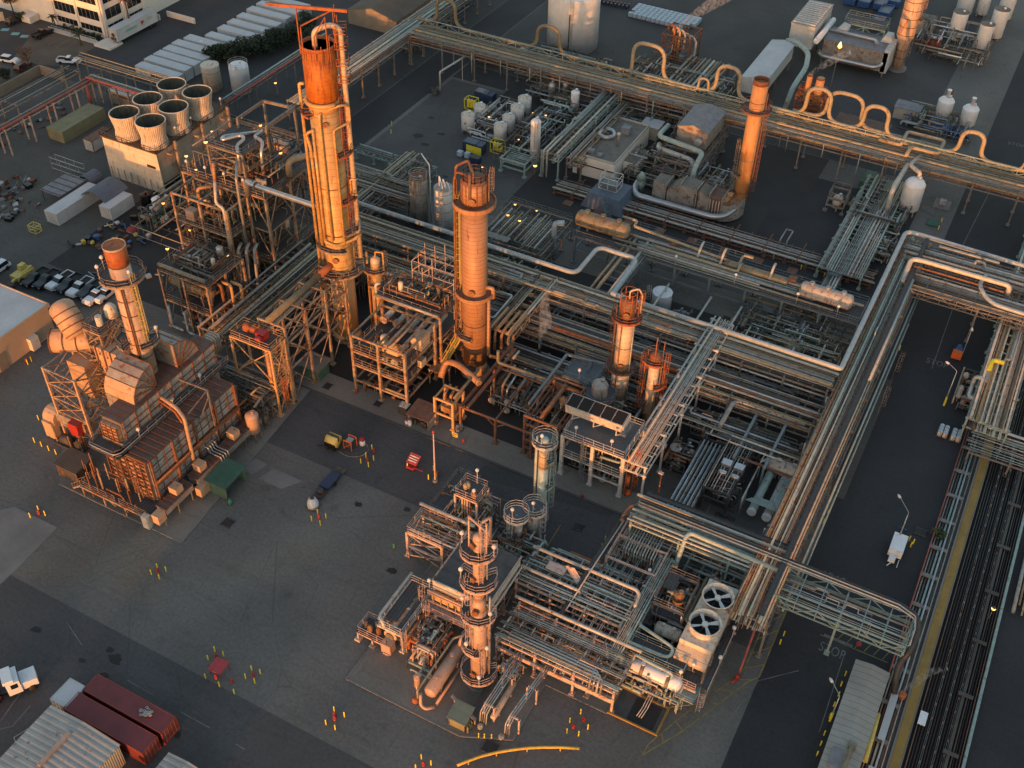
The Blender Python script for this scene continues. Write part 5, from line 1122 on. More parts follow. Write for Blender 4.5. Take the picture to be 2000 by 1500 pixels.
for x in(-105.9,-94.4):m.hoop(0,0,0,.01,.005,6);m.lathe_ax((x,115.5,25),(1,0,0),[(.5,0),(.62,.02),(.62,.16),(.5,.18)],16,False)
part(m,'flange','steel_dark',A3_)
pipe(A3_,[(-112,118.8,26),(-110.2,116,24.6),(-110,115.6,10)],.24,'pipe_grey',12);pipe(A3_,[(-117.5,119,24),(-117.5,118.6,20.5)],.3,'clad_tan',12)
for k,(px,py)in enumerate(((402,318),(362,340),(440,340),(474,250),(500,318))):plamp(A3_,-124+k*4,119.4,20,2)
m=M();m.box(-106,121.5,20.05,-105.6,122.5,22.4);part(m,'sign_panel','steel_dark',A3_)
LK=deckframe('lattice_bridge','braced steel bridge carrying a tan duct from the tallest column to a railed platform',-93.4,-88.6,98,113.5,[7,12,15.2],2,4,steel='steel_warm',decks=[],brace='ex wx s n',colw=.36)
pipe(LK,[(-91,97.4,15.9),(-91,110.4,15.9)],.55,'pipe_olive',16);pipe(LK,[(-91,110.4,15.9),(-91,115.4,15.9)],.55,'rust_orange',16)
pipe(LK,[(-92.6,97,12.4),(-92.6,114,12.4)],.24,'pipe_grey');pipe(LK,[(-89.6,97,7.4),(-89.6,114,7.4)],.24,'pipe_rust')
LP=deckframe('railed_platform','railed platform with red and orange blowers at the near end of the lattice bridge',-96,-88.6,94.2,97.6,[6.2,13.4],2,2,steel='clad_skirt',decks=[13.4],rails=[13.4],brace='s e',colw=.3)
m=M();m.lathe_ax((-94.6,96,14.4),(1,0,0),[(.35,0),(.7,.1),(.7,.7),(.3,.8),(.3,1.2),(.5,1.25),(.5,2.2)],14);part(m,'blower','rust_orange',LP);m=M();m.box(-92.2,95.4,13.5,-90.6,96.8,14.6);m.lathe_ax((-91.6,94.9,14.1),(1,0,0),[(.45,0),(.45,1)],12);part(m,'motor','red',LP)
pipe(LP,[(-89.8,94.8,12.8),(-89.8,94.8,3.2),(-90.6,94.2,3)],.42,'clad_tan',14);mesh_ladder(LP,-88.0,95.6,0,-60,.2,7.0,'rust_orange');mesh_ladder(LP,-88.0,96.6,0,-60,6,13.4,'steel_warm')
m=M();g=seeded('lat')
for k in range(14):z=4+k*.7;m.bar((-88.6,94.4,z),(-88.6,97.4,z+.7),.08);m.bar((-88.6,97.4,z),(-88.6,94.4,z+.7),.08)
part(m,'lattice','clad_skirt',LP)
rack('pipe_rack','dark rack of olive pipes between the process structure and the lattice bridge','y',99,126,-107.5,-98.5,[5.0,7.2],7,30,'steel',['pipe_olive']*3+['pipe_dark']*3+['pipe_grey','pipe_beige'],GRP,rmax=.3,fill=.7)
rack('pipe_rack','dark rack of black lines running past the finned cooler to the lattice bridge','x',-104,-89.5,91.6,96,[4.4,5.8],4,31,'steel',['pipe_dark']*3+['pipe_grey'],GRP,rmax=.14,fill=.9)
WARMP=['pipe_rust','pipe_beige','pipe_dark','pipe_dark','pipe_grey','pipe_olive','steel_rusty']
clutter('process_piping','dark piping and valves under the two-storey structure',-118,-108.5,103.4,112,5.4,1,60,WARMP,5)
clutter('process_piping','piping and gear on the ground below the tall open frame',-123,-108,113,120,5,2,55,WARMP,6)
clutter('process_piping','piping on the ground under the highest steel structure',-125,-108,120,132,6.5,3,60,WARMP,6)
clutter('process_piping','olive pipes and pumps just left of the tallest column',-107,-94,116,131,7,4,60,WARMP,6)
clutter('process_piping','pumps and pipes between the pink vessel and the caged ladder',-98,-88.5,90.5,100.5,4.2,5,55,WARMP,6)
clutter('process_piping','pipes and pots on the middle deck of the tall open frame',-121.5,-111.5,113.8,118.2,3.6,61,46,WARMP,4,zb=14.9)
clutter('process_piping','valves and pipes on the top deck of the two-storey structure',-117.6,-109,104,111.6,1.6,62,34,WARMP+['pipe_dark'],5,zb=12.1)
clutter('process_piping','pipes on the lower deck of the two-storey structure',-117.8,-108.6,103.6,111.8,4.4,63,40,WARMP+['pipe_dark'],3,zb=6.1)
clutter('process_piping','pipes and pots on the wide deck of the highest structure',-124.4,-108.2,119.6,132,4.6,64,70,WARMP+['pipe_grey'],8,zb=20.1)
clutter('process_piping','pipes on the middle deck of the highest structure',-124.4,-108.2,119.6,132,5.6,65,60,WARMP+['pipe_grey','pipe_dark'],8,zb=13.6)
clutter('process_piping','pipes on the lower deck of the highest structure',-124.4,-108.2,119.6,132,5.6,66,50,WARMP+['pipe_dark'],6,zb=7.1)
clutter('process_piping','pipes hung low in the tall open frame',-121.8,-111.2,113.6,118.3,4,67,40,WARMP+['pipe_dark'],3,zb=10.1)
# central units
F1=deckframe('exchanger_structure','orange-lit open steel structure carrying exchangers, between the two tallest columns',-81.6,-71.9,104.9,113.6,[2.6,5.8,8.6,11.7],3,2,steel='steel_warm',decks=[],rails=[5.9,8.7],brace='',colw=.42)
m=M()
for z in(5.8,8.6):m.box(-81.5,109.5,z-.02,-72,113.5,z+.05);m.box(-81.5,105,z-.02,-80.2,109.5,z+.05);m.box(-73.3,105,z-.02,-72,109.5,z+.05)
part(m,'deck','grating',F1)
for k,x in enumerate((-80.6,-78.2,-75.8,-74.3,-72.8)):
 t=thing('heat_exchanger',('leftmost','second from the left','middle one','fourth from the left','rightmost')[k]+' of the blue-grey exchangers in a row on the exchanger structure','heat exchanger',(x,114,8.6),'exchangers on the orange-lit structure')
 m=M();m.lathe_ax((x,112.9,9.7),(0,1,0),[(.52,0),(.52,5.5),(.3,5.8),(.02,5.9)],16);part(m,'shell','pipe_blue',t);m=M();m.lathe_ax((x,112.3,9.7),(0,1,0),[(.68,0),(.7,.12),(.56,.14),(.56,.5),(.7,.52),(.7,.64)],18);part(m,'channel_head','clad_pink',t)
 m=M();m.bar((x,113.4,8.6),(x,113.4,9.4),.4,.3);m.bar((x,117,8.6),(x,117,9.4),.4,.3);part(m,'saddle','steel',t)
for k,(x,z)in enumerate(((-77.2,6.9),(-75.4,6.9))):
 t=thing('heat_exchanger',('left','right')[k]+' of two grey-ended exchangers on the lower deck of the exchanger structure','heat exchanger',(x,108,5.8),'exchangers low in the orange-lit structure')
 m=M();m.lathe_ax((x,107.4,z),(0,1,0),[(.5,0),(.5,4.6)],16);part(m,'shell','pipe_rust',t);m=M();m.lathe_ax((x,107,z),(0,1,0),[(.62,0),(.62,.4)],16);part(m,'channel_head','tank_grey',t);m=M();m.bar((x,108,5.8),(x,108,6.5),.3);part(m,'saddle','steel',t)
hvessel('orange_drum','orange-lit rusty drum lying on the top deck of the exchanger structure',(-75.2,106.6,9.9),'x',2.6,.95,'clad_skirt',None,zb=8.6,saddle='steel')
m=M();m.box(-73.8,109.6,8.7,-71.9,112.2,11.0);m.box(-72.4,109,5.9,-71.6,110.4,7.2);part(m,'wrapped_cabinet','clad_pale',F1)
pipe(F1,[(-74.4,104.9,12),(-74.4,113.4,12)],.18,'pipe_beige');m=M();m.bar((-73,104.9,11.8),(-73,114.6,11.8),.35,.4);m.bar((-75.2,104.9,11.9),(-75.2,114.6,11.9),.4,.45);part(m,'crane_beam','steel_warm',F1)
F2=deckframe('deck_structure','railed deck with a blue-grey roof panel and pipes behind the exchanger structure',-83.6,-71.4,114.6,120.8,[4,8.2,12.2],3,2,steel='steel_warm',decks=[4,8.2,12.2],rails=[12.2],brace='nk wk',colw=.34)
m=M();m.box(-82.6,116,12.5,-78.4,119.6,13.0);part(m,'roof_panel','deck_blue',F2);pipe(F2,[(-83.2,114.5,12.0),(-83.2,114.5,14.4),(-82.6,115,14.6)],.26,'pipe_pale',12);pipe(F2,[(-83.4,114.2,12.6),(-71.4,114.2,12.6)],.24,'pipe_grey')
SC=thing('scaffold','dense pinkish scaffold poles clinging to the left of the tan column','scaffold',(-74,121,0));g=seeded('sc');m=M()
xs=[-79.5,-77.6,-75.7,-73.8,-71.8];ys=[119.6,121.6,123.6]
for x in xs:
 for y in ys:
  h=g.uniform(13,19.5);m.bar((x,y,0),(x,y,h),.09)
for z in[2+k*1.9 for k in range(9)]:
 for y in ys:m.bar((xs[0],y,z),(xs[-1],y,z),.075)
 for x in xs:m.bar((x,ys[0],z),(x,ys[-1],z),.075)
 for x0,x1 in zip(xs,xs[1:]):
  if g.random()<.5:m.bar((x0,ys[0],z),(x1,ys[0],z+1.9),.07)
part(m,'poles','steel_pink',SC);m=M()
for z in(7.7,13.4):m.box(-77.6,119.7,z,-72,121.5,z+.08)
part(m,'planks','wood_deck',SC)
m=M();m.stairs((-70.8,114.2,3.2),(-69.2,117.6,8.2),1.0);SCS=thing('stairway','steel stairway climbing to the tan column, between it and the exchanger structure','stairs',(-70,116,0));part(m,'flight','yellow_pale',SCS);m=M();m.box(-72.4,112,3.0,-69.4,114.2,3.1)
for x,y in((-72.2,112.2),(-69.6,112.2),(-69.6,114),(-72.2,114)):m.bar((x,y,0),(x,y,3.1),.2)
part(m,'landing','steel_warm',SCS)
FP=deckframe('pipe_portal','small orange-lit portal frame of fat pipes at the foot of the tan column',-66.6,-63.4,104.6,107.8,[2.6,5.6],2,2,steel='clad_skirt',decks=[],brace='',colw=.36)
for k in range(3):pipe(FP,[(-66+k*1.1,106.5,.4),(-66+k*1.1,106.5,5.0),(-66+k*1.1,108.4,5.4)],.24,'clad_tan',12)
m=M();m.box(-65.8,105,2.7,-64,106.4,3.8);m.lathe(-65,105.8,[(.4,3.8),(.4,4.6),(.1,4.8)],12,True);part(m,'valve','vessel_rust',FP)
pipe(FP,[(-69.4,111,3.4),(-69.4,112.8,5.6),(-66.8,112.6,5.8),(-62,110.4,5.8)],.5,'clad_tan',16);pipe(FP,[(-63.6,105.4,6),(-63.6,113,6)],.24,'pipe_olive')
F3=deckframe('pipe_gantry','rusty open pipe frame right of the tan column, exchanger ends in its shade',-62.4,-50.2,105.2,116,[5.2],3,2,steel='steel_rusty',decks=[],brace='',colw=.36)
m=M();m.bar((-62.4,105.2,4.9),(-62.4,122,4.9),.5,.4);m.bar((-61.2,105.2,5.3),(-61.2,121,5.3),.4,.4);m.bar((-50.2,105.2,5.2),(-50.2,119,5.2),.4,.4);m.bar((-56.3,105.2,3.6),(-54.6,105.2,4.9),.16);m.bar((-56.3,105.2,3.6),(-58,105.2,4.9),.16);part(m,'girder','steel_rusty',F3)
pipe(F3,[(-62,116.4,8),(-62,116.4,5.6),(-50,116.6,5.6),(-48,116.6,5.6)],.26,'pipe_olive',12);pipe(F3,[(-59.6,119,7),(-59.6,117,7)],.2,'pipe_grey')
for k,(x,y,z)in enumerate(((-60.7,111.9,1.5),(-57.9,112,2.2),(-57.9,111.6,.9),(-55,113.2,1.5))):
 t=thing('heat_exchanger',('leftmost','upper middle','lower middle','rightmost')[k]+' of four dark exchangers with pale round ends under the rusty pipe frame','heat exchanger',(x,y+2,0),'exchangers under the rusty pipe frame')
 m=M();m.lathe_ax((x,y+.3,z),(0,1,0),[(.5,0),(.5,5),(.2,5.3)],16);part(m,'shell','pipe_dark',t);m=M();m.lathe_ax((x,y,z),(0,1,0),[(.55,0),(.6,.05),(.6,.3)],18);part(m,'end_cover','tank_grey',t)
 if z<2:m=M();m.bar((x,y+1,0),(x,y+1,z-.3),.4);m.bar((x,y+4,0),(x,y+4,z-.3),.4);part(m,'saddle','concrete_old',t)
for k,(x,z)in enumerate(((-59.6,4.2),(-58.8,3.6),(-57,3.9),(-55.8,3.4),(-53.4,3.7))):pipe(F3,[(x-.4,118.5,z),(x,114.4,z),(x,113.6,z-.3),(x,113.4,1.2)],.2,('clad_skirt','silver','pipe_grey','pipe_dark','pipe_grey')[k],10)
F4=deckframe('rung_frame','tall brown frame with ladder-like rungs on its front, behind the teal column',-51.6,-46.4,105.6,115.4,[1.6,3.2,4.8,6.4,8.0],2,2,steel='steel_rusty',decks=[],brace='',colw=.34)
m=M();m.box(-51,112,5,-47,115,5.1);part(m,'deck','grating',F4);pipe(F4,[(-49.3,106,7.6),(-49.3,114.6,7.6)],.36,'pipe_rust',12);pipe(F4,[(-50.6,114.6,7.4),(-46,114.6,7.4)],.24,'pipe_rust');
for k in range(2):m=M();m.lathe(-48.9+k*1.9,113.2-k*.6,[(.2,5.1),(.62,5.4),(.62,6.2),(.3,6.6),(.05,6.7)],14);part(m,'pot','vessel_rust',F4)
BD=deckframe('blue_deck','blue-grey railed deck with a side stair, left of the column with ring platforms',-51,-46,117.4,123.2,[3.4,6.8],2,2,steel='steel_blue',decks=[6.8],rails=[6.8],brace='sk ek',deckmat='deck_blue')
m=M();m.rail([(-49.6,121.4,6.9),(-48,121.4,6.9),(-48,119.6,6.9)],1.1,False,.06);part(m,'railing','steel_blue',BD);plamp(BD,-48.6,118,6.8)
m=M();m.bar((-52.6,109,7),(-52.6,122,7),.4);m.bar((-52.6,122,7),(-45,122.6,7.4),.3);part(m,'girder','steel_blue',BD)
vtank('domed_vessel','white-domed vessel ringed by a round railing, behind the louvred cooler deck',-44.4,116.4,1.25,1.2,8.6,'tank_grey',None,.7,4,'vessel')
DV=thing('ring_deck','round railed deck encircling the white-domed vessel','platform',(-44.4,116.4,7));platform(DV,-44.4,116.4,6.8,1.3,2.6,0,360,'deck_blue','steel_blue')
m=M()
for a in(20,110,200,290):p=pol(-44.4,116.4,2.3,a,0);m.bar(p,(p[0],p[1],6.8),.18)
part(m,'post','steel_blue',DV)
F5=deckframe('cooler_structure','white-legged two-storey structure with a blue-grey deck under a tilted louvred cooler',-44.8,-35.2,104.5,111.8,[4.2,8.1],3,2,steel='steel_white',decks=[4.2,8.1],rails=[4.2,8.1],brace='',deckmat='deck_blue',colw=.5)
m=M();m.bar((-40,104.5,2.2),(-35.2,104.5,2.2),.2,.3);m.bar((-40,104.5,2.2),(-40,104.5,8),.3);part(m,'beam','steel_white',F5);mesh_ladder(F5,-41.2,104.2,0,-90,.2,8.2,'steel_blue')
for x in(-43,-37.4):plamp(F5,x,104.9,8.1,1.8)
m=M();m.lathe_ax((-38.6,106.6,6.4),(1,0,0),[(.2,-.3),(.7,0),(.7,2),(.2,2.3)],16);part(m,'drum','vessel_olive',F5);pipe(F5,[(-36,107,5.8),(-36,105.4,5.8),(-39,105.2,5.8)],.2,'pipe_teal');m=M();m.lathe(-38.4,106,[(.3,0),(.5,.6),(.1,1.4)],12,True);part(m,'pump','galv',F5)
t=thing('louvred_cooler','tilted louvred cooler with black panels and a white front, on the white-legged structure','cooler',(-41.6,109,8.1))
a=Vector((-46.2,107.9,9.2));ex=Vector((9.2,0,0));ey=Vector((0,2.6,.45));ez=Vector((0,-.24,1.5))
m=M();m.extr([a,a+ex,a+ex+ez,a+ez],ey*.04);m.extr([a+ey*.96,a+ex+ey*.96,a+ex+ey*.96+ez,a+ey*.96+ez],ey*.04);m.extr([a,a+ey,a+ey+ez,a+ez],ex*.012);m.extr([a+ex,a+ex+ey,a+ex+ey+ez,a+ex+ez],ex*.012);part(m,'casing','steel_white',t)
for k in range(5):
 o=a+ez*.98+ex*(.02+k*.196);m=M();m.extr([o+ey*.05,o+ex*.18+ey*.05,o+ex*.18+ey*.95,o+ey*.95],ez*.03);part(m,'louvre_panel','dark_gap',t)
m=M()
for k in range(6):o=a+ez*1.0+ex*(.006+k*.196);m.bar(o+ey*.02,o+ey*.98,.09,.1)
for f in(.04,.96):m.bar(a+ez+ey*f,a+ez+ex+ey*f,.1,.1)
part(m,'panel_rib','tank_grey',t);m=M()
for x in(-45,-41.6,-38):m.bar((x,108,8.1),(x,108,9.3),.16);m.bar((x,110.4,8.1),(x,110.4,9.7),.16);m.bar((x,108,8.2),(x+1.2,108,9.2),.1)
part(m,'leg','steel_white',t);m=M();m.box(-37.1,106.9,9.6,-36.2,110.2,9.7);m.rail([(-37,107,9.7),(-36.2,107,9.7),(-36.2,110.2,9.7)],1,False,.05);m.rail([(-47,108,9.4),(-46.4,110.6,9.6)],1,False,.06);part(m,'service_walk','steel_blue',t)
VR=thing('ladder_frame','rusty vertical pipes and ladder beside the white-legged structure','piping',(-34,105,0));m=M();m.ladder(-33.8,105.6,.2,9,0,True);m.bar((-34.6,104.8,0),(-34.6,104.8,8.6),.14);part(m,'ladder','rust_orange',VR)
for k in range(4):pipe(VR,[(-34.8+k*.35,105.4+.5*k,8.2-k),(-34.8+k*.35,105.4+.5*k,.5)],.11,('pipe_rust','rust_orange','steel_warm','pipe_rust')[k])
m=M();m.lathe(-34.3,105.0,[(.28,2.4),(.28,4.2)],12,True);m.lathe(-34.2,105.4,[(.4,0),(.5,.4),(.3,.9)],12,True);part(m,'pot','orange',VR)
GM=['pipe_grey','pipe_dark','pipe_dark','pipe_beige','pipe_olive','pipe_blue','pipe_dark']
clutter('process_piping','pipes and pots on the lower deck of the exchanger structure',-81.2,-72.2,108,113.4,2.2,111,34,WARMP+['clad_pale'],4,'steel_warm',zb=5.9)
clutter('process_piping','pipes and valves on the upper deck of the exchanger structure',-81,-72.4,105.4,110.6,1.5,112,16,WARMP+['clad_pale'],4,'steel_warm',zb=8.7)
clutter('process_piping','pipes and rails on the deck behind the exchanger structure',-83,-71.8,115,120.4,2.6,113,34,WARMP+['pipe_grey'],4,'steel_warm',zb=12.3)
clutter('process_piping','pipes on the lower deck of the white-legged structure',-44.4,-35.6,105,111.4,3,114,30,['pipe_grey','pipe_teal','pipe_beige','pipe_dark'],4,'steel_white',zb=4.3)
clutter('process_piping','dark piping and pumps under the exchanger structure',-81,-72.4,105.2,113,2.2,11,26,WARMP,4)
clutter('process_piping','dense piping on the ground behind the exchanger structure',-84,-69,114.5,126,6,12,70,WARMP,8)
clutter('process_piping','tangled piping and supports in the shade of the rusty pipe frame',-62.4,-50.4,112,121,3.6,13,75,GM+['pipe_rust'],6)
clutter('process_piping','small piping behind the rung frame and under the blue-grey deck',-51.5,-46,106,124,4.6,14,55,GM+['pipe_rust'],5)
clutter('process_piping','piping and pumps on the floor of the white-legged structure',-44.6,-36,105,118,3.6,15,50,GM,6)
clutter('process_piping','piping crowding the feet of the two slim columns',-47,-36,117,126,5.2,16,50,GM+['pipe_rust'],5)
clutter('process_piping','thin pipes and valves right of the thin ladder-wrapped column',-31.4,-15,119,126,3.4,17,60,GM+['pipe_pale'],6)
clutter('process_piping','pipes and pumps under the middle rack beneath the blue-grey pipe',-66,-15,133,143,3.6,18,110,GM,12)
clutter('process_piping','piping under the left half of the middle rack',-103,-68,133,146,3.6,19,90,GM+['pipe_beige'],8)
clutter('process_piping','dark pipes between the middle lanes at right',-35,-14.5,141,152,4.2,20,80,GM+['pipe_pale'],10)
for k,(x,y)in enumerate(((-33.2,116.6),(-31.0,117.2))):
 vtank('pot_vessel',('left','right')[k]+' one of two squat vessels with pale lids and rusty skirts by the tall rack',x,y-1.5,.9,.6,2.4,'vessel_rust','squat vessels by the tall rack',.2,0,'vessel',top='tank_grey')
clutter('process_piping','black pumps and pipes around the two squat vessels',-31.8,-27.4,112.5,118.5,2.6,21,34,['pipe_dark','pipe_dark','pipe_rust','pipe_grey'],5)
HB=thing('hairpin_exchanger','long bank of parallel silver-blue pipes sloping to the lower left, on black supports','heat exchanger',(-25.8,110.5,0))
for k in range(6):
 for z in(2.2,3.1):
  x=-27.6+k*.62;pipe(HB,[(x,118.6,z),(x,103.4+.2*(k%2),z),(x,103.2+.2*(k%2),z-.8)]if z>3 else[(x,118.4,z),(x,102.8,z)],.13,('pipe_blue','galv','pipe_grey')[k%3])
m=M()
for y in(103.6,107.4,111,114.8,118):
 m.bar((-28,y,0),(-28,y,3),.18);m.bar((-24.2,y,0),(-24.2,y,3),.18);m.bar((-28,y,1.9),(-24.2,y,1.9),.16);m.bar((-28,y,2.8),(-24.2,y,2.8),.12)
part(m,'support','steel_dark',HB);m=M()
for k in range(4):m.lathe(-27.2+k*.9,102.4,[(.35,.2),(.4,.5),(.4,1.5),(.2,1.8)],12,True)
part(m,'bottle','steel_dark',HB)
for k in range(3):pipe(HB,[(-24,102.6+k*.9,.6),(-23.2,102.6+k*.9,1.2),(-23.2,106+k,1.2)],.16,'pipe_dark')
t=deckframe('fin_rack','narrow rack of small pipes and silver blowers beside the bank of parallel pipes',-24.2,-20.4,108.6,119.6,[2.4,4.2],2,4,steel='steel_dark',decks=[],brace='')
for k in range(9):pipe(t,[(-24+k*.42,108.6,4.3),(-24+k*.42,119.4,4.3)],.07,('pipe_pale','pipe_dark','pipe_grey')[k%3])
m=M()
for k in range(2):m.box(-23.4+k*1.9,113.6,3.6,-22.0+k*1.9,114.8,4.8);m.lathe_ax((-23.3+k*1.9,112.4,4.2),(1,0,0),[(.4,0),(.4,1.2)],12)
part(m,'blower','silver',t)
CP=thing('compressor_skid','black compressor skid of round-headed pots and pipes on a dark base','compressor',(-21.4,111.4,0));m=M();m.box(-23.8,109.6,0,-19.2,113.6,.25);part(m,'base','steel_dark',CP)
for k,(x,y)in enumerate(((-22.6,110.6),(-20.8,110.4),(-22.2,112.2),(-20.4,112.4))):m=M();m.lathe(x,y,[(.6,.25),(.75,.6),(.75,1.5),(.5,2.0),(.2,2.1)],16,True);part(m,'pot','pipe_dark',CP)
for k in range(12):g=seeded('cps',k);x=g.uniform(-23.6,-19.4);y=g.uniform(109.8,113.4);pipe(CP,[(x,y,.6),(x,y,g.uniform(1.8,3)),(g.uniform(-23.6,-19.4),y,g.uniform(1.8,3))],g.uniform(.05,.14),g.choice(['pipe_pale','pipe_dark','pipe_grey']))
for k,x in enumerate((-16.9,-14.7)):
 t=hvessel('hairpin_shell',('left','right')[k]+' of two long teal-grey shells with pale end caps beside the road rack',(x,114,1.6),'y',8,.62,'pipe_teal' if k==0 else 'tank_grey','teal shells by the road rack','heat exchanger')
 m=M();m.lathe_ax((x,109.4,1.6),(0,1,0),[(.66,0),(.66,.5)],16);part(m,'end_cap','tank_white',t)
PT=thing('pipe_cage','pale teal pipe loops over the two long shells','piping',(-16,113,0))
for k in range(5):pipe(PT,[(-18.2+k*.3,110+k*.3,3.2),(-13.6-k*.2,110+k*.3,3.2),(-13.6-k*.2,117.6-k*.4,3.2)],.11,'pipe_teal')
for k in range(3):pipe(PT,[(-18.6,109.6+k,.3),(-18.6,109.6+k,3.4),(-18.6,118,3.4),(-18.6+k,120,3.4)],.12,'pipe_pale')
for x,y in((-18.6,109.6),(-13.4,109.6),(-18.6,118),(-13.4,118)):m=M();m.bar((x,y,0),(x,y,3.4),.14);part(m,'post','steel_teal',PT)
hvessel('storage_drum','pinkish-white lying drum tucked against the road rack',(-15.2,120.0,1.7),'x',4.6,1.15,'clad_pink' and 'tank_cream',None)
m=M();t=thing('crossbeam','pair of long pale beams slanting back over the dark piping left of the road rack','beam',(-19,118,0))
for x in(-22.2,-17.6):m.bar((x,115.5,4.6),(x,126,4.6),.4,.36);m.bar((x,115.5,0),(x,115.5,4.6),.3);m.bar((x,126,0),(x,126,4.6),.3)
part(m,'beam','steel_blue',t)
for z,y in((4.9,118.2),(4.9,119.6)):pipe(t,[(-24,y,z),(-13.6,y,z)],.12,'pipe_pale')
m=M();m.bar((-23,116.4,4.3),(-13.4,116.4,4.3),.2,.34);part(m,'tie','steel_rusty',t)
XD=deckframe('drum_deck','long blue-grey two-level deck across the middle right carrying drums and pipes',-66.4,-14.2,154,160.6,[3,6],9,2,steel='steel_blue',decks=[6],rails=[6],brace='',deckmat='grating',colw=.4)
hvessel('large_drum','large olive lying drum with a pale round end, left end of the drum deck',(-62.6,157.4,7.6),'x',9.4,1.55,'vessel_olive',None,zb=6,saddle='steel_blue',noz=3,n=28)
hvessel('large_drum','large beige lying drum at the right end of the drum deck, half behind railings',(-20.8,157,7.4),'x',8.2,1.35,'vessel_olive' and 'tank_grey',None,zb=6,saddle='steel_blue',noz=3,n=28)
hvessel('lying_drum','low rust-streaked lying drum behind railings in the middle of the drum deck',(-33.5,158.2,6.9),'x',11,.7,'vessel_olive',None,zb=6,saddle='steel_blue',noz=2)
for k in range(9):
 y=154.3+k*.62;g=seeded('xd',k);x0=g.uniform(-60,-50);x1=g.uniform(-32,-14.5);r=g.uniform(.1,.26)
 pipe(XD,[(x0,y,6.2+r),(x1,y,6.2+r)],r,('pipe_teal','pipe_beige','pipe_pale','pipe_grey','steel_teal')[k%5])
pipe(XD,[(-60,160.2,8.6),(-57,160.2,8.6),(-57,158.6,8.4),(-38.4,158.6,7.2),(-36.8,158.6,7.2),(-36.8,160.4,8.0),(-35,160.4,8.0)],.24,'pipe_beige',12);pipe(XD,[(-52,156.6,7),(-36.4,156.6,7),(-36.4,158,7.8)],.24,'pipe_beige',12)
for x in(-39.8,-30.8,-44):pipe(XD,[(x,157,7.2),(x,158.6,8.8),(x,159.6,8.8)],.22,'pipe_pale',10)
for x in(-50,-41,-28):m=M();m.box(x,158.8,6.1,x+1.4,160,7.3);part(m,'valve_box','steel_rusty',XD)
m=M()
for x0,x1 in((-58,-52),(-46,-41),(-40,-35)):m.rail([(x0,160.6,7.2),(x1,160.6,7.2)],1.1,False,.05)
part(m,'railing','steel_blue',XD)
for x in(-47,-36,-25,-18):plamp(XD,x,154.2,6.1,1.8)
GN=thing('goose_neck_pipe','thick grey upright pipe with a bent-over top beside the drum deck','pipe',(-70.6,153.8,0));pipe(GN,[(-70.6,153.8,0),(-70.6,153.8,7.4),(-69,154.6,7.4)],.52,'pipe_blue',16,1.2)
m=M();m.box(-71.6,152.8,0,-69.6,154.8,.3);part(m,'footing','concrete_old',GN)
vtank('white_tank','small white tank with a conical rust-streaked roof below the drum deck',-46.8,148.6,1.75,.1,4.0,'tank_white',None,.18,0,ladder=-160)
clutter('process_piping','valves and pipes around the small white tank',-45,-41,145,149,2.2,22,20,GM,2)
clutter('process_piping','piping and machines on the ground below the right half of the drum deck',-34,-14,146,158,4.4,23,80,GM+['pipe_teal'],10)
vtank('round_vessel','dark round-bellied vessel with rusty top near the blue-grey pipe corner',-22.4,146.4,1.6,1.6,3.2,'vessel_olive',None,.8,4,'vessel')
LD=deckframe('lamp_lit_rack','lamp-lit low rack crammed with grey pipes right of the tan column',-83,-70,147.2,160.4,[2.4,4.4],4,4,steel='steel',decks=[],brace='',colw=.26)
g=seeded('ld')
for k in range(26):x=-82.6+k*.48;y0=g.uniform(147,150);y1=g.uniform(156,160);pipe(LD,[(x,y0,4.5),(x,y1,4.5)],g.uniform(.07,.18),g.choice(GM+['pipe_pale']))
for k in range(12):y=148+k*1.05;x0=g.uniform(-83,-79);x1=g.uniform(-76,-70);pipe(LD,[(x0,y,2.6),(x1,y,2.6)],g.uniform(.07,.18),g.choice(GM+['pipe_teal']))
m=M();m.box(-82.8,147.4,4.7,-77,149,4.78);m.rail([(-83,147.2,4.6),(-83,160.4,4.6),(-70,160.4,4.6)],1,False,.05);part(m,'walkway','steel',LD)
clutter('process_piping','pipes and rails between the lamp-lit rack and the middle rack',-84,-70,141.5,147,3.4,24,45,GM,4)
vtank('silo','left of two tall grey silos, plain weathered plates, behind the tan column',-98,151,1.75,.1,10.2,'tank_grey','silos behind the tan column',0,0,'silo',rail=True,top='steel_rusty',bands=5)
vtank('silo','right of two tall grey silos, with orange light patches and white top pipes',-92.8,151.4,1.75,.1,9.4,'tank_white','silos behind the tan column',0,0,'silo',top='tank_grey',bands=5,ladder=-70)
t=thing('silo_pipes','thin white bent pipes standing on the right-hand silo','pipe',(-92.8,151.4,9.4));
for k in range(3):pipe(t,[(-93.6+k*.8,151.4,9.4),(-93.6+k*.8,151.4,11.6-.4*k),(-92.8+k*.8,150.8,10.6),(-92.4+k*.8,150.6,9.6)],.12,'tank_white')
t=thing('vent_pipe','pale goose-neck vent pipe rising above the left-hand silo','pipe',(-97,153,0));pipe(t,[(-96.4,152.6,0),(-96.4,152.6,12.4),(-97.6,153,13.2),(-99,154,13.4)],.12,'tank_white')
rack('pipe_rack','low rack of dark pipes running back between the silos and the tallest column','y',134,166,-110.5,-104.5,[2.6,4.2],6,33,'steel',GM,GRP,rmax=.18,fill=.9)
rack('pipe_rack','low L-shaped edge rack along the kerb of the far yard','x',-122,-104,164.6,167,[2.2],5,34,'steel_teal',GM+['pipe_teal'],GRP,rmax=.16,fill=.9)
rack('pipe_rack','rusty lamp-lit rack of pipes left of the silos','x',-118,-100,150,156.6,[2.8,4.6],5,35,'steel',BEI,GRP,rmax=.24,fill=.9)
pipe(RKW,[(-112,162,3),(-108,162,3),(-107.2,160,3),(-107.2,152,3)],.42,'pipe_beige',14)
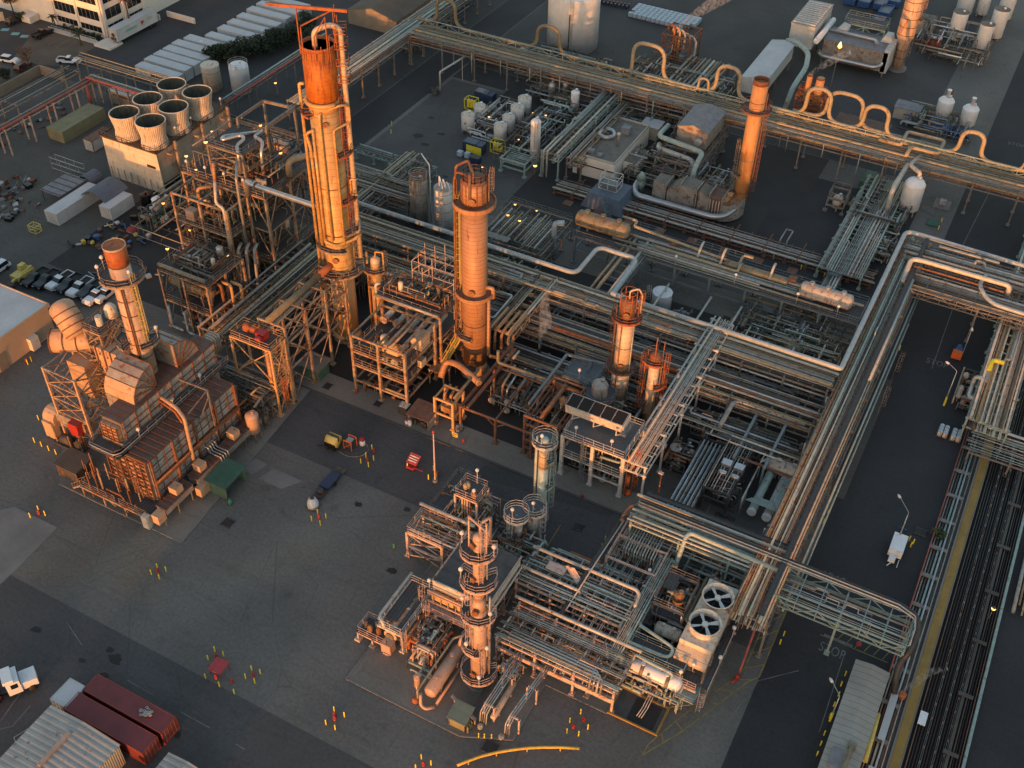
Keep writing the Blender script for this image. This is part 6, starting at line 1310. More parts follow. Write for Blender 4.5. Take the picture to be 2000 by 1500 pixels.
hvessel('lying_exchanger','rust-ended lying exchanger on a frame behind the left process structure',(-134.6,153.6,5.6),'x',7,1.1,'clad_stack',None,noz=3)
hvessel('lying_exchanger','grey lying exchanger just right of the rust-ended one',(-127,151.8,4.8),'x',5,1.0,'tank_grey',None,noz=3)
deckframe('exchanger_stand','small dark frame around the two lying exchangers behind the process structure',-139,-123,149.4,156.4,[3,6.6],4,2,steel='steel',decks=[3],rails=[6.6],brace='')
clutter('process_piping','pipes beside the cooling tower flank',-146.4,-126,120,150,3.6,36,80,GM+['pipe_beige'],8)
# the unit nearest the camera
PINKP=['pipe_pale','pipe_grey','clad_pink','pipe_beige','pipe_dark','pipe_teal','pipe_rust']
GRT=['pipe_teal']*4+['pipe_grey']*3+['pipe_pale']*2+['pipe_dark','pipe_dark']
N1=deckframe('cooler_support','pink steel frame holding up the flat black air cooler behind the stepped pink column',-48,-40.2,73.8,82.2,[3,5.4],3,3,steel='steel_pink',decks=[3],brace='s n e w',colw=.3)
t=thing('air_cooler','large flat air cooler with a black top, behind the stepped pink column','cooler',(-44,78,5.4))
m=M();m.box(-48.2,73.6,5.4,-40.1,82.4,6.9);part(m,'casing','steel_white',t);m=M();m.box(-48.1,73.7,6.9,-40.2,82.3,6.98);part(m,'top','asphalt_dark',t)
m=M()
for k in range(5):m.box(-48.1,73.7+k*2.14,6.98,-40.2,73.76+k*2.14,7.03)
for k in range(2):m.box(-45.6+k*2.7,73.7,6.98,-45.54+k*2.7,82.3,7.02)
part(m,'seam','steel_dark',t);m=M();m.box(-48.3,73.5,6.7,-40.0,73.62,7.12);m.box(-48.32,73.5,6.7,-48.2,82.5,7.1);m.box(-40.1,73.5,6.7,-39.98,82.5,7.12);part(m,'edge_trim','steel_pink',t)
m=M()
for k in range(2):m.box(-48+k*3.6,72.9,4.0+k*.0,-44.8+k*3.6,73.5,5.2)
part(m,'header_box','clad_skirt',t)
for z in(3.9,5.5,6.0):pipe(t,[(-48.4,72.6,z),(-41.4,72.6,z)],.14,'clad_pink')
for k in range(6):pipe(t,[(-47.6+k*1.1,72.6,5.5),(-47.6+k*1.1,72.6,3.2)],.07,'pipe_beige')
m=M();m.box(-48.6,71.6,2.9,-41,73.4,3.0);m.rail([(-48.6,73.4,3),(-48.6,71.6,3),(-41,71.6,3)],1.05,False,.06,1.4);part(m,'service_walk','steel_pink',t);mesh_ladder(t,-49,72.6,0,180,.2,5,'steel_pink')
pipe(t,[(-39.8,74,5.2),(-39.8,82.6,5.2),(-39.8,83.4,4)],.14,'pipe_pale');pipe(t,[(-47.6,73.4,7.2),(-44.4,73.4,7.2)],.2,'pipe_pale')
N2=deckframe('brace_frame','pinkish-white braced frame carrying pale pipes, left corner of the near unit',-56.3,-50.8,80.2,84.4,[2.4,5.1],2,2,steel='steel_pink',decks=[],rails=[5.1],brace='s n w',colw=.36)
for k in range(7):pipe(N2,[(-56,80.6+k*.55,5.3),(-44,80.6+k*.55,5.3),(-44,80.6+k*.55,3.4)],g.uniform(.06,.16),PINKP[k])
pipe(N2,[(-57,84.8,5.9),(-49.4,84.8,5.9),(-48.4,84.8,5.9)],.24,'pipe_pale',12)
for k in range(6):pipe(N2,[(-56,81+k*.5,2.7),(-48,81+k*.5,2.7)],.08,'pipe_grey')
N3=deckframe('valve_tower','narrow tower with a railed top deck of orange-lit valves, back left of the near unit',-52.8,-49.4,87.2,90.4,[3.4,7.9],2,2,steel='steel_pink',decks=[7.9],rails=[7.9],brace='n w',colw=.26)
for k in range(5):g=seeded('n3',k);m=M();x,y=g.uniform(-52.3,-50),g.uniform(87.5,89);m.lathe(x,y,[(.25,7.95),(.35,8.3),(.35,8.8),(.1,9.1)],12,True);m.tube((x-.4,y,8.5),(x+.4,y,8.5),.12);part(m,'valve',('vessel_rust','pipe_beige','steel_warm')[k%3],N3)
for k in range(4):pipe(N3,[(-51.8+k*.4,87.4,7.9),(-51.8+k*.4,87.4,.4)],.13,('clad_skirt','pipe_beige','clad_pink','pipe_rust')[k])
plamp(N3,-50,87.5,7.9,1.6);plamp(N3,-51,90.2,7.9,2.6)
N4=deckframe('back_platform','low railed platform with pipes at the far left corner of the near unit',-56.2,-52.6,86,94,[2,4],2,3,steel='steel',decks=[4],rails=[4],brace='w',colw=.22)
clutter('process_piping','orange-lit piping and small pots on the low back platform of the near unit',-56,-48,84.6,92,5.2,41,80,PINKP,6,'steel_pink')
clutter('process_piping','dark piping between the flat black cooler and the railed drums',-49,-39.5,82.6,90,4.2,42,75,GRT+['pipe_rust'],7)
clutter('process_piping','pipes on the floor under the flat black cooler',-47.6,-40.6,74,82,4.6,43,50,PINKP,4)
N5=deckframe('drum_platform','railed grating over a lying drum at the left edge of the near unit',-52.2,-48.6,66.6,74.6,[3.4],2,3,steel='steel_white',decks=[],rails=[3.5],brace='',colw=.2)
m=M();m.box(-52,68,3.42,-50.3,74.6,3.5);m.box(-49.8,67,3.42,-48.6,74.6,3.5);part(m,'deck','grating',N5);pipe(N5,[(-52.3,75,4.4),(-52.3,67.2,4.4),(-51.4,66.6,4.3),(-51.2,66.6,3.4)],.24,'pipe_pale',12)
LDR=hvessel('lying_drum','cream lying drum with a ringed end under the railed grating of the near unit',(-50.4,70.4,2.2),'y',7.2,.85,'clad_pale',None)
m=M();m.lathe_ax((-50.4,66.5,2.2),(0,1,0),[(.9,0),(.95,.05),(.95,.3)],20)
t=LDR;part(m,'end_cover','clad_pale',t);m=M();m.lathe_ax((-50.4,66.3,2.2),(0,1,0),[(.55,0),(.6,.1),(.45,.2)],18);part(m,'ring','pipe_olive',t)
N6=deckframe('front_platform','low pink railed platform with small machines at the left front of the near unit',-54.6,-50.2,65.4,68,[1.7],3,2,steel='steel_pink',decks=[1.7],rails=[1.7],brace='',colw=.2)
for k,(x,y,mt)in enumerate(((-54,66.6,'steel_dark'),(-53.2,66.2,'vessel_rust'),(-52.8,67.2,'blue_dark'),(-52,66.4,'pipe_rust'))):m=M();m.lathe(x,y,[(.3,1.7),(.36,2),(.36,2.7),(.15,3)],12,True);part(m,'motor',mt,N6)
m=M();m.prism(rect(-51,65.2,-49.6,66.4),.1,1.9);t=thing('pedestal','square concrete pedestal below the ringed drum end','pedestal',(-50.3,65.8,0));part(m,'block','clad_pink',t)
mesh_ladder(N5,-48.2,66.4,0,-60,.2,4.6,'steel_pink');mesh_ladder(N5,-48.0,71,0,0,.2,4.6,'steel_pink')
for p in((-47.8,67.6,0),(-49,74,3.5),(-46.4,70,0)):plamp(N5,*p,2.4)
clutter('process_piping','rusty-lit piping right of the railed lying drum',-48,-43.6,64.6,72,3.6,44,60,PINKP+['pipe_rust','rust_orange'],6,'steel_pink')
hvessel('pink_drum','long pink-brown lying drum left of the foot of the stepped pink column',(-41.9,65.8,1.7),'y',7.2,.85,'clad_pink',None,cat='vessel')
t=thing('drum_piping','pipes running along the top and side of the long pink-brown drum','piping',(-42,65,0));pipe(t,[(-42.9,61,1.4),(-42.9,61,3.0),(-42.9,69.6,3.0),(-41,72,3)],.14,'pipe_beige');pipe(t,[(-40.8,61.8,.5),(-40.8,69.6,.5)],.2,'clad_pink',10);pipe(t,[(-42.6,61.2,2.2),(-42.4,60.8,.6),(-41.6,60.6,.5),(-40.8,61.4,.5)],.22,'clad_pink',10);pipe(t,[(-41.9,69.4,2.4),(-41.9,70.6,3.4),(-40.4,69.6,3.4),(-38.8,67.8,2.6)],.32,'clad_pink',12)
m=M();m.lathe(-43.2,60.9,[(.12,.2),(.4,.6),(.45,1.0),(.2,1.3)],12,True);part(m,'valve','rust_orange',t)
vtank('filter_pot','pink upright filter pot beside the long pink-brown drum',-44.2,63.0,.42,.5,2.4,'clad_pink',None,.3,3,'vessel')
hvessel('small_drum','slim cream lying drum between the front legs of the near unit rack',(-33.6,65.8,1.3),'y',5.4,.38,'clad_pale',None)
hut('gas_hut','small hut with a sage-green roof and yellow front, gas cylinders on its side',-38.1,-36.0,60.4,62.4,1.9,'yellow_pale' and 'container_green','roof_sage',.25,.5)
for k in range(4):
 t=thing('gas_cylinder',('nearest','second nearest','third nearest','farthest')[k]+' of four pale green gas cylinders beside the sage-roofed hut','cylinder',(-35.6,60.5+k*.45,0),'gas cylinders by the hut');m=M();m.lathe(-35.6,60.5+k*.45,[(.14,.0),(.14,1.2),(.05,1.4),(.05,1.5)],10,True);part(m,'body','green_wall' if k%2 else 'pipe_olive',t)
t=thing('cable_tray','flat pale cable trays running in front of the stepped pink column to the hut','cable tray',(-37,63,0))
m=M()
for k in range(5):m.bar((-39.4,63.4-k*.1,1.5+k*.04),(-35.2,61.9-k*.1,1.5+k*.04),.08,.05)
for x,y in((-39,63.2),(-35.4,61.9)):m.bar((x,y,0),(x,y,1.5),.1)
part(m,'tray','steel_pink',t);m=M()
for k in range(3):m.bar((-36.4+k*.4,67.6,1.4),(-36.4+k*.4,61.6,1.2),.22,.06)
part(m,'tray','steel_dark',t)
NR=rack('pipe_rack','front rack of the near unit on pink beams, bundles of thin teal pipes bending down','x',-37.6,-21.6,71.4,77.4,[3.3,4.6],4,51,'steel_pink',GRT,GRP,rmax=.15,fill=.66)
for k in range(4):pipe(NR,[(-36.4,72+k*.42,4.9),(-23.4-.5*k,72+k*.42,4.9),(-23.2-.5*k,71.2,4.9),(-23.2-.5*k,71,3.2)],.14,('pipe_grey','pipe_pale','silver','pipe_grey')[k])
pipe(NR,[(-38.4,77.8,5.1),(-20.8,77.8,5.1)],.22,'pipe_pale',12);m=M();m.bar((-37.6,71.2,2.7),(-21.6,71.2,2.7),.14,.7);part(m,'girder','steel_pink',NR)
NS=rack('pipe_rack','second rack of the near unit, pale pipe along its far side, behind the front rack','x',-39.6,-24.8,80.4,85.6,[3.4,4.8],4,52,'steel_pink',GRT,GRP,rmax=.15,fill=.5)
pipe(NS,[(-40,86,5.4),(-25,86,5.4),(-24.4,85.6,5.2),(-24.4,84,4.4)],.24,'pipe_pale',12);pipe(NS,[(-40,82.4,5.2),(-31.4,82.4,5.2),(-31.4,82.4,2.4)],.22,'pipe_pale',12)
NB=rack('pipe_rack','broad band of parallel grey and teal pipes from the front rack to the valve station','y',72,95,-31.2,-25.2,[3.0],5,53,'steel_pink',GRT,GRP,rmax=.1,fill=.72,jog=False)
NT=rack('pipe_rack','slim teal rack bordering the rust-stained vessels on their left','y',76.5,93.5,-24.6,-22.8,[4.4],4,54,'steel_teal',['pipe_teal','pipe_pale'],GRP,rmax=.2,fill=1,jog=False)
m=M();m.path([(-31.6,95.6,5.4),(-31.9,87,5.4),(-32.2,78.6,4.4),(-33,77.9,4.3),(-39,77.9,4.3)],.32,4,.9);part(m,'cable_tray','steel_dark',NB);pipe(NB,[(-31.1,95.6,5.9),(-31.4,87,5.9),(-31.8,79,4.9)],.1,'pipe_pale')
m=M();m.path([(-22,98.6,6.6),(-29.5,98.8,6.6),(-31.4,98,6.6),(-31.6,95.6,5.4)],.32,4,.9);part(m,'cable_tray','steel_dark',NB)
NV=deckframe('valve_station','valve station of rusty-bottomed vertical pipes under a low frame, by the rack corner',-31,-24,90,98.4,[2.6,4.6],2,3,steel='steel_pink',decks=[],rails=[],brace='',colw=.3)
for k in range(12):
 x=-29.6+k*.4;pipe(NV,[(x,97.8,4.9),(x,94,4.9),(x,92.4,4.4),(x,92.4,1.0)],.08,('pipe_grey','pipe_pale','pipe_teal')[k%3]);
 m=M();m.lathe(x,92.4,[(.13,1.2),(.2,1.3),(.2,1.5),(.13,1.6),(.13,2.2),(.2,2.3),(.2,2.5),(.13,2.6)],8,True);part(m,'valve','rust_orange' if k%2 else 'vessel_rust',NV)
m=M();m.box(-30.8,90.2,2.6,-24.4,91.8,2.68);m.rail([(-30.8,90.2,2.7),(-24.4,90.2,2.7)],1.05,False,.05);part(m,'walkway','grating',NV);plamp(NV,-25,90.6,2.7,1.6)
m=M();m.box(-29.9,96.6,4.7,-28.8,99.4,5.1);part(m,'duct','clad_pink',NV)
for k in range(2):
 RD=thing('pipe_run',('left','right')[k]+' of two bundles of thin pipes running forward from the front rack','piping',(-33.4+k*3.6,66,0))
 for j in range(4-k):pipe(RD,[(-34.4+k*3.9+j*.28,72,3.9),(-34.8+k*3.4+j*.28,63.4,3.3),(-34.9+k*3.4+j*.28,62.4,2.6),(-34.9+k*3.4+j*.28,62.2,.5)],.09,('pipe_pale','silver','pipe_grey','pipe_teal')[j])
 for y in(63.4,68):m=M();m.bar((-34.9+k*3.4,y,0),(-34.9+k*3.4,y,3.2),.2);m.bar((-33.6+k*3.4,y,0),(-33.6+k*3.4,y,3.2),.2);m.bar((-35+k*3.4,y,3.1),(-33.4+k*3.4,y,3.1),.2);part(m,'support','steel_pink',RD)
 m=M();m.lathe(-34.6+k*2.9,61.8,[(.1,.1),(.36,.3),(.4,.6),(.2,.9)],12,True);part(m,'valve','clad_pale',RD)
clutter('process_piping','dark piping and valves below the front rack',-37,-22,72,80,3.0,45,80,GRT+['pipe_rust'],8,'steel_pink')
clutter('process_piping','pumps and pipes below the second rack',-39.5,-25.6,80.4,90,3.0,46,85,GRT+['pipe_rust','rust_orange'],9,'steel_pink')
clutter('process_piping','small piping at the right feet of the stepped pink column',-37.4,-33.6,68.6,74,2.6,47,36,PINKP,4,'steel_pink')
for p in((-39,72.2),(-31,79),(-36,84)):pass
m=M();t=thing('service_stair','pale steel slide-like stair panel above the second rack','stairs',(-32.6,83,4));m.extr([(-34.6,84.6,6),(-33.4,84.8,6),(-30.8,83.6,4.2),(-30.8,82.6,4.2)],(0,0,.12));m.box(-37,83.6,5.2,-34.4,84.9,5.4);part(m,'panel','steel_pink',t)
WDR=hvessel('white_drum','white lying drum with olive bands and a railed top, front right of the near unit',(-18.6,77.4,2.4),'x',6.4,.95,'tank_white',None)
t=deckframe('drum_deck','railed grey deck over the white lying drum',-23,-15.4,78.2,80.6,[3.6],3,2,steel='steel_teal',decks=[3.6],rails=[3.6],brace='',colw=.2)
pipe(t,[(-23.4,80.6,5),(-23.4,79,4.2),(-18.2,79,4.4),(-17.6,79.4,4.4),(-17.6,80.6,4.6),(-22.6,81.6,4.8)],.22,'pipe_teal',12,.7);pipe(t,[(-21.6,77.6,3.4),(-21.6,77.6,4.4),(-19.4,77.2,4.6),(-16.4,77.2,4.4),(-16.4,77.2,3.4)],.2,'pipe_teal',12);mesh_ladder(t,-14.4,75.6,0,-60,.2,3,'steel_teal');m=M();m.box(-15.3,76,1.9,-12.9,78.6,2.0);m.rail([(-15.3,76,2),(-12.9,76,2),(-12.9,78.6,2)],1,False,.05);part(m,'landing','steel_teal',t);plamp(t,-14.6,79.8,2,2.2)
m=M();
for x in(-20.4,-17):m.lathe_ax((x,77.4,2.4),(1,0,0),[(.97,0),(.98,.0),(.98,.5),(.97,.5)],24,False)
part(m,'band','vessel_olive',WDR)
clutter('process_piping','teal pipes and valves around the white lying drum',-24,-14.6,75,81,2.6,48,60,GRT,6,'steel_teal')
t=thing('basin','sunken basin with a broad yellow painted curb and dark floor at the front right','basin',(-18.8,73.3,0));m=M();m.box(-21.7,71.2,.14,-15.7,75,.17);part(m,'floor','asphalt_dark',t);m=M();m.box(-22,71,.1,-21.7,75.3,.4);m.box(-15.7,71,.1,-15.4,75.3,.4);m.box(-21.7,71,.1,-15.7,71.2,.4);m.box(-21.7,75.05,.1,-15.7,75.3,.4);part(m,'curb','walk_yellow',t);m=M();m.box(-19.6,71.3,.18,-16.2,74.8,.2);part(m,'mat','oily_ground',t)
for k in range(3):pipe(t,[(-18.2+k*.3,75.6,2),(-18.4+k*.3,73.6,.6),(-18.6+k*.3,72.2,.4)],.06,'pipe_pale')
for k,x in enumerate((-20.5,-19.6)):
 d=thing('chemical_drum',('left','right')[k]+' of two blue drums with white caps by the yellow-curbed basin','drum',(x,75.7,0),'blue drums by the basin');m=M();m.lathe(x,75.7,[(.36,.1),(.38,.3),(.38,1.0),(.3,1.2)],16,True);part(m,'body','blue',d);m=M();m.lathe(x,75.7,[(.26,1.2),(.26,1.3),(.12,1.34),(.12,1.5)],14,True);part(m,'cap','plastic_white',d)
hvessel('rusty_drum','rust-streaked lying vessel on a stained pad left of the twin fans',(-19.6,84.4,2.0),'x',3,.85,'tank_cream',None)
vtank('rusty_vessel','ochre upright vessel on a railed frame left of the twin fans',-20.0,88.4,.75,1.4,4.8,'vessel_rust',None,.6,4,'vessel')
t=deckframe('vessel_stand','narrow grey railed frame around the ochre upright vessel',-22.6,-18.4,85.8,91.4,[2.6,4.8],2,2,steel='steel',decks=[],rails=[4.8],brace='',colw=.2)
m=M();m.box(-22.4,88.6,4.78,-20.9,91.3,4.86);m.box(-22.4,86,2.58,-18.6,87.2,2.66);part(m,'deck','grating',t);mesh_ladder(t,-22.8,87,0,180,.2,4.8,'steel')
for k,x in enumerate((-17.9,-17.2)):pipe(t,[(x,93,4.4),(x,85.6,4.2),(x+.5,85.2,4.2),(x+.5,86.8,4.2)],.2,'pipe_olive',10,.4)
pipe(t,[(-20.2,86.6,4.4),(-20.2,86,4.6),(-18.6,86,4.6),(-18.6,86,2.8)],.12,'tank_white');sheet('oil_stain','vessel_rust',[(-22,83),(-18.4,79.8),(-17.4,83),(-18,90),(-20.6,91.4),(-22.4,88)],27)
sheet('oil_stain','oily_ground',[(-22.6,84),(-18.9,80.6),(-17.8,84),(-18.4,88.6),(-20.9,90.4),(-22.6,88)],28)
clutter('process_piping','dark pipes between the ochre vessel and the twin fans',-22,-17.6,84.6,92,3.6,49,40,GRT+['vessel_rust','pipe_rust'],3)
clutter('process_piping','pipes at the far right corner of the near unit under the bridge rack',-22,-10.5,92.6,99,4.0,50,60,GRT,5)
t=thing('fan_cooler','cooler with two large white-bladed fans on top, right side of the near unit','cooler',(-15.2,86.8,0))
m=M();m.box(-17.3,81.4,4.2,-13.1,92,5.9);part(m,'plenum','tank_cream',t)
m=M();m.extr([(-17.3,81.4,4.2),(-13.1,81.4,4.2),(-13.1,79.9,3.4),(-17.3,79.9,3.4)],(0,0,.9));part(m,'hood','clad_pale',t)
for k,(cx,cy)in enumerate(((-15.2,84.4),(-15.2,89.0))):
 n=36;m=M();m.lathe(cx,cy,[(1.95,5.9),(1.9,6.3),(2.0,6.95),(2.1,7.0),(2.0,7.05),(1.86,6.9),(1.8,6.3),(1.8,5.92)],n,False,False);f=part(m,'fan_ring','steel_white',t)
 m=M();m.lathe(cx,cy,[(1.82,5.92),(.02,5.94)],n,False,False);part(m,'fan_opening','dark_gap',f);m=M();m.lathe(cx,cy,[(.42,6.3),(.42,6.7),(.3,6.78),(.02,6.8)],16,True);part(m,'hub','fan_blade',f)
 for j in range(4):
  a=R(38+90*j+k*7);u=Vector((math.cos(a),math.sin(a),0));v=Vector((-u.y,u.x,0));c=Vector((cx,cy,6.5));m=M()
  m.extr([c+u*.4-v*.12+Vector((0,0,-.05)),c+u*1.74-v*.34+Vector((0,0,-.08)),c+u*1.74+v*.2+Vector((0,0,.1)),c+u*.4+v*.14+Vector((0,0,.05))],(0,0,.05));part(m,'blade','fan_blade',f)
 m=M()
 for j in range(6):a=R(15+60*j);m.bar((cx,cy,6.15),(cx+1.8*math.cos(a),cy+1.8*math.sin(a),6.15),.07)
 part(m,'guard','steel_dark',f)
m=M()
for x in(-17.1,-13.3):
 for y in(80.6,84,88,91.8):m.bar((x,y,0),(x,y,4.3),.26)
part(m,'leg','steel_pink',t);m=M();m.bar((-17.1,80.6,.3),(-13.3,80.6,4),.14);m.bar((-13.3,80.6,.3),(-13.3,84,4),.14);m.bar((-13.3,88,.3),(-13.3,91.8,4),.14);part(m,'brace','steel_pink',t)
m=M();m.box(-17.8,77.6,2.6,-13.4,79.8,2.7);m.box(-12.9,78,3.0,-11.9,92,3.1);part(m,'walkway','grating',t);m=M();m.rail([(-17.8,79.8,2.7),(-17.8,77.6,2.7),(-13.4,77.6,2.7)],1.05,False,.06,1.2);m.rail([(-11.9,77.6,3.1),(-11.9,92,3.1)],1.05,False,.06,1.6);m.bar((-17.8,77.5,2.4),(-13.2,77.5,2.4),.2,.4);part(m,'railing','steel_pink',t)
for x,y in((-17.6,77.8),(-13.6,77.8)):m=M();m.bar((x,y,0),(x,y,2.6),.18);part(m,'leg','steel_pink',t)
mesh_ladder(t,-12.3,76.4,0,-60,.2,4.2,'steel_pink');mesh_ladder(t,-11.6,91,0,0,.2,4,'steel_pink')
for p in((-15.6,78,2.7),(-12,82,3.1),(-12,87,3.1),(-12,91.6,3.1)):plamp(t,*p,1.6)
clutter('process_piping','pipes under the twin-fan cooler',-17,-12,80.6,92,3.0,55,36,GRT,3)
t=thing('fire_monitor_pipe','long dark red pipe slanting down to a red valve by the yellow road hatching','pipe',(-10,88,0));pipe(t,[(-9.9,93.6,6),(-9.7,88,3.4),(-9.6,84.6,1.4),(-9.6,83.6,.4)],.16,'pipe_red',10);m=M();m.lathe(-9.6,83.3,[(.2,0),(.3,.2),(.3,.7),(.15,1)],12,True);m.tube((-10,82.2,.4),(-9.4,83.6,.5),.15);part(m,'valve','red',t)
# the far units
vtank('storage_tank','big white storage tank cut by the top edge, behind the hoop-loop rack','' and 0 or-106.6,236.8,6.3,.1,13.5,'tank_white',None,.12,0,n=48,ladder=-70)
t=thing('standpipe','dark standpipe up the front of the big white storage tank','pipe',(-105,230.2,0));pipe(t,[(-104.6,230.2,0),(-104.6,230.2,10.4)],.18,'steel_dark')
g=seeded('rt')
for k,(px,py,r,h,lb)in enumerate(((914,252,1.45,3.7,'front left white round tank of the dosing yard, nearest the yellow skid'),(937,232,1.3,3.4,'rusty-topped round tank half hidden by small pipes, behind the front left tank'),(977,272,1.4,3.6,'front right white round tank of the dosing yard, rust rays on its roof'),(993,255,1.4,3.6,'rust-rayed round tank just behind the front right tank'),(1010,239,1.5,4.0,'third round tank in the right-hand line of the dosing yard'),(1024,222,1.5,4.0,'farthest round tank of the right-hand line in the dosing yard'))):
 vtank('round_tank',lb,*W(px,py+4),r,.7,h+.4,'tank_white','round white tanks of the dosing yard',.3,4,'tank',top='tank_cream')
x,y=W(1044,318);vtank('tall_vessel','tall white vessel with a rusty top and warm lamp glow, right of the dosing yard',x,y,1.05,.5,9.6,'tank_white',None,.6,0,'vessel',ladder=-60)
x,y=W(1121,228);vtank('white_vessel','white upright vessel beside the teal and pale pipe rack, rust stain on its top',x,y,.95,.4,6.0,'tank_white',None,.4,0,'vessel')
for k,(px,py)in enumerate(((1084,194),(1111,192))):x,y=W(px,py);vtank('grey_vessel',('left','right')[k]+' of two small grey domed vessels under the hoop-loop rack',x,y-2,.75,.4,4.4,'galv','small grey vessels under the rack',.9,0,'vessel')
clutter('process_piping','small pipes and stands between the round tanks of the dosing yard',-108,-99,184,200,3.4,61,80,['pipe_grey','pipe_pale','tank_white','pipe_dark'],5)
clutter('process_piping','piping and racks around the tall white vessel',-97,-87.4,178,206,4.2,62,100,GM+['pipe_pale','pipe_teal'],10)
clutter('process_piping','dark piping below the hoop-loop rack',-104,-66,205,213,4.6,63,110,GM,10)
t=deckframe('vessel_cage','small teal pipe cage in front of the tall white vessel',-93.5,-88,175.6,181,[1.6,3.2],2,2,steel='steel_teal',decks=[],rails=[],brace='');
for k in range(8):pipe(t,[(-93.3,176+k*.5,2.2+.1*k),(-88.4,176+k*.5,2.2+.1*k)],.1,'pipe_teal')
for k,(px,py)in enumerate(((921,212),(972,296))):
 x,y=W(px,py);t=thing('yellow_skid',('far','near')[k]+' bright yellow caged pump skid in the dosing yard','skid',(x,y,0),'yellow skids of the dosing yard');m=M()
 for a in(-1.3,1.3):
  for b in(-.9,.9):m.bar((x+a,y+b,0),(x+a,y+b,2.5),.14)
 for z in(.1,2.5):
  for b in(-.9,.9):m.bar((x-1.3,y+b,z),(x+1.3,y+b,z),.12)
  for a in(-1.3,1.3):m.bar((x+a,y-.9,z),(x+a,y+.9,z),.12)
 part(m,'cage','safety_yellow',t);m=M()
 for a in(-.7,.1,.8):m.lathe(x+a,y,[(.35,.1),(.42,.4),(.42,1.8),(.2,2.2)],12,True)
 part(m,'pot','safety_yellow',t)
for k,(px,py,lb,c1,c2)in enumerate(((927,296,'blue container with a yellow side panel in front of the round tanks','blue_dark','safety_yellow'),(948,198,'dark blue container with a pale lid behind the far yellow skid','blue_dark','canvas_grey'))):
 x,y=W(px,py);t=thing('equipment_box',lb,'container',(x,y,0));m=M();m.box(x-2.3,y-1.1,.1,x+2.3,y+1.1,2.3);part(m,'body',c1,t);m=M();m.box(x-1.4,y-1.16,.2,x+2.2,y-1.1,1.9)if k==0 else m.box(x-2.2,y-1,2.3,x-.2,y+1,2.5);part(m,'panel',c2,t);m=M();m.box(x-2.2,y-1.0,2.3,x+.8,y+1.0,2.42);part(m,'lid','tarp',t)
for k,(px,py)in enumerate(((899,305),(913,308))):x,y=W(px,py);t=thing('plastic_tote',('left','right')[k]+' pale plastic tote in front of the blue and yellow container','tote',(x,y,0),'plastic totes in the dosing yard');m=M();m.box(x-.55,y-.5,.15,x+.55,y+.5,1.2);m.lathe(x,y,[(.2,1.2),(.2,1.3)],10,True);part(m,'tank','plastic_blue',t);m=M();m.box(x-.6,y-.55,0,x+.6,y+.55,.14);part(m,'pallet','steel_dark',t)
x,y=W(929,318);t=thing('dark_box','small dark blue metal box in front of the blue and yellow container','box',(x,y,0));m=M();m.box(x-1,y-.7,0,x+1,y+.7,1.4);part(m,'body','blue_dark',t);m=M();m.box(x-1.05,y-.75,1.4,x+1.05,y+.75,1.5);part(m,'lid','steel_dark',t)
x,y=W(860,180);t=thing('standpipe','goose-neck standpipe with an outstretched arm over a heap of valves in the far yard','pipe',(x,y,0));pipe(t,[(x,y,0),(x,y,5),(x+1.4,y+6,5.6),(x+1.6,y+9,5.6)],.22,'pipe_pale',10)
m=M();m.bar((x+1.5,y+7.6,0),(x+1.5,y+7.6,5.5),.1);part(m,'prop','steel_white',t)
g=seeded('heap');t=thing('valve_heap','heap of old valves and hoses at the foot of the goose-neck standpipe','scrap',(x-.8,y-1,0))
for k in range(14):m=M();a,b=x-1+g.uniform(-1.6,1.6),y-1+g.uniform(-1.2,1.2);m.lathe_ax((a,b,.35),(g.uniform(-1,1),g.uniform(-1,1),.3),[(.15,0),(.3,.1),(.2,.4),(.35,.5)],8);part(m,'valve',g.choice(['green','steel_dark','pipe_rust','blue_dark']),t)
CB=thing('control_building','flat-roofed cream control building with roof vents beside the far pipe rack','building',(-75.6,192,0));x0,x1,y0,y1=-80.4,-71.2,182.6,201
m=M();m.box(x0,y0,0,x1,y1,4.3);part(m,'wall','wall_white',CB);m=M();m.box(x0+.3,y0+.3,4.3,x1-.3,y1-.3,4.36);part(m,'roof','roof_tar',CB)
m=M();m.box(x0,y0,4.3,x1,y0+.3,4.7);m.box(x0,y1-.3,4.3,x1,y1,4.7);m.box(x0,y0+.3,4.3,x0+.3,y1-.3,4.7);m.box(x1-.3,y0+.3,4.3,x1,y1-.3,4.7);part(m,'parapet','wall_cream',CB)
m=M();m.lathe(-73.8,190,[(.32,4.4),(.32,6.8),(.5,7),(.4,7.3)],12,True);part(m,'vent_stack','galv',CB)
m=M();m.box(-75.4,195,4.4,-73.6,196.8,5.8);m.box(-78.6,184.4,4.4,-76.8,185.6,5);m.box(-75.8,184,4.4,-74.8,185,4.9);part(m,'roof_unit','canvas_grey',CB)
pipe(CB,[(-79,194,4.6),(-79,191.6,4.8),(-76.8,190.8,4.9),(-75.6,192.6,4.9),(-77,194.6,4.9),(-78.4,194.6,4.8)],.4,'galv',10)
m=M();m.box(-79.4,182.52,0,-78.3,182.6,2.1);m.box(-71.3,196,.2,-71.12,197,2.2);part(m,'door','steel_dark',CB);m=M();m.box(-80.5,182.4,2.5,-71.1,182.55,2.7);part(m,'pipe_rail','steel_dark',CB)
AX=thing('annex','small cream annex attached to the right of the control building','building',(-69.6,190,0));m=M();m.box(-71.1,187,0,-68.2,193.6,3.1);part(m,'wall','wall_white',AX);m=M();m.box(-71.05,187.1,3.1,-68.3,193.5,3.16);part(m,'roof','roof_tar',AX);m=M();m.box(-68.2,188,.1,-68.12,189.2,1.8);part(m,'door','dark_gap',AX)
HU=hut('roof_hut','small grey hut with a corrugated roof behind the control building',-74,-70,203,206.4,3,'wall_cream','roof_white',.2,.1)
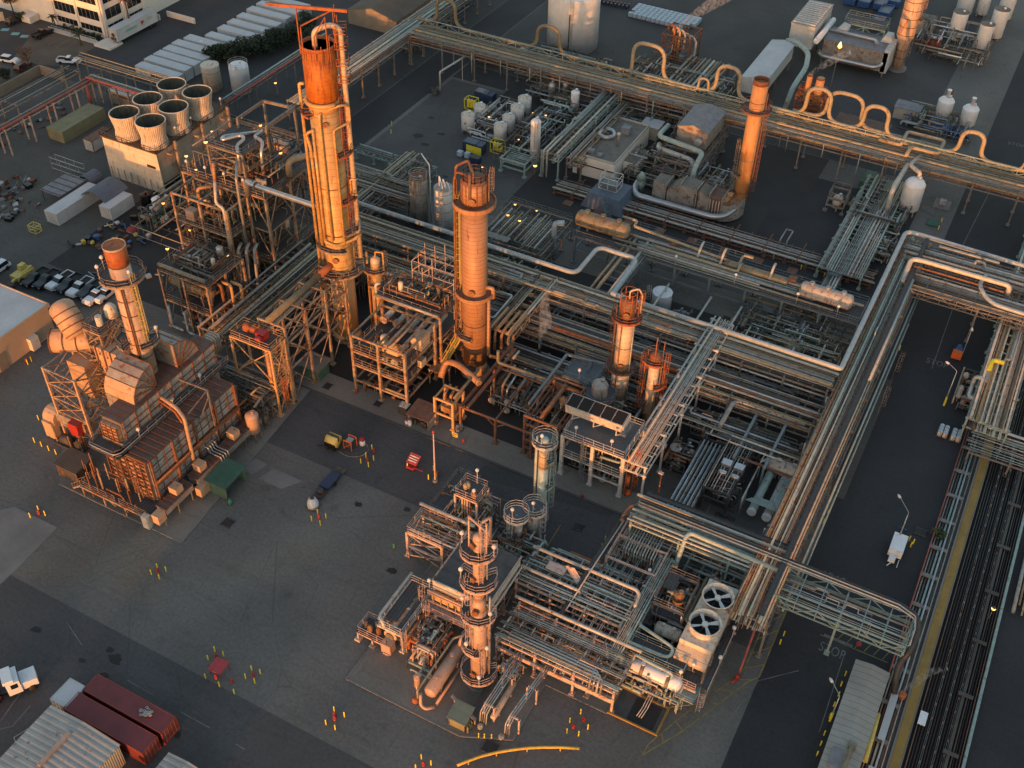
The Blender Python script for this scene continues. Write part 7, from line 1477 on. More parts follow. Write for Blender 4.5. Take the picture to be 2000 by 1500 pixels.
def gable(name,label,x0,x1,y0,y1,h,hr,wall,roof,axis='y',cat='building',legs=None,z0=0,group=None,over=.15):
 t=thing(name,label,cat,((x0+x1)/2,(y0+y1)/2,0),group);m=M();xm=(x0+x1)/2;ym=(y0+y1)/2
 if axis=='y':m.extr([(x0,y0,z0),(x1,y0,z0),(x1,y0,h),(xm,y0,hr),(x0,y0,h)],(0,y1-y0,0))
 else:m.extr([(x0,y0,z0),(x0,y0,h),(x0,ym,hr),(x0,y1,h),(x0,y1,z0)],(x1-x0,0,0))
 part(m,'wall',wall,t);m=M();o=over
 if axis=='y':
  m.extr([(x0-o,y0-o,h-.02),(xm,y0-o,hr),(xm,y0-o,hr+.1),(x0-o,y0-o,h+.1)],(0,y1-y0+2*o,0));m.extr([(xm,y0-o,hr),(x1+o,y0-o,h-.02),(x1+o,y0-o,h+.1),(xm,y0-o,hr+.1)],(0,y1-y0+2*o,0))
 else:
  m.extr([(x0-o,y0-o,h-.02),(x0-o,ym,hr),(x0-o,ym,hr+.1),(x0-o,y0-o,h+.1)],(x1-x0+2*o,0,0));m.extr([(x0-o,ym,hr),(x0-o,y1+o,h-.02),(x0-o,y1+o,h+.1),(x0-o,ym,hr+.1)],(x1-x0+2*o,0,0))
 part(m,'roof',roof,t)
 if legs:
  m=M()
  for x in(x0+.3,x1-.3):
   for y in(y0+.3,ym,y1-.3):m.bar((x,y,0),(x,y,z0),.3)
  part(m,'leg',legs,t)
 return t
BH=gable('boiler_house','grey metal air-intake house raised on steel, left of the far orange stack',-63.6,-57,196.6,207,8.6,9.6,'duct_grey','canvas_grey','y','boiler',legs='steel',z0=5)
m=M();m.lathe_ax((-58.6,196.4,6.6),(0,-1,0),[(.8,0),(.9,.3),(.7,1.2)],16);part(m,'motor','galv',BH)
deckframe('boiler_stand','dark steel frame and platforms under the raised air-intake house',-65,-56,189,206,[2.6,5],3,4,steel='steel',decks=[2.6],rails=[5],brace='s e',colw=.3)
t=thing('teal_pipe','thick pale teal pipe bending down in front of the raised air-intake house','pipe',(-62,193,0));pipe(t,[(-66.6,199.4,6.6),(-66.8,194.2,6.6),(-58.6,193.2,6.4),(-56.4,192.8,6.4),(-56.2,188,5.4),(-56,186.6,1)],.52,'pipe_teal',16,1.4)
t=thing('silver_pipe','thick silver pipe running under the teal one, in front of the raised air-intake house','pipe',(-62,192,0));pipe(t,[(-66.4,194.6,4.6),(-66,193,4.6),(-58.8,192,4.6),(-57.6,191.4,4.4),(-57.8,190,2)],.52,'pipe_pale',16,1.2)
t=thing('lower_silver_pipe','long silver pipe curving along the foot of the grey furnace duct','pipe',(-55,177,0));pipe(t,[(-65.4,182.2,3),(-65.6,180,2.2),(-64.2,178,2.0),(-48.6,178.2,2.0),(-46.4,179.4,2.0),(-44.6,183.6,3.0)],.62,'silver',18,1.6)
FD=thing('furnace_duct','row of tapered grey duct boxes leading into the far orange stack','duct',(-54,182,0))
for k,(x0,x1,h0,h1,mt)in enumerate(((-61.6,-59,5.0,5.0,'duct_grey'),(-58.6,-56.2,4.2,5.8,'duct_grey'),(-56.2,-52.6,5.8,5.8,'duct_grey'),(-52.2,-50,5.8,4.8,'duct_grey'),(-49.8,-47.4,5.4,5.4,'steel_rusty'))):
 m=M();m.extr([(x0,179.8,.4),(x1,179.8,.4),(x1,179.8,h1),(x0,179.8,h0)],(0,3.8,0));part(m,'duct_box',mt,FD)
 m=M();m.box(x1-.02,179.6,.4,x1+.16,183.8,max(h0,h1)+.25);part(m,'flange_rib','duct_grey',FD)
 m=M();m.box(x0+.1,179.9,min(h0,h1)-.0,x1-.1,183.5,min(h0,h1)+.02)if h0==h1 else m.extr([(x0+.1,179.9,h0+.02),(x1-.1,179.9,h1+.02),(x1-.1,183.5,h1+.02),(x0+.1,183.5,h0+.02)],(0,0,.04));part(m,'top_plate','roof_tar' if k<4 else 'furnace_roof',FD)
m=M()
for j in range(8):m.box(-53.0,179.74,1+.5*j,-52.7,179.8,1.25+.5*j)
part(m,'bolt_row','dark_gap',FD)
m=M();m.extr([(-47.2,179.8,.4),(-45.6,180.6,.4),(-44.4,182.4,.4),(-44,184.6,.4),(-47.2,184.6,.4)],(0,0,3.6));part(m,'bend','duct_grey',FD);m=M();m.extr([(-47,180.2,4.1),(-45.8,180.8,4.1),(-44.6,182.6,4.1),(-44.4,184.4,4.1),(-47,184.4,4.1)],(0,0,.15));m.extr([(-47.6,180.6,4.2),(-46.8,181,4.2),(-46.2,182.2,5.6),(-47.2,182,5.6)],(.3,.3,.2));part(m,'bend_top','vessel_rust',FD)
for k in range(4):pipe(FD,[(-49.6+k*.6,179.6,.6),(-49.6+k*.6,179.6,4.8)],.09,'pipe_pale')
m=M();m.rail([(-61.6,184,5.2),(-47,184,5.2)],1,False,.05);part(m,'railing','steel',FD)
BP=thing('blue_building','squat blue-grey tapered building with pale steelwork on its roof','building',(-69,176.6,0));m=M();m.v+=[(-73.6,172,0),(-64.6,172,0),(-64.6,180.6,0),(-73.6,180.6,0),(-72.4,173.2,2.8),(-65.8,173.2,2.8),(-65.8,179.6,2.8),(-72.4,179.6,2.8)]
for q in((4,5,6,7),(0,1,5,4),(1,2,6,5),(2,3,7,6),(3,0,4,7)):m.f.append(q);m.sm.append(False)
part(m,'wall','tarp',BP);m=M();
for z in(2.8,4.2,5.4):
 m.bar((-71.4,175.6,z),(-67.6,175.6,z),.12);m.bar((-71.4,178.6,z),(-67.6,178.6,z),.12);m.bar((-71.4,175.6,z),(-71.4,178.6,z),.12);m.bar((-67.6,175.6,z),(-67.6,178.6,z),.12)
for x in(-71.4,-69.5,-67.6):
 for y in(175.6,178.6):m.bar((x,y,2.8),(x,y,5.4),.12)
part(m,'roof_frame','steel_white',BP);m=M();m.box(-71,176,2.8,-68,178.2,4);part(m,'roof_unit','steel_blue',BP);m=M();m.stairs((-66.6,170.4,0),(-68.6,172,2.6),.9);part(m,'stairs','steel_blue',BP)
t=thing('cone_vessel','pale teal vessel with a cone cap beside the blue-grey building','vessel',(-65,182.4,0));m=M();m.lathe(-64.8,181.6,[(.7,1),(.95,3.2),(.95,4),(1.1,4.0),(.05,5.4)],18,True);part(m,'body','steel_teal',t);m=M();m.lathe(-64.8,181.6,[(.3,0),(.3,1)],12);part(m,'post','steel',t)
clutter('process_piping','dark gear between the blue-grey building and the raised air-intake house',-72,-58,184.5,196,4.4,64,70,GM,8)
clutter('process_piping','pipes and cabinets behind the grey furnace duct',-57,-47,184.5,196,4,65,60,GM,6)
for k,(x0,x1,y0,y1)in enumerate(((-60.6,-55.2,228.6,250.6),)):gable('duct_house','long white ribbed-roof duct house on legs beyond the hoop-loop rack',x0,x1,y0,y1,6.4,7.0,'container_white','roof_white','y','duct',legs='steel',z0=3)
LV_=gable('louvre_house','tall white louvred intake house behind the long duct house',-58.2,-52.4,256.6,272,9,9,'container_white','roof_metal','y','duct',legs='steel',z0=3.5)
m=M()
for k in range(12):m.box(-58,257.2+k*1.2,9.0,-52.6,257.5+k*1.2,9.4)
part(m,'louvre','container_white',LV_)
t=thing('silver_side_pipe','fat pale pipe lying along the louvred intake house','pipe',(-50,262,6));pipe(t,[(-51,254,7),(-50.8,268,7)],.7,'tank_white',14)
t=thing('teal_pipe','pale teal pipe looping from the long duct house down to the ground','pipe',(-53,232,0));pipe(t,[(-57.6,252,6.4),(-55,251.6,7),(-51,248,6.6),(-49.4,241,6.2),(-49.6,232,5),(-49.8,229,.5)],.6,'pipe_teal',14,2)
LB=gable('long_casing','long grey rectangular heat-recovery casing at the far right, silver pipe along its foot',-50,-34.6,258,266,6.2,6.4,'duct_grey','canvas_grey','x','duct',legs='steel',z0=1.4)
pipe(LB,[(-50.8,258,3),(-49.6,256.8,2.6),(-37,257,2.6),(-35.6,258.2,3),(-35.4,259,4.6)],.55,'silver',14,1.4);pipe(LB,[(-50,262,7),(-39,262,7),(-38,260,7)],.4,'silver',12)
m=M()
for k in range(6):m.box(-35.6,258+k*1.3,1.2+k*.0,-34.2,258.9+k*1.3,6.8)
m.extr([(-38,266,6.2),(-35,266,6.2),(-35.6,266,8),(-37,266,8)],(0,-3,0));m.extr([(-49,266,6.2),(-46,266,6.2),(-46,266,7.6),(-47.6,266,8)],(0,-3,0));part(m,'baffle','container_white',LB)
deckframe('casing_platform','white railed platform behind the long grey casing','' and 0 or-48,-38,267,272,[4,7.6],3,2,steel='steel_teal',decks=[7.6],rails=[7.6],brace='s')
for k,(px,py,r,h,mt,lb)in enumerate(((1862,78,1.9,7.4,'tank_white','open-topped white tank left of the twin white tanks at the far right'),(1912,104,1.7,7.6,'tank_white','nearer of the white tanks in a row at the far right'),(1940,74,1.9,7.6,'tank_white','white tank behind the nearer one at the far right edge'),(1958,38,1.9,7.6,'tank_white','farthest white tank of the row at the far right edge'),(1880,28,2.1,6,'tank_white','short white tank at the top edge, far right'),(1915,30,1.5,6,'tank_white','narrow white tank at the top edge, far right'))):
 x,y=W(px,py);vtank('white_tank',lb,x,y,r,.6,h,mt,'white tanks at the far right',0,4,'tank',top='roof_tar')
x,y=W(1800,62);gable('cream_hut','cream flat-roofed hut left of the open-topped white tank',x-2.5,x+2.5,y-2,y+3,3.4,3.5,'wall_cream','roof_tar','x')
for k,(px,py,mt)in enumerate(((1812,88,'awning_red'),(1821,91,'orange'),(1831,92,'orange'))):x,y=W(px,py);t=thing('tote_bin',('pale red left','bright orange middle','bright orange right')[k]+' one of three small bins in a row, far right','bin',(x,y,0),'three bins in a row');m=M();m.box(x-.5,y-1,.1,x+.5,y+1,2.2);part(m,'body',mt,t);m=M();m.box(x-.5,y-.2,2.2,x+.5,y+1,2.35);part(m,'lid','plastic_white',t)
clutter('process_piping','pipes and stands between the white tanks at the far right',-32,-14,272,292,4.6,66,70,GM+['tank_white'],8)
for k,(px,py)in enumerate(((1837,236),(1884,252))):
 x,y=W(px,py);vtank('white_tank',('left','right')[k]+' of two white bottle-shaped tanks with blue tubs at their feet, beyond the loop rack',x,y,1.75,1.4,5.0,'tank_white','bottle-shaped white tanks',.5,4,'tank');t=thing('tank_neck','narrow white neck pipe on top of the '+('left','right')[k]+' bottle-shaped tank','pipe',(x,y,5.4));m=M();m.lathe(x,y,[(.4,5.5),(.4,7.4),(.5,7.4),(.5,7.6)],14,True);part(m,'pipe','tank_white',t)
for k,(px,py)in enumerate(((1822,252),(1846,258),(1878,268))):x,y=W(px,py);t=thing('blue_tub',('left','middle','right')[k]+' one of three blue tubs in front of the bottle-shaped tanks','tub',(x,y,0),'blue tubs');m=M();m.lathe(x,y,[(1.35,.05),(1.5,.3),(1.5,1.5),(1.2,1.75),(.3,1.8)],22,True);part(m,'body','blue',t)
x,y=W(1810,250);gable('grey_hut','low grey hut left of the bottle-shaped tanks',x-8,x-2.5,y+1,y+5,2.6,2.8,'wall_cream','canvas_grey','x')
clutter('process_piping','pipes and stands around the blue tubs',-26,-10,234,244,3.2,67,60,GM+['blue','pipe_teal'],6)
x,y=W(1845,225);t=thing('rust_post','rusty comb-like post standing between the bottle-shaped tanks','post',(x,y,0));m=M();m.bar((x,y,0),(x,y,6.5),.3)
for k in range(8):m.bar((x-.5,y,4+k*.3),(x+.5,y,4+k*.3),.1)
part(m,'post','rust',t)
hut('brown_shed','brown ribbed-roof shed beyond the hoop loops, right of the short stacks',-37.6,-26.4,222,230,3.0,'steel_dark','roof_rusty',.2,.1)
k=0
for px,py in((1662,4),(1690,9),(1720,14),(1748,8),(1728,30),(1712,52)):
 x,y=W(px,py);t=thing('blue_skip',('leftmost blue skip at the top edge','second blue skip from the left at the top edge','third blue skip from the left at the top edge','blue skip at the top edge nearest the far stack','middle skip of the slanting line left of the far stack','lowest skip of the slanting line left of the far stack')[k],'skip',(x,y,0),'blue skips in the far yard');m=M();a,b=(1.5,3.0)
 m.box(x-a,y-b,.3,x-a+.15,y+b,1.9);m.box(x+a-.15,y-b,.3,x+a,y+b,1.9);m.box(x-a+.15,y-b,.3,x+a-.15,y-b+.15,1.9);m.box(x-a+.15,y+b-.15,.3,x+a-.15,y+b,1.9);m.box(x-a+.15,y-b+.15,.3,x+a-.15,y+b-.15,.45);part(m,'shell','blue',t);m=M();m.box(x-a+.15,y-b+.15,1.4,x+a-.15,y+b-.15,1.5);part(m,'load','canvas_grey',t);k+=1
x0,y0=-100.6,259.4
for r_ in range(14):
 for c in range(6):
  if(r_,c)in((13,0),(13,1),(12,0),(0,0),(0,1))and(r_,c)!=(0,0):continue
  x,y=x0+r_*1.28,y0+c*1.22-.02*r_;lab='white caged plastic tote in the big block of totes beyond the white storage tank'
  if r_==0 and c==0:PX=thing('plastic_tote',lab,'tote',(x,y,0),'block of plastic totes');m=M();m.box(x-.55,y-.5,.15,x+.55,y+.5,1.15);part(m,'tank','plastic_blue',PX);m=M();m.box(x-.6,y-.55,0,x+.6,y+.55,.14)
  else:dup(PX,(x,y,0))
  if r_==0 and c==0:part(m,'pallet','steel_dark',PX)
for k in range(26):
 x,y=-116+1.05*(k%13),262+1.4*(k//13)+.1*(k%13);lab='dark drum in the block of drums left of the white totes'
 if k==0:PD=thing('steel_drum',lab,'drum',(x,y,0),'block of dark drums');m=M();m.lathe(x,y,[(.34,0),(.36,.3),(.34,.6),(.36,.9)],10);part(m,'body','blue_dark',PD);m=M();m.lathe(x,y,[(.34,.9),(.3,.95)],10);part(m,'lid','pipe_rust',PD)
 else:dup(PD,(x,y,0))
t=deckframe('steam_tower','rusty steel tower of bent pipes trailing steam beyond the hoop loops',-83,-76,236,243,[3,6,8.8],3,2,steel='steel_rusty',decks=[3],rails=[6],brace='s e')
for k in range(5):pipe(t,[(-82.4+k*1.2,238,8.8),(-82.4+k*1.2,238,10.2-.4*k),(-81+k*1.2,238,10.2-.4*k),(-80.4+k*1.4,236.6,9.6-.4*k),(-80.4+k*1.4,236.2,2)],.26,('rust_orange','clad_skirt','pipe_pale','clad_tan','pipe_pale')[k],10)
vtank('rust_vessel','ochre vessel in the rusty steam tower',-80.4,239.4,1.1,2.4,6.4,'vessel_rust',None,.5,4,'vessel');x,y=-77.6,236.4;vtank('blue_vessel','small blue-grey upright vessel at the foot of the rusty steam tower',x,y-.8,.8,.4,4.6,'steel_blue',None,.5,3,'vessel')
clutter('process_piping','piping racks beyond the hoop loops around the rusty steam tower',-88,-62,216.6,236,5.4,68,170,BEI+['clad_tan','pipe_pale'],10)
for k in range(7):t=None
RF=rack('pipe_rack','parallel tan pipes slanting back from the hoop-loop rack to the steam tower','y',213.6,236,-76,-66,[4.6],5,69,'steel',BEI+['clad_tan'],GRP,rmax=.3,fill=.8)
clutter('process_piping','low pipes and stands in front of the big white storage tank',-117,-91,215.6,229,3.6,70,110,GM+['pipe_olive','pipe_beige'],10)
hut('roof_shed','tan ribbed-roof shed left of the big white tank',-121.6,-116.4,217,222.6,2.6,'steel_dark','roof_rusty',.2,.2)
hvessel('ring_tank','round-ended olive tank on its side left of the tan ribbed-roof shed',(-123.6,217.4,2.4),'x',1.6,1.4,'vessel_olive',None)
gable('tan_roof','large tan gable-roofed warehouse at the top edge behind the tallest column',-161,-146.5,219,262,3.6,5.4,'wall_block','soil','y','warehouse')
clutter('process_piping','dark pipes and kit along the tan warehouse',-146,-136.6,212,246,3,71,60,GM,6)
vtank('vertical_tank','white vertical tank with rusty shoulders beside the pale pipe bundle, right of centre',-15.8,202.2,2.0,1.2,6.6,'tank_white',None,.6,4,'tank')
t=thing('tank_inlet_pipe','thick pale pipe arching down to the white vertical tank with rusty shoulders','pipe',(-18,200,0));pipe(t,[(-17.2,212,7.6),(-18.2,206.6,7.8),(-15.6,203,8.6),(-15.6,203,7.6)],.4,'pipe_pale',14,1.2);pipe(t,[(-18.6,206.8,7.6),(-19.2,198,7),(-19,196.6,1)],.5,'pipe_pale',14,1.2)
x,y=W(1632,408);vtank('white_vessel','squat white vessel in a pipe cage on the open asphalt',x,y,.95,.6,2.6,'tank_cream',None,.6,3,'vessel');deckframe('vessel_cage','pipe cage round the squat white vessel on the open asphalt',x-1.8,x+1.6,y-1.6,y+3,[1.6,3.2],2,2,steel='steel',decks=[],rails=[3.2],brace='',colw=.14)
x,y=W(1660,425);hvessel('rusty_pipe_drum','short rusty drum lying beside the caged white vessel',(x,y,.8),'y',3.2,.45,'vessel_rust',None)
clutter('process_piping','valves and pipes under the arched pipe of the white vertical tank',-26,-15,190,205,3.2,72,90,GM+['pipe_teal','tank_white'],8)
clutter('process_piping','teal and pale pipework in front of the white vertical tank',-21.5,-15,182,190,2.6,73,50,['pipe_teal','pipe_pale','pipe_grey','pipe_dark'],5)
x,y=W(1690,365);t=thing('green_box','dark green machine box beside the pale pipe bundle','box',(x,y,0));m=M();m.box(x-1.2,y-1.6,.1,x+1.2,y+1.6,2.0);part(m,'body','roof_green',t);m=M();m.box(x-1,y+1.7,.1,x+1.1,y+5,1.2);part(m,'duct','green_wall',t)
t=thing('slab_duct','flat grey slab duct crossing the ground-level pipe track','duct',(-22.4,176,1.8));m=M();m.box(-23.6,171,1.6,-21.4,181,2.2);part(m,'slab','steel_blue',t);m=M();
for y in(171.5,180.5):m.bar((-23.2,y,0),(-23.2,y,1.6),.2);m.bar((-21.8,y,0),(-21.8,y,1.6),.2)
part(m,'leg','steel',t)
# buildings, vehicles and small things
OB=thing('office_building','white office block with dark window bands, sunlit at the top left corner','building',(-225,200,0));x1,y0=-206.9,181.6
m=M();m.box(-252,y0,0,x1,236,11.5);part(m,'wall','wall_white',OB);m=M();m.box(-252.2,y0-.2,11.5,x1+.2,236.2,11.9);part(m,'roof','roof_white',OB)
def window(root,b,axis,mull=5):
 m=M();m.box(*b);w=part(m,'window','glass',root);m=M();bx0,by0,bz0,bx1,by1,bz1=b
 for k in range(1,mull):
  if axis=='x':xx=bx0+(bx1-bx0)*k/mull;m.box(xx-.05,by0-.05,bz0,xx+.05,by0,bz1)
  else:yy=by0+(by1-by0)*k/mull;m.box(bx1,yy-.05,bz0,bx1+.05,yy+.05,bz1)
 part(m,'mullion','canvas_grey',w)
for a,b in((-222.4,-215.8),(-214.6,-207.9)):
 for z0,z1 in((4.2,6.5),(1.2,2.6),(8.2,10.4)):window(OB,(a,y0-.06,z0,b,y0+.3,z1),'x')
for a,b in((183,188),(190.4,195)):
 for z0,z1 in((4.3,6.8),(1.2,2.9),(8.2,10.4)):window(OB,(x1-.3,a,z0,x1+.06,b,z1),'y',3)
m=M();
for xx in(-223.2,-215.2,-207.2):m.box(xx-.3,y0-.25,0,xx+.3,y0,11.4)
for yy in(182.2,189.2,195.8):m.box(x1,yy-.35,0,x1+.25,yy+.35,11.4)
part(m,'pilaster','wall_white',OB)
for k in range(3):m=M();m.rail([(-222,178.6-.0*k,.3),(-207.4,178.6,.3)],.9,False,.06)if k==0 else m.box(-223+k*.0,177.4+k*.5,0,-206.6,177.5+k*.5,.35+.2*k);part(m,('railing','step','step')[k],'roof_white',OB)
m=M();m.box(-206.6,177,0,-201.5,181.4,.5);part(m,'ramp','wall_white',OB);m=M();m.box(-232,178.4,0,-229,181.4,1.6);part(m,'porch','wall_white',OB)
m=M();m.box(-206.6,196.2,0,-203,196.6,1.4);m.box(-203,199,0,-194,199.4,1.4);part(m,'dock_wall','wall_white',OB)
def leafball(m,x,y,z,rx,rz,n,g,s=.3):
 for _ in range(n):
  a,b=g.uniform(0,6.283),g.uniform(-1,1);q=g.uniform(.45,1)**.5;rr=rx*math.sqrt(1-b*b)*q*g.uniform(.75,1.1)
  p=Vector((x+rr*math.cos(a),y+rr*math.sin(a),z+rz*b*q));u=Vector((g.uniform(-1,1),g.uniform(-1,1),g.uniform(-.6,.6))).normalized()*s*g.uniform(.6,1.4);v=u.cross(Vector((g.uniform(-1,1),g.uniform(-1,1),1))).normalized()*s*.6
  m.face([p-u-v*.2,p+v,p+u-v*.2])
def tree(name,label,x,y,h,r,mt,seed,n=900,group=None,trunk=.18,s=.32,lobes=9):
 g=seeded('tree',seed);t=thing(name,label,'tree',(x,y,0),group);m=M();top=h-r*.7;m.lathe(x,y,[(trunk*1.3,0),(trunk,.5),(trunk*.6,top)],8)
 L=[]
 for k in range(lobes):
  a=g.uniform(0,6.283);rr=r*g.uniform(.2,.75);L.append((x+rr*math.cos(a),y+rr*math.sin(a),h-r*g.uniform(.4,1.2),r*g.uniform(.3,.55)))
  m.tube((x,y,top*.75),(L[-1][0],L[-1][1],L[-1][2]-.2),trunk*.35,5)
 part(m,'trunk','bark',t);m=M()
 for lx,ly,lz,lr in L:leafball(m,lx,ly,lz,lr,lr*.8,n//lobes,g,s)
 part(m,'crown',mt,t);return t
tree('bare_tree','reddish half-bare tree at the left edge beyond the red-pipe trestle',-211.5,161,5.4,2.7,'leaf_red',1,800,s=.2)
tree('dark_shrub','dark bushy tree at the left edge below the reddish one',-211.5,154,3.6,2.0,'leaf_dark',2,900);tree('dark_shrub','smaller dark shrub beside the red car',-207.6,157.6,2.6,1.3,'leaf_dark',3,500)
tree('tall_tree','brown-topped tree at the top left corner beside the office',-236.4,180,7,2.4,'leaf_red',4,900);tree('green_shrub','green shrub between the black car and the office wall',-231.6,178.6,2.4,1.2,'leaf_mid',5,400)
for k in range(6):tree('hedge_shrub',('dark shrub under the office windows, beside the palm','second shrub from the palm under the office windows','third shrub from the palm under the office windows','fourth shrub from the palm, under the office windows','fifth shrub from the palm, under the office windows','shrub at the office corner by the white ramp')[k],-219+k*2.2,180.2,1.7,1.0,'leaf_dark',10+k,260,'shrubs under the office windows',.08,.22,5)
tree('bare_tree','bare brownish tree on the parking lot edge in front of the office corner',-209.6,175.8,4.2,1.7,'leaf_dark',17,350,s=.18)
def palm(label,x,y,h,mt,seed):
 g=seeded('palm',seed);t=thing('palm_tree',label,'palm',(x,y,0));m=M();m.path([(x,y,0),(x+.1,y,h*.5),(x,y,h)],.18,8);part(m,'trunk','bark',t);m=M()
 for k in range(18):
  a=6.283*k/18+g.uniform(-.2,.2);e=g.uniform(-.2,.9);L=g.uniform(1.2,1.9);pr=Vector((x,y,h))
  for j in range(4):
   q=pr+Vector((math.cos(a)*L/4,math.sin(a)*L/4,(e-j*.45)*L/4));s=Vector((-math.sin(a),math.cos(a),0))*(.28-.06*j);m.face([pr-s,pr+s,q+s*.8,q-s*.8]);pr=q
 part(m,'crown',mt,t)
palm('small dark palm in front of the office windows',-221.6,179.4,3.2,'leaf_dark',1);palm('orange-lit palm against the right face of the office',-203.6,186.8,8.6,'leaf_red',2)
ix=0
for px,py,r,h in((415,106,2.6,4.6),(440,104,2.8,5),(466,104,2.8,5),(490,98,3,5.4),(515,92,3,5.4),(540,82,3.2,5.6),(562,70,3.2,5.6),(585,62,3.2,5.4),(605,84,2.8,5),(596,40,2.8,4.8)):
 x,y=W(px,py,2);tree('hedge_tree','dark evergreen number '+'one two three four five six seven eight nine ten'.split()[ix]+' from the left in the hedge behind the white trailers','' and 0 or x,y,h,r,'leaf_dark',30+ix,1500,'dark evergreens behind the white trailers',.16,.4,12);ix+=1
for k,o in enumerate([o for o in bpy.data.objects if o.name.startswith('hedge_tree')]):o['label']=('dark evergreen at the left end of the hedge behind the white trailers','dark evergreen second from the left end of the hedge','dark evergreen third from the left end of the hedge','dark evergreen behind the white domed tank','dark evergreen right of the white domed tank','dark evergreen in the middle right of the hedge','tall dark evergreen left of the rusty drum of the tallest column','dark evergreen touching the outline of the rusty drum','low dark evergreen just left of the tallest column neck','far dark evergreen above the hoist beam')[k]
def container(label,x,y,L,mt,axis='x',w=2.44,h=2.6,z=0.,group=None,end=None,name='shipping_container',roof=None,rail=None):
 t=thing(name,label,'container',(x,y,z),group);a,b=(L/2,w/2)if axis=='x' else(w/2,L/2);m=M();m.box(x-a,y-b,z+.12,x+a,y+b,z+h-.06);part(m,'body',mt,t)
 m=M();m.box(x-a+.08,y-b+.08,z+h-.06,x+a-.08,y+b-.08,z+h-.02);part(m,'roof',roof or mt,t)
 m=M();f=rail or roof or mt
 for sx in(-1,1):
  for sy in(-1,1):m.box(x+sx*a-.07,y+sy*b-.07,z,x+sx*a+.07,y+sy*b+.07,z+h)
 for s in(-1,1):
  for zz in(z+.08,z+h-.06):m.bar((x-a,y+s*b,zz),(x+a,y+s*b,zz),.12);m.bar((x+s*a,y-b,zz),(x+s*a,y+b,zz),.12)
 part(m,'frame',f,t)
 m=M();s=1 if end is None else end
 for k in(-.8,-.3,.3,.8):
  if axis=='x':m.bar((x+s*(a+.04),y+k,z+.2),(x+s*(a+.04),y+k,z+h-.15),.05)
  else:m.bar((x+k,y+s*(b+.04),z+.2),(x+k,y+s*(b+.04),z+h-.15),.05)
 part(m,'door_bar','galv',t);return t
gr='white containers parked in rows at the top left'
c0=container('nearest white container of the row, bearing MAERSK in dark letters',-180.9,171.6,12.2,'container_white','x',group=gr,roof='roof_white')
def sign(root,s,size,loc,rx,rz,mt,name='lettering'):
 c=bpy.data.curves.new('t','FONT');c.body=s;c.size=size;c.align_x='CENTER';c.align_y='CENTER';c.extrude=.01;c.offset=.02
 o=bpy.data.objects.new('t',c);COL.objects.link(o);dg=bpy.context.evaluated_depsgraph_get();dg.update();me=bpy.data.meshes.new_from_object(o.evaluated_get(dg));bpy.data.objects.remove(o)
 me.materials.clear();me.materials.append(MATS[mt]);ob=bpy.data.objects.new(name,me);COL.objects.link(ob);ob.parent=root;ob.location=Vector(loc)-ROOT[root.name];ob.rotation_euler=(rx,0,rz);ROOT[ob.name]=ROOT[root.name];return ob
sign(c0,'MAERSK',1.75,(-179.4,170.34,1.25),math.pi/2,0,'sign_black');m=M();m.box(-185.6,170.3,.55,-184.0,170.36,2.0);part(m,'emblem','logo_teal',c0);m=M()
for k in range(4):a=k*math.pi/4;m.bar((-184.8-.55*math.cos(a),170.28,1.28-.55*math.sin(a)),(-184.8+.55*math.cos(a),170.28,1.28+.55*math.sin(a)),.05,.14)
part(m,'star','plastic_white',c0)
lab=['second container from the front of the white row, greyer roof','third container from the front of the white row','fourth container from the front of the white row','fifth container from the front of the white row','sixth container of the white row, with a small unit on its nose','shorter white container standing forward between the two white rows','first container of the far white row beside the hedge','second container of the far white row','third container of the far white row','fourth container of the far white row','fifth container of the far white row, at the top edge','last container of the far white row, cut by the top edge']
for k,(x,y)in enumerate(((-181.4,175.2),(-181.4,178.4),(-181.4,181.6),(-181.6,185.0),(-181,188.6),(-177.6,192.4),(-177.6,197),(-177.8,201),(-178,205),(-178.4,209.4),(-178.4,213.4),(-178.4,217.4))):
 c=dup(c0,(x,y,0),0,lab[k],gr)
 for ch in list(c.children):
  if ch.name.split('.')[0]in('lettering','emblem','star'):bpy.data.objects.remove(ch)
tr=container('white reefer trailer with a small red emblem, backed against the office',-202.6,187,14,'container_white','y',2.5,2.9,1.1,'' or None,-1,'semi_trailer','roof_white')
m=M()
for yy in(191.4,192.8):
 for xx in(-203.6,-201.7):m.lathe_ax((xx,yy,.5),(1,0,0),[(.1,0),(.48,.02),(.48,.28),(.1,.3)],16)
part(m,'wheel','rubber',tr);m=M();m.box(-203.2,180.2,.7,-202.0,193.6,1.1);m.box(-203.4,182.6,0,-203.2,182.8,1);m.box(-202,182.6,0,-201.8,182.8,1);part(m,'chassis','steel_dark',tr)
m=M();m.extr([(-201.32,188.2,3.2),(-201.32,189.6,3.0),(-201.32,188.5,2.1)],(.03,0,0));part(m,'emblem','logo_red',tr);sign(tr,'SÜD',.9,(-201.33,191.3,2.9),math.pi/2,math.pi/2,'sign_grey');sign(tr,'HAMBURG',.85,(-201.33,184.9,2.6),math.pi/2,math.pi/2,'logo_teal')
m=M();m.lathe_ax((-202.6,179.95,2.6),(0,-1,0),[(.5,0),(.5,.06),(.1,.08)],14);m.box(-203.4,179.8,1.3,-201.8,179.96,2.0);part(m,'reefer_unit','steel_dark',tr)
container('long olive-green container beside the red-pipe trestle',-180.9,145.4,12.2,'container_green','y',4.4,2.7,end=-1);container('small rusty-topped white container between the green one and the cooling tower',-172,142.6,6,'container_white','y',end=-1,roof='steel_rusty')
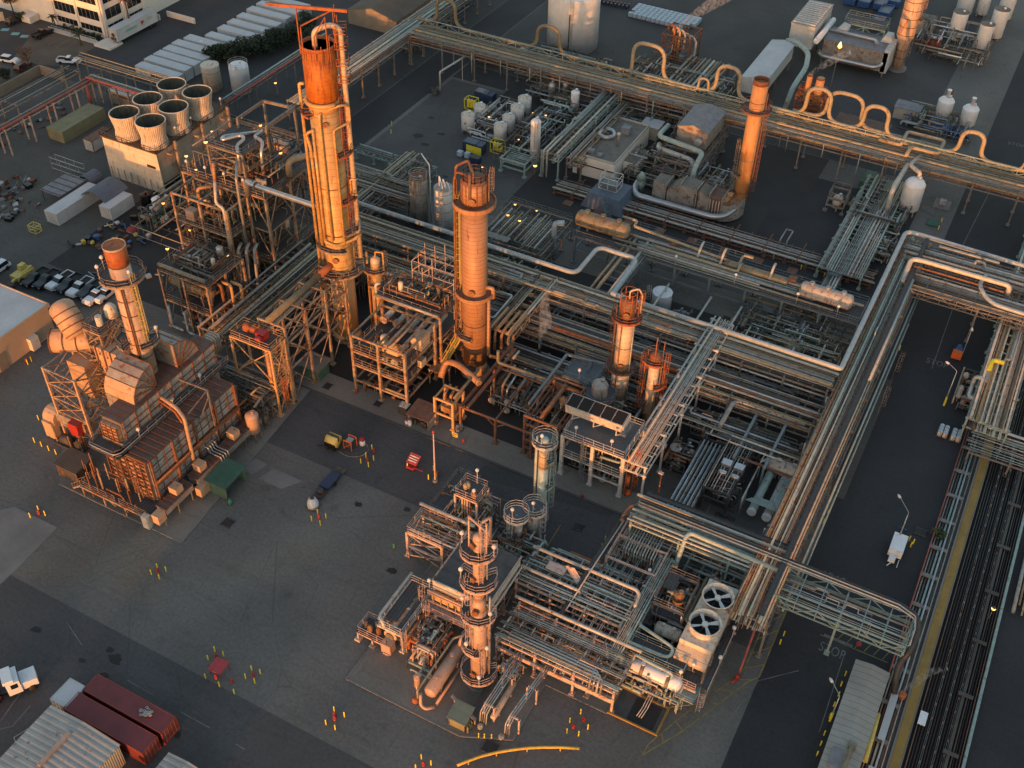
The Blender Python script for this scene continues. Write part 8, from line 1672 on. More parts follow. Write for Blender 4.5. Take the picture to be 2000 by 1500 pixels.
container('left of two white containers holding up the blue-grey arched tarp',-158.6,121.8,11.5,'container_white','y',3.0,2.6,end=-1,roof='roof_white');container('right of two white containers holding up the blue-grey arched tarp',-151.0,125.4,6,'container_white','y',2.7,2.6,end=-1,roof='roof_white')
t=thing('tarp_shelter','blue-grey arched tarp stretched between two white containers','shelter',(-154.8,126,2.6));m=M();n=10;A=[(-158+6.2*k/n,2.62+1.5*math.sin(math.pi*k/n))for k in range(n+1)]
for(xa,za),(xb,zb_)in zip(A,A[1:]):m.extr([(xa,123.4,za),(xb,123.4,zb_),(xb,123.4,zb_+.06),(xa,123.4,za+.06)],(0,6.4,0))
part(m,'tarp','tarp',t)
t=thing('canopy','dark slatted canopy on posts left of the tarp shelter','shelter',(-163.6,124.6,0));m=M();m.box(-166.4,121,2.4,-161.2,128,2.5);part(m,'roof','canvas_grey',t);m=M()
for k in range(5):m.box(-166.4,121.2+k*1.6,2.5,-161.2,121.35+k*1.6,2.58)
for x in(-166.2,-161.4):
 for y in(121.2,127.8):m.bar((x,y,0),(x,y,2.4),.12)
part(m,'frame','steel_dark',t);m=M();n=8
for k in range(n):a,b=math.pi*k/n,math.pi*(k+1)/n;m.extr([(-162.4+1.7*math.cos(a),128.6,1.7*math.sin(a)+.8),(-162.4+1.7*math.cos(b),128.6,1.7*math.sin(b)+.8),(-162.4+1.7*math.cos(b),128.6,1.7*math.sin(b)+.86),(-162.4+1.7*math.cos(a),128.6,1.7*math.sin(a)+.86)],(0,3.4,0))
part(m,'tarp','tarp',t)
t=thing('storage_rack','empty pale steel storage rack in the junk yard','rack',(-170,131,0));m=M()
for x in(-173,-170.4,-167.8,-165.2):
 for y in(130.2,131.6):m.bar((x,y,0),(x,y,3.2),.1)
for z in(.6,1.8,3):
 for y in(130.2,131.6):m.bar((-173,y,z),(-165.2,y,z),.1)
part(m,'frame','galv',t)
g=seeded('scrap')
def scrap(label,x0,x1,y0,y1,n,cols=('steel_dark','rust','pipe_dark','galv','steel_rusty','paint_black','steel','canvas_grey')):
 t=thing('scrap_heap',label,'scrap',((x0+x1)/2,(y0+y1)/2,0));
 for k in range(n):
  x,y=g.uniform(x0,x1),g.uniform(y0,y1);m=M();q=g.random()
  if q<.4:m.obox(x,y,0,g.uniform(.5,1.6),g.uniform(.4,1.2),g.uniform(.2,1),g.uniform(0,3))
  elif q<.75:a=g.uniform(0,3.14);l=g.uniform(.7,2.2);m.tube((x,y,g.uniform(.1,.3)),(x+l*math.cos(a),y+l*math.sin(a),g.uniform(.1,.9)),g.uniform(.05,.18),6)
  else:m.lathe(x,y,[(.2,0),(.45,.1),(.45,.5),(.2,.6)],10)
  part(m,'scrap',g.choice(cols),t)
scrap('dark scrap heap right of the tarp shelter, a blue and yellow sheet among it',-150,-138,112,122,46,('steel_dark','rust','pipe_dark','galv','steel_rusty','paint_black','blue','yellow','tank_cream'));scrap('scrap and machine parts under the red-pipe trestle',-197,-188,118,152,50);scrap('scrap heap at the left edge below the slatted canopy','' and 0 or-172,-166,112,119,30);scrap('long low scrap row at the left edge of the junk yard',-178,-171,117,126,40);scrap('scattered parts beside the furnace stack',-141,-130,106,113,26)
scrap('black drums and bales left of the process structure',-148,-141,124,131,16,('paint_black','soil','green','tank_white'));t=thing('red_tarp','crumpled red tarp lying in the scrap yard','tarp',(-145,115,0));m=M();m.lathe(*W(257,449),[(1.1,0),(.9,.3),(.5,.5),(.05,.55)],9);part(m,'sheet','red',t)
x,y=W(70,452);t=thing('yellow_cage','small yellow steel cage standing in the dirt lot','cage',(x,y,0));m=M()
for a in(-.9,.9):
 for b in(-.7,.7):m.bar((x+a,y+b,0),(x+a,y+b,1.5),.12)
for z in(.1,.8,1.5):
 for b in(-.7,.7):m.bar((x-.9,y+b,z),(x+.9,y+b,z),.1)
 for a in(-.9,.9):m.bar((x+a,y-.7,z),(x+a,y+.7,z),.1)
part(m,'frame','yellow_pale',t)
vtank('small_tank','white vertical mixing tank left of the process structure',*W(310,412),.9,.5,2.8,'tank_white',None,.2,3,'tank');vtank('small_tank','pale cylinder tank right of the white mixing tank',*W(328,408),.8,.4,2.6,'tank_cream',None,.2,3,'tank');vtank('black_tank','black plastic tank left of the white mixing tank',*W(287,398),1.0,.05,2.2,'paint_black',None,.2,0,'tank')
vtank('beige_silo','squat beige concrete-look silo at the corner of the container yard',-167.6,174.2,2.05,.1,6.0,'tank_cream',None,.05,0,'silo',bands=2);vtank('white_tank','white domed tank with a railed top beside the beige silo',-161.2,176.4,2.2,.1,6.4,'tank_white',None,.35,0,'tank',rail=True)
def wallrun(label,pts,h,mt):
 t=thing('boundary_wall',label,'wall',(*pts[0],0));m=M()
 for a,b in zip(pts,pts[1:]):m.bar((*a,h/2),(*b,h/2),.3,h)
 part(m,'wall',mt,t)
wallrun('tan block wall with a corner at the left edge, behind the red-pipe trestle',[(-206,130),(-206.6,160),(-199.5,160)],2.3,'wall_block');wallrun('low tan wall along the road right of the red-pipe trestle corner',[(-183,158),(-165,158)],1.8,'wall_block');wallrun('beige wall beside the black car at the top left edge',[(-247,168),(-236,176.6)],2.2,'wall_beigepanel')
t=thing('site_cabin','orange-lit cabin and white panel behind the red pipe corner','cabin',(-181,159,0));m=M();m.box(-184,158.6,0,-178,160.4,2.4);part(m,'wall','clad_pink',t);m=M();m.box(-184.2,158.4,2.4,-177.8,160.6,2.5);part(m,'roof','roof_white',t);m=M();m.box(-181.6,158.5,.4,-179.2,158.6,1.9);part(m,'panel','rust_orange',t)
def vehicle(name,label,x,y,a,paint,kind='pickup',group=None):
 t=thing(name,label,'pickup' if kind=='pickup' else 'car',(x,y,0),group);t.rotation_euler=(0,0,0)
 ca,sa=math.cos(a),math.sin(a);Tm=lambda p:(x+p[0]*ca-p[1]*sa,y+p[0]*sa+p[1]*ca,p[2])
 def bx(m,x0,y0,z0,x1,y1,z1,tx0=0,tx1=0,ty=0):
  i=len(m.v);m.v+=[Tm(q)for q in((x0,y0,z0),(x1,y0,z0),(x1,y1,z0),(x0,y1,z0),(x0+tx0,y0+ty,z1),(x1-tx1,y0+ty,z1),(x1-tx1,y1-ty,z1),(x0+tx0,y1-ty,z1))]
  for q in((0,3,2,1),(4,5,6,7),(0,1,5,4),(1,2,6,5),(2,3,7,6),(3,0,4,7)):m.f.append(tuple(i+k for k in q));m.sm.append(False)
 L,Wd=(5.6,1.95)if kind=='pickup' else(4.7,1.85);h=L/2;w=Wd/2
 m=M();bx(m,-h,-w,.45,h,w,.95,.06,.1,.05);bx(m,h-1.75,-w+.06,.93,h-.12,w-.06,1.12,.05,.25,.08)
 if kind=='pickup':bx(m,-h+.04,-w+.04,.93,-h+.12,w-.04,1.2);bx(m,-h+.12,-w+.04,.93,-.55,-w+.14,1.2);bx(m,-h+.12,w-.14,.93,-.55,w-.04,1.2)
 part(m,'body',paint,t)
 m=M();c0_,c1=(-.6,h-1.5)if kind=='pickup' else(-h+.3,h-1.3);bx(m,c0_,-w+.1,.96,c1,w-.1,1.62,.25 if kind!='pickup' else.08,.75,.16);part(m,'glasshouse','glass',t)
 m=M();bx(m,c0_+.2,-w+.27,1.62,c1-.78,w-.27,1.7,.04,.1,.04);part(m,'cab_roof',paint,t)
 if kind=='pickup':m=M();bx(m,-h+.12,-w+.14,.96,-.62,w-.14,1.0);part(m,'bed','rubber',t)
 m=M()
 for u in(-h+1.05,h-1.0):
  for s in(-1,1):
   p=Tm((u,s*(w-.12),.38));d=Vector(Tm((u,s*(w+.1),.38)))-Vector(p);m=M();m.lathe_ax(p,d,[(.1,0),(.38,.02),(.38,.2),(.2,.22)],14);part(m,'wheel','rubber',t)
 for s in(-1,1):m=M();bx(m,h-.1,s*w*.72-.2,.68,h-.02,s*w*.72+.2,.88);part(m,'headlight','plastic_white',t)
 for s in(-1,1):m=M();bx(m,-h-.02,s*w*.8-.12,.65,-h+.04,s*w*.8+.12,.9);part(m,'tail_light','red',t)
 return t
gp='vehicles parked by the white-roofed building';V90=-math.pi/2
for k,(px,py,pt,lb)in enumerate(((70,544,'paint_black','dark pickup nearest the yellow loader'),(92,548,'paint_black','dark pickup left of the first white pickup'),(118,550,'paint_white','leftmost white pickup of the row, left of a dark one'),(136,556,'paint_black','dark pickup between the first two white pickups'),(157,562,'paint_white','white pickup in the middle of the row'),(177,568,'paint_black','dark pickup left of the two white pickups beside the stack'),(190,578,'paint_white','white pickup half hidden by the big tan duct'),(208,574,'paint_white','white pickup nearest the furnace stack'))):
 vehicle('pickup_truck',lb,*W(px,py,.5),V90+.05*math.sin(k*2.1),pt,'pickup',gp)
vehicle('parked_car','white car cut by the left edge beside the dirt lot',*W(-4,526,.5),V90,'paint_white','car');vehicle('parked_car','black car between the beige wall and the office',*W(27,41,.5),math.pi/2+.1,'paint_black','car');vehicle('pickup_truck','black pickup with an orange-lit roof in the office parking lot',*W(83,66,.5),math.pi/2,'paint_black','pickup');vehicle('parked_car','dark red car beside the tan block wall at the left edge',*W(45,131,.5),math.pi/2+.1,'paint_darkred','car');vehicle('pickup_truck','white pickup beyond the double portal trestle',*W(135,119,.5),.4,'paint_white','pickup');vehicle('parked_car','pale car under the dark bushy tree at the left edge',*W(20,118,.5),.2,'paint_white','car')
x,y=W(48,538,.5);t=thing('loader','yellow telescopic loader parked beside the dark pickups','loader',(x,y,0));m=M();m.box(x-1,y-2.2,.7,x+1,y+1.6,1.6);m.extr([(x-.9,y-.4,1.6),(x-.9,y+1.2,1.6),(x-.9,y+1.0,2.6),(x-.9,y-.2,2.6)],(.9,0,0));part(m,'body','yellow_pale',t);m=M();m.bar((x+.5,y+1.6,1.8),(x+.5,y-3.2,1.2),.4);part(m,'boom','yellow_pale',t);m=M()
for a in(-1.1,.8):
 for b in(-1.5,1.0):m.lathe_ax((x+a,y+b,.6),(1,0,0),[(.1,0),(.6,.03),(.6,.33),(.1,.36)],14)
part(m,'wheels','rubber',t);m=M();m.box(x-.2,y-4.0,.3,x+1.2,y-3.2,1.1);part(m,'bucket','steel_dark',t)
LB_=thing('warehouse','tan warehouse with a flat pale roof at the left edge beside the parked pickups','building',(-155,70,0));m=M();m.box(-180,56,0,-134.3,92.3,5.6);part(m,'wall','wall_tan',LB_);m=M();m.box(-180.1,55.9,5.6,-134.2,92.4,5.9);part(m,'roof','roof_white',LB_);m=M();m.box(-180.2,92.4,5.3,-134.1,92.6,6.05);m.box(-134.2,55.9,5.3,-134.0,92.6,6.05);part(m,'gutter','wall_tan',LB_)
m=M();m.box(-134.3,80.4,0,-134.2,82.2,3.2);m.box(-134.3,77,0,-134.22,79.4,3.6);part(m,'door','wall_block',LB_);m=M();m.box(-134.25,86.6,.2,-133.3,88.2,2.6);part(m,'cabinet','box_white',LB_);m=M();m.box(-152,74,5.9,-150.6,75.4,6.5);m.box(-148,66,5.9,-147.4,68,6.3);part(m,'roof_vent','canvas_grey',LB_)
lampglow('wall_lamp',-134.0,81.0,3.6,'small warm lamp on the tan warehouse wall above a door',.3,'' or None,r=.14)
SH=gable('metal_shed','pale ribbed-metal-roofed shed at the bottom left corner, beside the red containers',-79.2,-68.8,14,38,3.9,4.5,'wall_beigepanel','roof_metal','y','shed');m=M();m.box(-74.6,31.6,4.35,-74.1,36.2,4.9);part(m,'skylight','clad_pink',SH);m=M();m.box(-68.78,33,1.2,-68.7,34.4,2.4);part(m,'window','dark_gap',SH)
container('red container nearest the road, a tangle of chain on its roof',-72.4,43.2,12.2,'container_red','x',rail='container_red_end',group='red containers at the bottom left');container('red container against the metal shed, plain roof',-72.6,40.2,12.2,'container_red','x',rail='container_red_end',group='red containers at the bottom left')
for yy in(43.2,40.2):
 o=[q for q in bpy.data.objects if q.name.startswith('shipping_container')and abs(q.location.x+72.5)<.2 and abs(q.location.y-yy)<.1][0];m=M();m.box(-66.34+(0 if yy>42 else-.2),yy-1.1,.2,-66.25+(0 if yy>42 else-.2),yy+1.1,2.45);part(m,'door','container_red_end',o)
t=thing('chain_heap','grey tangle of chain and shackles on the roof of a red container','chain',(-69.6,43.2,2.6));g=seeded('chain')
for k in range(22):m=M();a=g.uniform(0,6.28);r=g.uniform(0,.9);x,y=-69.6+r*math.cos(a),43.2+r*.7*math.sin(a);m.path([(x+.2*math.cos(b),y+.14*math.sin(b),2.68+g.uniform(0,.15))for b in(0,1.2,2.4,3.6,4.8,6.1)],.05,5);part(m,'link','galv',t)
container('short white container behind the red ones, at the bottom left',-79.8,40.8,3.2,'container_white','y',2.4,2.6,end=-1,roof='roof_white')
gable('metal_shed','small white-roofed shed cut by the bottom edge',-63.6,-58,30,40.3,2.8,3.2,'wall_beigepanel','roof_metal','y','shed')
tree('dark_shrub','dark shrub between the metal shed and the small white-roofed shed',-65.8,35,1.9,1.1,'leaf_dark',60,350)
t=thing('semi_truck','white semi tractor cab with a red trailer, cut by the left edge','truck',(-87.6,38.4,0));a=.35
def rb(m,x0,y0,z0,x1,y1,z1,cx=-87.4,cy=38.8,an=1.0):
 c,s=math.cos(an),math.sin(an);i=len(m.v);m.v+=[(cx+p*c-q*s,cy+p*s+q*c,z)for z in(z0,z1)for p,q in((x0,y0),(x1,y0),(x1,y1),(x0,y1))]
 for q in((0,3,2,1),(4,5,6,7),(0,1,5,4),(1,2,6,5),(2,3,7,6),(3,0,4,7)):m.f.append(tuple(i+k for k in q));m.sm.append(False)
m=M();rb(m,-.6,-1.2,.8,1.0,1.2,3.0);rb(m,1.0,-1.0,.8,2.9,1.0,2.0);rb(m,-.8,-1.15,3.0,.4,1.15,3.5);part(m,'cab','paint_white',t);m=M();rb(m,1.0,-1.05,2.05,1.06,1.05,2.8);rb(m,-.1,-1.24,1.9,.7,-1.2,2.7);part(m,'windscreen','glass',t)
m=M();rb(m,-5,-.5,.6,-.6,.5,.9);part(m,'chassis','paint_black',t);m=M();rb(m,-6,-1.2,1.1,-1.6,1.2,1.8);part(m,'deck','red',t);m=M()
for u in(2.1,-2.2,-3.4):
 for s in(-1.15,.85):
  c,sn=math.cos(1.0),math.sin(1.0);p=(-87.4+u*c-s*sn,38.8+u*sn+s*c,.5);m.lathe_ax(p,(-sn,c,0),[(.1,0),(.5,.02),(.5,.3),(.1,.32)],14)
part(m,'wheels','rubber',t)
t=thing('fence_frame','low wire frame lying beside the metal shed','frame',(-80.4,37,0));m=M();m.bar((-81.4,33.5,.6),(-79.8,38,.6),.08);m.bar((-82.4,34,.4),(-80.8,38.4,.4),.08);m.bar((-82.4,34,.4),(-81.4,33.5,.6),.08);m.bar((-80.8,38.4,.4),(-79.8,38,.6),.08);part(m,'frame','galv',t)
BR=gable('service_building','long beige ribbed-roof building at the bottom right beside the pipe track',2.9,7.0,73,91,3.1,3.4,'wall_beigepanel','roof_beige','y','building',over=.1)
m=M();m.box(3.6,75,3.2,5,77.6,3.9);part(m,'roof_unit','canvas_grey',BR);m=M();m.path([(5.4,73.8,3),(5.4,74.6,4.4),(5.5,77.6,4.8),(5.5,78.6,3.4)],.28,8);m.box(5.1,78.4,3.2,6,79.2,3.9);part(m,'duct','vessel_olive',BR);m=M();m.box(4.9,73.4,.2,6.9,74.4,3.6);part(m,'lit_panel','clad_skirt',BR)
t=thing('yellow_barrier','pale yellow pipe barrier between the service building and the pipe track','barrier',(7.6,80,0));pipe(t,[(7.5,79,1.4),(7.4,83,1.5),(7.3,86,1.4)],.3,'yellow_pale',12)
for k in range(3):m=M();m.bar((7.4,79.6+k*2.6,0),(7.4,79.6+k*2.6,1.4),.15);part(m,'post','yellow_pale',t)
t=thing('curved_pipe_rail','long curved yellow pipe rail on short posts along the bottom edge','barrier',(-29,60,0));P=[W(*p,.8)for p in((893,1495),(915,1486),(940,1477),(970,1469.5),(1000,1464.5),(1030,1461),(1060,1459.5),(1095,1459.6),(1132,1462))]
pipe(t,[(*p,.8)for p in P],.17,'yellow',10,.3)
for p in P[1::2]:m=M();m.bar((*p,0),(*p,.9),.12);part(m,'post','yellow',t)
BOL=None
def bollard(px,py,label,group,h=1.05):
 global BOL
 x,y=W(px,py+4)
 if BOL is None:
  m=M();m.lathe(x,y,[(.085,0),(.085,h-.06),(.055,h),(.01,h+.02)],10);BOL=solo(m,'bollard','safety_yellow',label,'bollard',(x,y,0),group);return
 o=BOL.copy();COL.objects.link(o);o.location=(x,y,0);o['label']=label;o['group']=group
HY=None
def hydrant(px,py,label,group='red hydrants of the yard',mt='red'):
 global HY
 x,y=W(px,py+3)
 if HY is None or mt!='red':
  t=thing('fire_hydrant',label,'hydrant',(x,y,0),group);m=M();m.lathe(x,y,[(.2,0),(.2,.08),(.11,.12),(.11,.55),(.16,.6),(.15,.76),(.04,.84)],12,True);part(m,'barrel',mt,t);m=M();m.tube((x-.28,y,.45),(x+.28,y,.45),.08,8);m.tube((x,y-.26,.45),(x,y,.45),.1,8);part(m,'outlet',mt,t)
  if mt=='red':HY=t
 else:dup(HY,(x,y,0),0,label,group)
side=('back','left','right','front','far right','far left')
def cluster(desc,bs,hs):
 for(px,py),s in zip(bs,side):bollard(px,py,s+' yellow bollard of those round '+desc,'yellow bollards round '+desc)
 for k,(px,py)in enumerate(hs):hydrant(px,py,('red hydrant at ' if k==0 else 'second red hydrant at ')+desc.replace('the hydrant','the spot'))
cluster('the hydrant in the open yard left of centre',[(308,1106),(296,1118),(325,1112),(312,1127)],[(309,1115)])
cluster('the hydrant below the furnace, left edge',[(76,993),(60,1007),(89,1003)],[(77,1001)])
cluster('the hydrant below the white dome cart',[(621,1000),(609,1013),(637,1008),(626,1022)],[(623,1009)])
cluster('the hydrant pair left of the near concrete pad',[(653,1385),(637,1411),(673,1396),(655,1421)],[(654,1395),(654,1403)])
cluster('the red awning table in the yard',[(420,1268),(407,1285),(437,1277),(429,1337),(458,1351),(402,1321)],[(423,1281),(454,1330)])
hydrant(423,1322,'red hydrant tucked under the near edge of the red awning')
cluster('the hydrant right of the red awning table',[(492,1305),(480,1321),(509,1312),(498,1330)],[(495,1318)])
cluster('the hydrants above the curved yellow rail',[(1134,1390),(1113,1407),(1148,1420),(1130,1433),(1107,1428)],[(1120,1418),(1140,1405)])
cluster('the hydrant at the bottom edge',[(823,1478),(812,1498),(842,1490)],[(827,1492)])
cluster('the hydrant near the yellow compressor',[(715,889),(705,901),(730,895),(720,908),(727,874)],[(718,898),(731,880)])
cluster('the striped red sign cart',[(847,915),(796,910),(853,930),(837,932)],[(855,925)])
cluster('the corner of the valve station',[(1182,1052),(1175,1067)],[(1188,1062)])
cluster('the hydrant beside the white road trailer',[(1775,1052),(1765,1060),(1783,1058),(1778,1064)],[(1770,1057)])
for k,(px,py)in enumerate(((68,860),(82,868),(96,876),(110,883))):bollard(px,py,('first','second','third','last')[k]+' from the left of four yellow bollards by the blower','yellow bollards by the blower')
for k,(px,py)in enumerate(((55,708),(62,702),(76,816))):bollard(px,py,('yellow bollard beside the red hydrant of the tan warehouse','yellow bollard further right by the tan warehouse','lone yellow bollard left of the blower')[k],'yellow bollards left of the furnace')
hydrant(53,704,'red hydrant in front of the tan warehouse')
for k,(px,py)in enumerate(((935,1437),(946,1438),(960,1439))):bollard(px,py,('left','middle','right')[k]+' of three yellow bollards on the near edge of the concrete pad','yellow bollards on the pad edge')
for k,(px,py)in enumerate(((1650,1316),(1642,1336),(1637,1356),(1628,1376),(1620,1398),(1609,1432),(1602,1452),(1595,1472))):bollard(px,py,('first','second','third','fourth','fifth','sixth','seventh','eighth')[k]+' from the far end of the bollard row beside the beige-roofed building','yellow bollards beside the beige-roofed building')
for k,(px,py)in enumerate(((1577,1032),(1573,1045),(1568,1057),(1563,1069),(1616,1002),(1608,1019))):bollard(px,py,('farthest','second','third','nearest')[k]+' of four yellow bollards beside the road rack' if k<4 else('far','near')[k-4]+' yellow bollard beside the grey pad of the road rack','yellow bollards along the road rack')
for k,(px,py)in enumerate(((1510,502),(1547,508),(1564,522),(1596,533),(1609,537),(1530,1238),(1523,1254),(765,241),(764,257))):bollard(px,py,('leftmost yellow bollard in front of the ground pipe track','second yellow bollard in front of the ground pipe track','third yellow bollard in front of the ground pipe track','fourth yellow bollard in front of the ground pipe track','rightmost yellow bollard in front of the ground pipe track','far yellow bollard on the ladder hatching','near yellow bollard on the ladder hatching','farther yellow bollard in the far yard by the dark road','nearer yellow bollard in the far yard by the dark road')[k],'yellow bollards in the far yard' if k>6 else 'yellow bollards of the pipe track')
for k,(px,py)in enumerate(((1838,430),(1832,445),(1738,660),(1752,668),(1756,680))):bollard(px,py,('far yellow bollard by the green pit beside the road','near yellow bollard by the green pit beside the road','left yellow bollard at the road drain','right yellow bollard at the road drain','near yellow bollard at the road drain')[k],'yellow bollards beside the right-hand road')
hydrant(1310,1046,'left red valve hydrant below the bank of parallel pipes');hydrant(1332,1052,'right red valve hydrant below the bank of parallel pipes');hydrant(905,862,'red hydrant on the kerb beside the yellow sign');hydrant(770,1066,'green hydrant left of the near unit','' or None,'green');hydrant(1137,970,'stout red valve on the road by the white-legged structure');hydrant(697,766,'red valve at the left foot of the exchanger structure')
x,y=W(430,1312);t=thing('red_awning','red square awning on legs among yellow bollards','awning',(x,y,0));m=M();m.obox(x,y,1.3,1.9,2.0,.08,.1);part(m,'top','awning_red',t);m=M()
for a in(-.8,.8):
 for b in(-.8,.8):m.bar((x+a,y+b,0),(x+a,y+b,1.3),.07)
part(m,'leg','red',t)
x,y=W(808,908);t=thing('sign_cart','red cart with a tilted red-and-white sign board in the yard','cart',(x,y,0));m=M();m.extr([(x-.9,y-.7,.8),(x+.9,y-.7,.8),(x+.9,y+.8,1.5),(x-.9,y+.8,1.5)],(0,0,.08));part(m,'board','awning_red',t);m=M()
for k in range(3):m.extr([(x-.7,y-.4+.35*k,1.05+.165*k),(x+.7,y-.4+.35*k,1.05+.165*k),(x+.7,y-.28+.35*k,1.1+.165*k),(x-.7,y-.28+.35*k,1.1+.165*k)],(0,0,.06))
part(m,'stripe','plastic_white',t);m=M();m.box(x-.6,y-1.2,.2,x+.7,y-.2,.5);m.bar((x+.6,y-.8,.4),(x+2.2,y-.9,.5),.1);m.lathe_ax((x-.7,y-.8,.3),(1,0,0),[(.3,0),(.3,.15)],10);m.lathe_ax((x+.6,y-.8,.3),(1,0,0),[(.3,0),(.3,.15)],10);part(m,'chassis','red',t)
x,y=-77.4,92.7;t=thing('air_compressor','towable yellow and black air compressor in the yard','compressor',(x,y,0));m=M();m.box(x-1,y-1.1,.6,x+.9,y+1.1,1.5);part(m,'base','paint_black',t);m=M();m.lathe_ax((x-1,y,1.4),(1,0,0),[(.02,-.02),(1.0,0),(1.0,1.9),(.02,1.92)],20);part(m,'canopy','yellow_pale',t);m=M();m.box(x-1.05,y-.22,1.55,x+.95,y+.22,2.44);part(m,'stripe','steel_dark',t);m=M()
for a in(-.6,.5):
 for b in(-1.1,.9):m.lathe_ax((x+a,y+b,.35),(0,1,0),[(.35,0),(.35,.2)],12)
m.bar((x-.9,y-.6,.4),(x-2.2,y-1.4,.4),.12);part(m,'running_gear','rubber',t)
x,y=-75.2,93.8;t=thing('pump_cage','orange caged pump beside the yellow compressor','pump',(x,y,0));m=M()
for a in(-.7,.7):
 for b in(-.7,.7):m.bar((x+a,y+b,0),(x+a,y+b,1.8),.1)
for b in(-.7,.7):m.bar((x-.7,y+b,1.8),(x+.7,y+b,1.8),.1);m.bar((x-.7,y+b,.2),(x+.7,y+b,1.6),.08)
part(m,'cage','orange',t);m=M();m.box(x-.55,y-.55,.2,x+.55,y+.55,1.5);part(m,'engine','steel_dark',t);m=M();m.box(x-.5,y-.5,1.5,x+.5,y+.5,1.62);part(m,'lid','galv',t)
x,y=W(708,868);t=thing('barrel','white barrel with a red lid and hoses, right of the yellow compressor','barrel',(x,y,0));m=M();m.lathe(x,y,[(.42,0),(.45,.3),(.45,1.0)],14);part(m,'body','tank_white',t);m=M();m.lathe(x,y,[(.46,1.0),(.46,1.3),(.1,1.34)],14,True);part(m,'lid','red',t)
t=thing('air_hose','pale hose looping on the asphalt round the red-lidded barrel','hose',(x,y,0));pipe(t,[(-76.4,92.2,.06),(-74.6,91.8,.06),(-72.8,92.6,.06),(-72.2,94.4,.06),(-73.4,95.6,.06),(-74.8,95,.06)],.05,'pipe_beige',6,.8)
x,y=-73.5,86;t=thing('tool_trailer','dark low trailer with a wooden rear rack in the open yard','trailer',(x,y,0));m=M();m.box(x-.8,y-1.6,.4,x+.8,y+1.8,.9);part(m,'bed','blue_dark',t);m=M();m.box(x-.7,y-3.4,.3,x+.7,y-1.6,.5);m.lathe(x,y-2.4,[(.5,.5),(.5,1.1),(.2,1.2)],12,True);part(m,'engine','steel_dark',t);m=M();m.box(x-.8,y+2.2,.5,x+.8,y+3.2,.56);m.bar((x,y+1.8,.5),(x,y+2.3,.5),.1);m.box(x-.3,y+2.5,.56,x+.2,y+2.9,.8);part(m,'rack','soil',t);m=M()
for s in(-.95,.75):m.lathe_ax((x+s,y,.35),(1,0,0),[(.35,0),(.35,.2)],12)
part(m,'wheels','rubber',t)
x,y=-73.1,81.2;t=thing('dome_tank','white domed water tank behind the dark low trailer','tank',(x,y,0));m=M();m.lathe(x,y,[(.85,.15),(.85,.7),(.62,1.5),(.3,1.6),(.3,1.75)],20,True);part(m,'body','plastic_white',t);m=M();m.lathe(x,y,[(.32,1.75),(.32,1.86),(.02,1.88)],14,True);part(m,'lid','steel_dark',t);m=M();m.box(x-.9,y-.9,0,x+.9,y+.9,.14);part(m,'pallet','soil',t)
WS=hut('work_shed','small white-walled shed with a rusty corrugated roof on the kerb',-70.2,-66.6,102.4,105.6,2.2,'wall_cream','roof_rusty',.25,.35,'shed','s');m=M();g=seeded('ws')
for k in range(8):m.lathe(g.uniform(-69.6,-67.2),g.uniform(102.8,104),[(.2,0),(.3,.2),(.2,.6),(.3,.9),(.05,1)],8)
part(m,'equipment','pipe_dark',WS)
x,y=W(791,806);t=thing('switch_box','grey boxed generator left of the rusty-roofed work shed','generator',(x,y,0));m=M();m.box(x-.8,y-.7,.1,x+.8,y+.7,1.6);part(m,'body','steel_dark',t);m=M()
for k in range(2):m.box(x-.75+k*.8,y-.6,1.6,x-.05+k*.8,y+.6,1.75)
part(m,'lid','steel_white',t)
for k,(px,py,mt)in enumerate(((795,828,'red'),(801,831,'plastic_white'))):x,y=W(px,py);t=thing('bin',('red-lidded','white-lidded')[k]+' white bin on the kerb by the rusty-roofed work shed','bin',(x,y,0));m=M();m.lathe(x,y,[(.3,0),(.34,.9)],12);part(m,'body','plastic_white',t);m=M();m.lathe(x,y,[(.36,.9),(.3,1.1),(.05,1.15)],12,True);part(m,'lid',mt,t)
x,y=W(889,858);t=thing('warning_sign','small yellow warning sign standing on the kerb','sign',(x,y,0));m=M();m.box(x-.55,y-.03,.5,x+.55,y+.03,1.4);part(m,'panel','yellow_pale',t);m=M();m.bar((x,y+.05,0),(x,y+.05,1.3),.07);part(m,'post','steel',t);m=M();m.box(x-.4,y-.05,1.05,x+.4,y-.03,1.2);m.box(x-.4,y-.05,.7,x+.2,y-.03,.82);part(m,'mark','sign_black',t)
for k,(px,py)in enumerate(((612+282,842),(900,840))):x,y=W(px,py);t=thing('gas_bottle',('left','right')[k]+' grey gas bottle on the kerb left of the yellow sign','bottle',(x,y,0),'grey gas bottles');m=M();m.lathe(x,y,[(.3,0),(.32,.2),(.32,1.1),(.1,1.3)],12,True);part(m,'body','tank_grey',t)
x,y=-60.3,94;t=thing('warning_pole','tall pink pole with a red lamp on top at the edge of the yard','pole',(x,y,0));m=M();m.lathe(x,y,[(.14,.3),(.09,10)],10);part(m,'pole','steel_pink',t);m=M();m.lathe(x,y,[(.2,10),(.22,10.3),(.05,10.5)],10,True);part(m,'lamp','red',t);m=M();m.lathe(x,y,[(.4,0),(.4,.4)],12);part(m,'base','concrete_light',t)
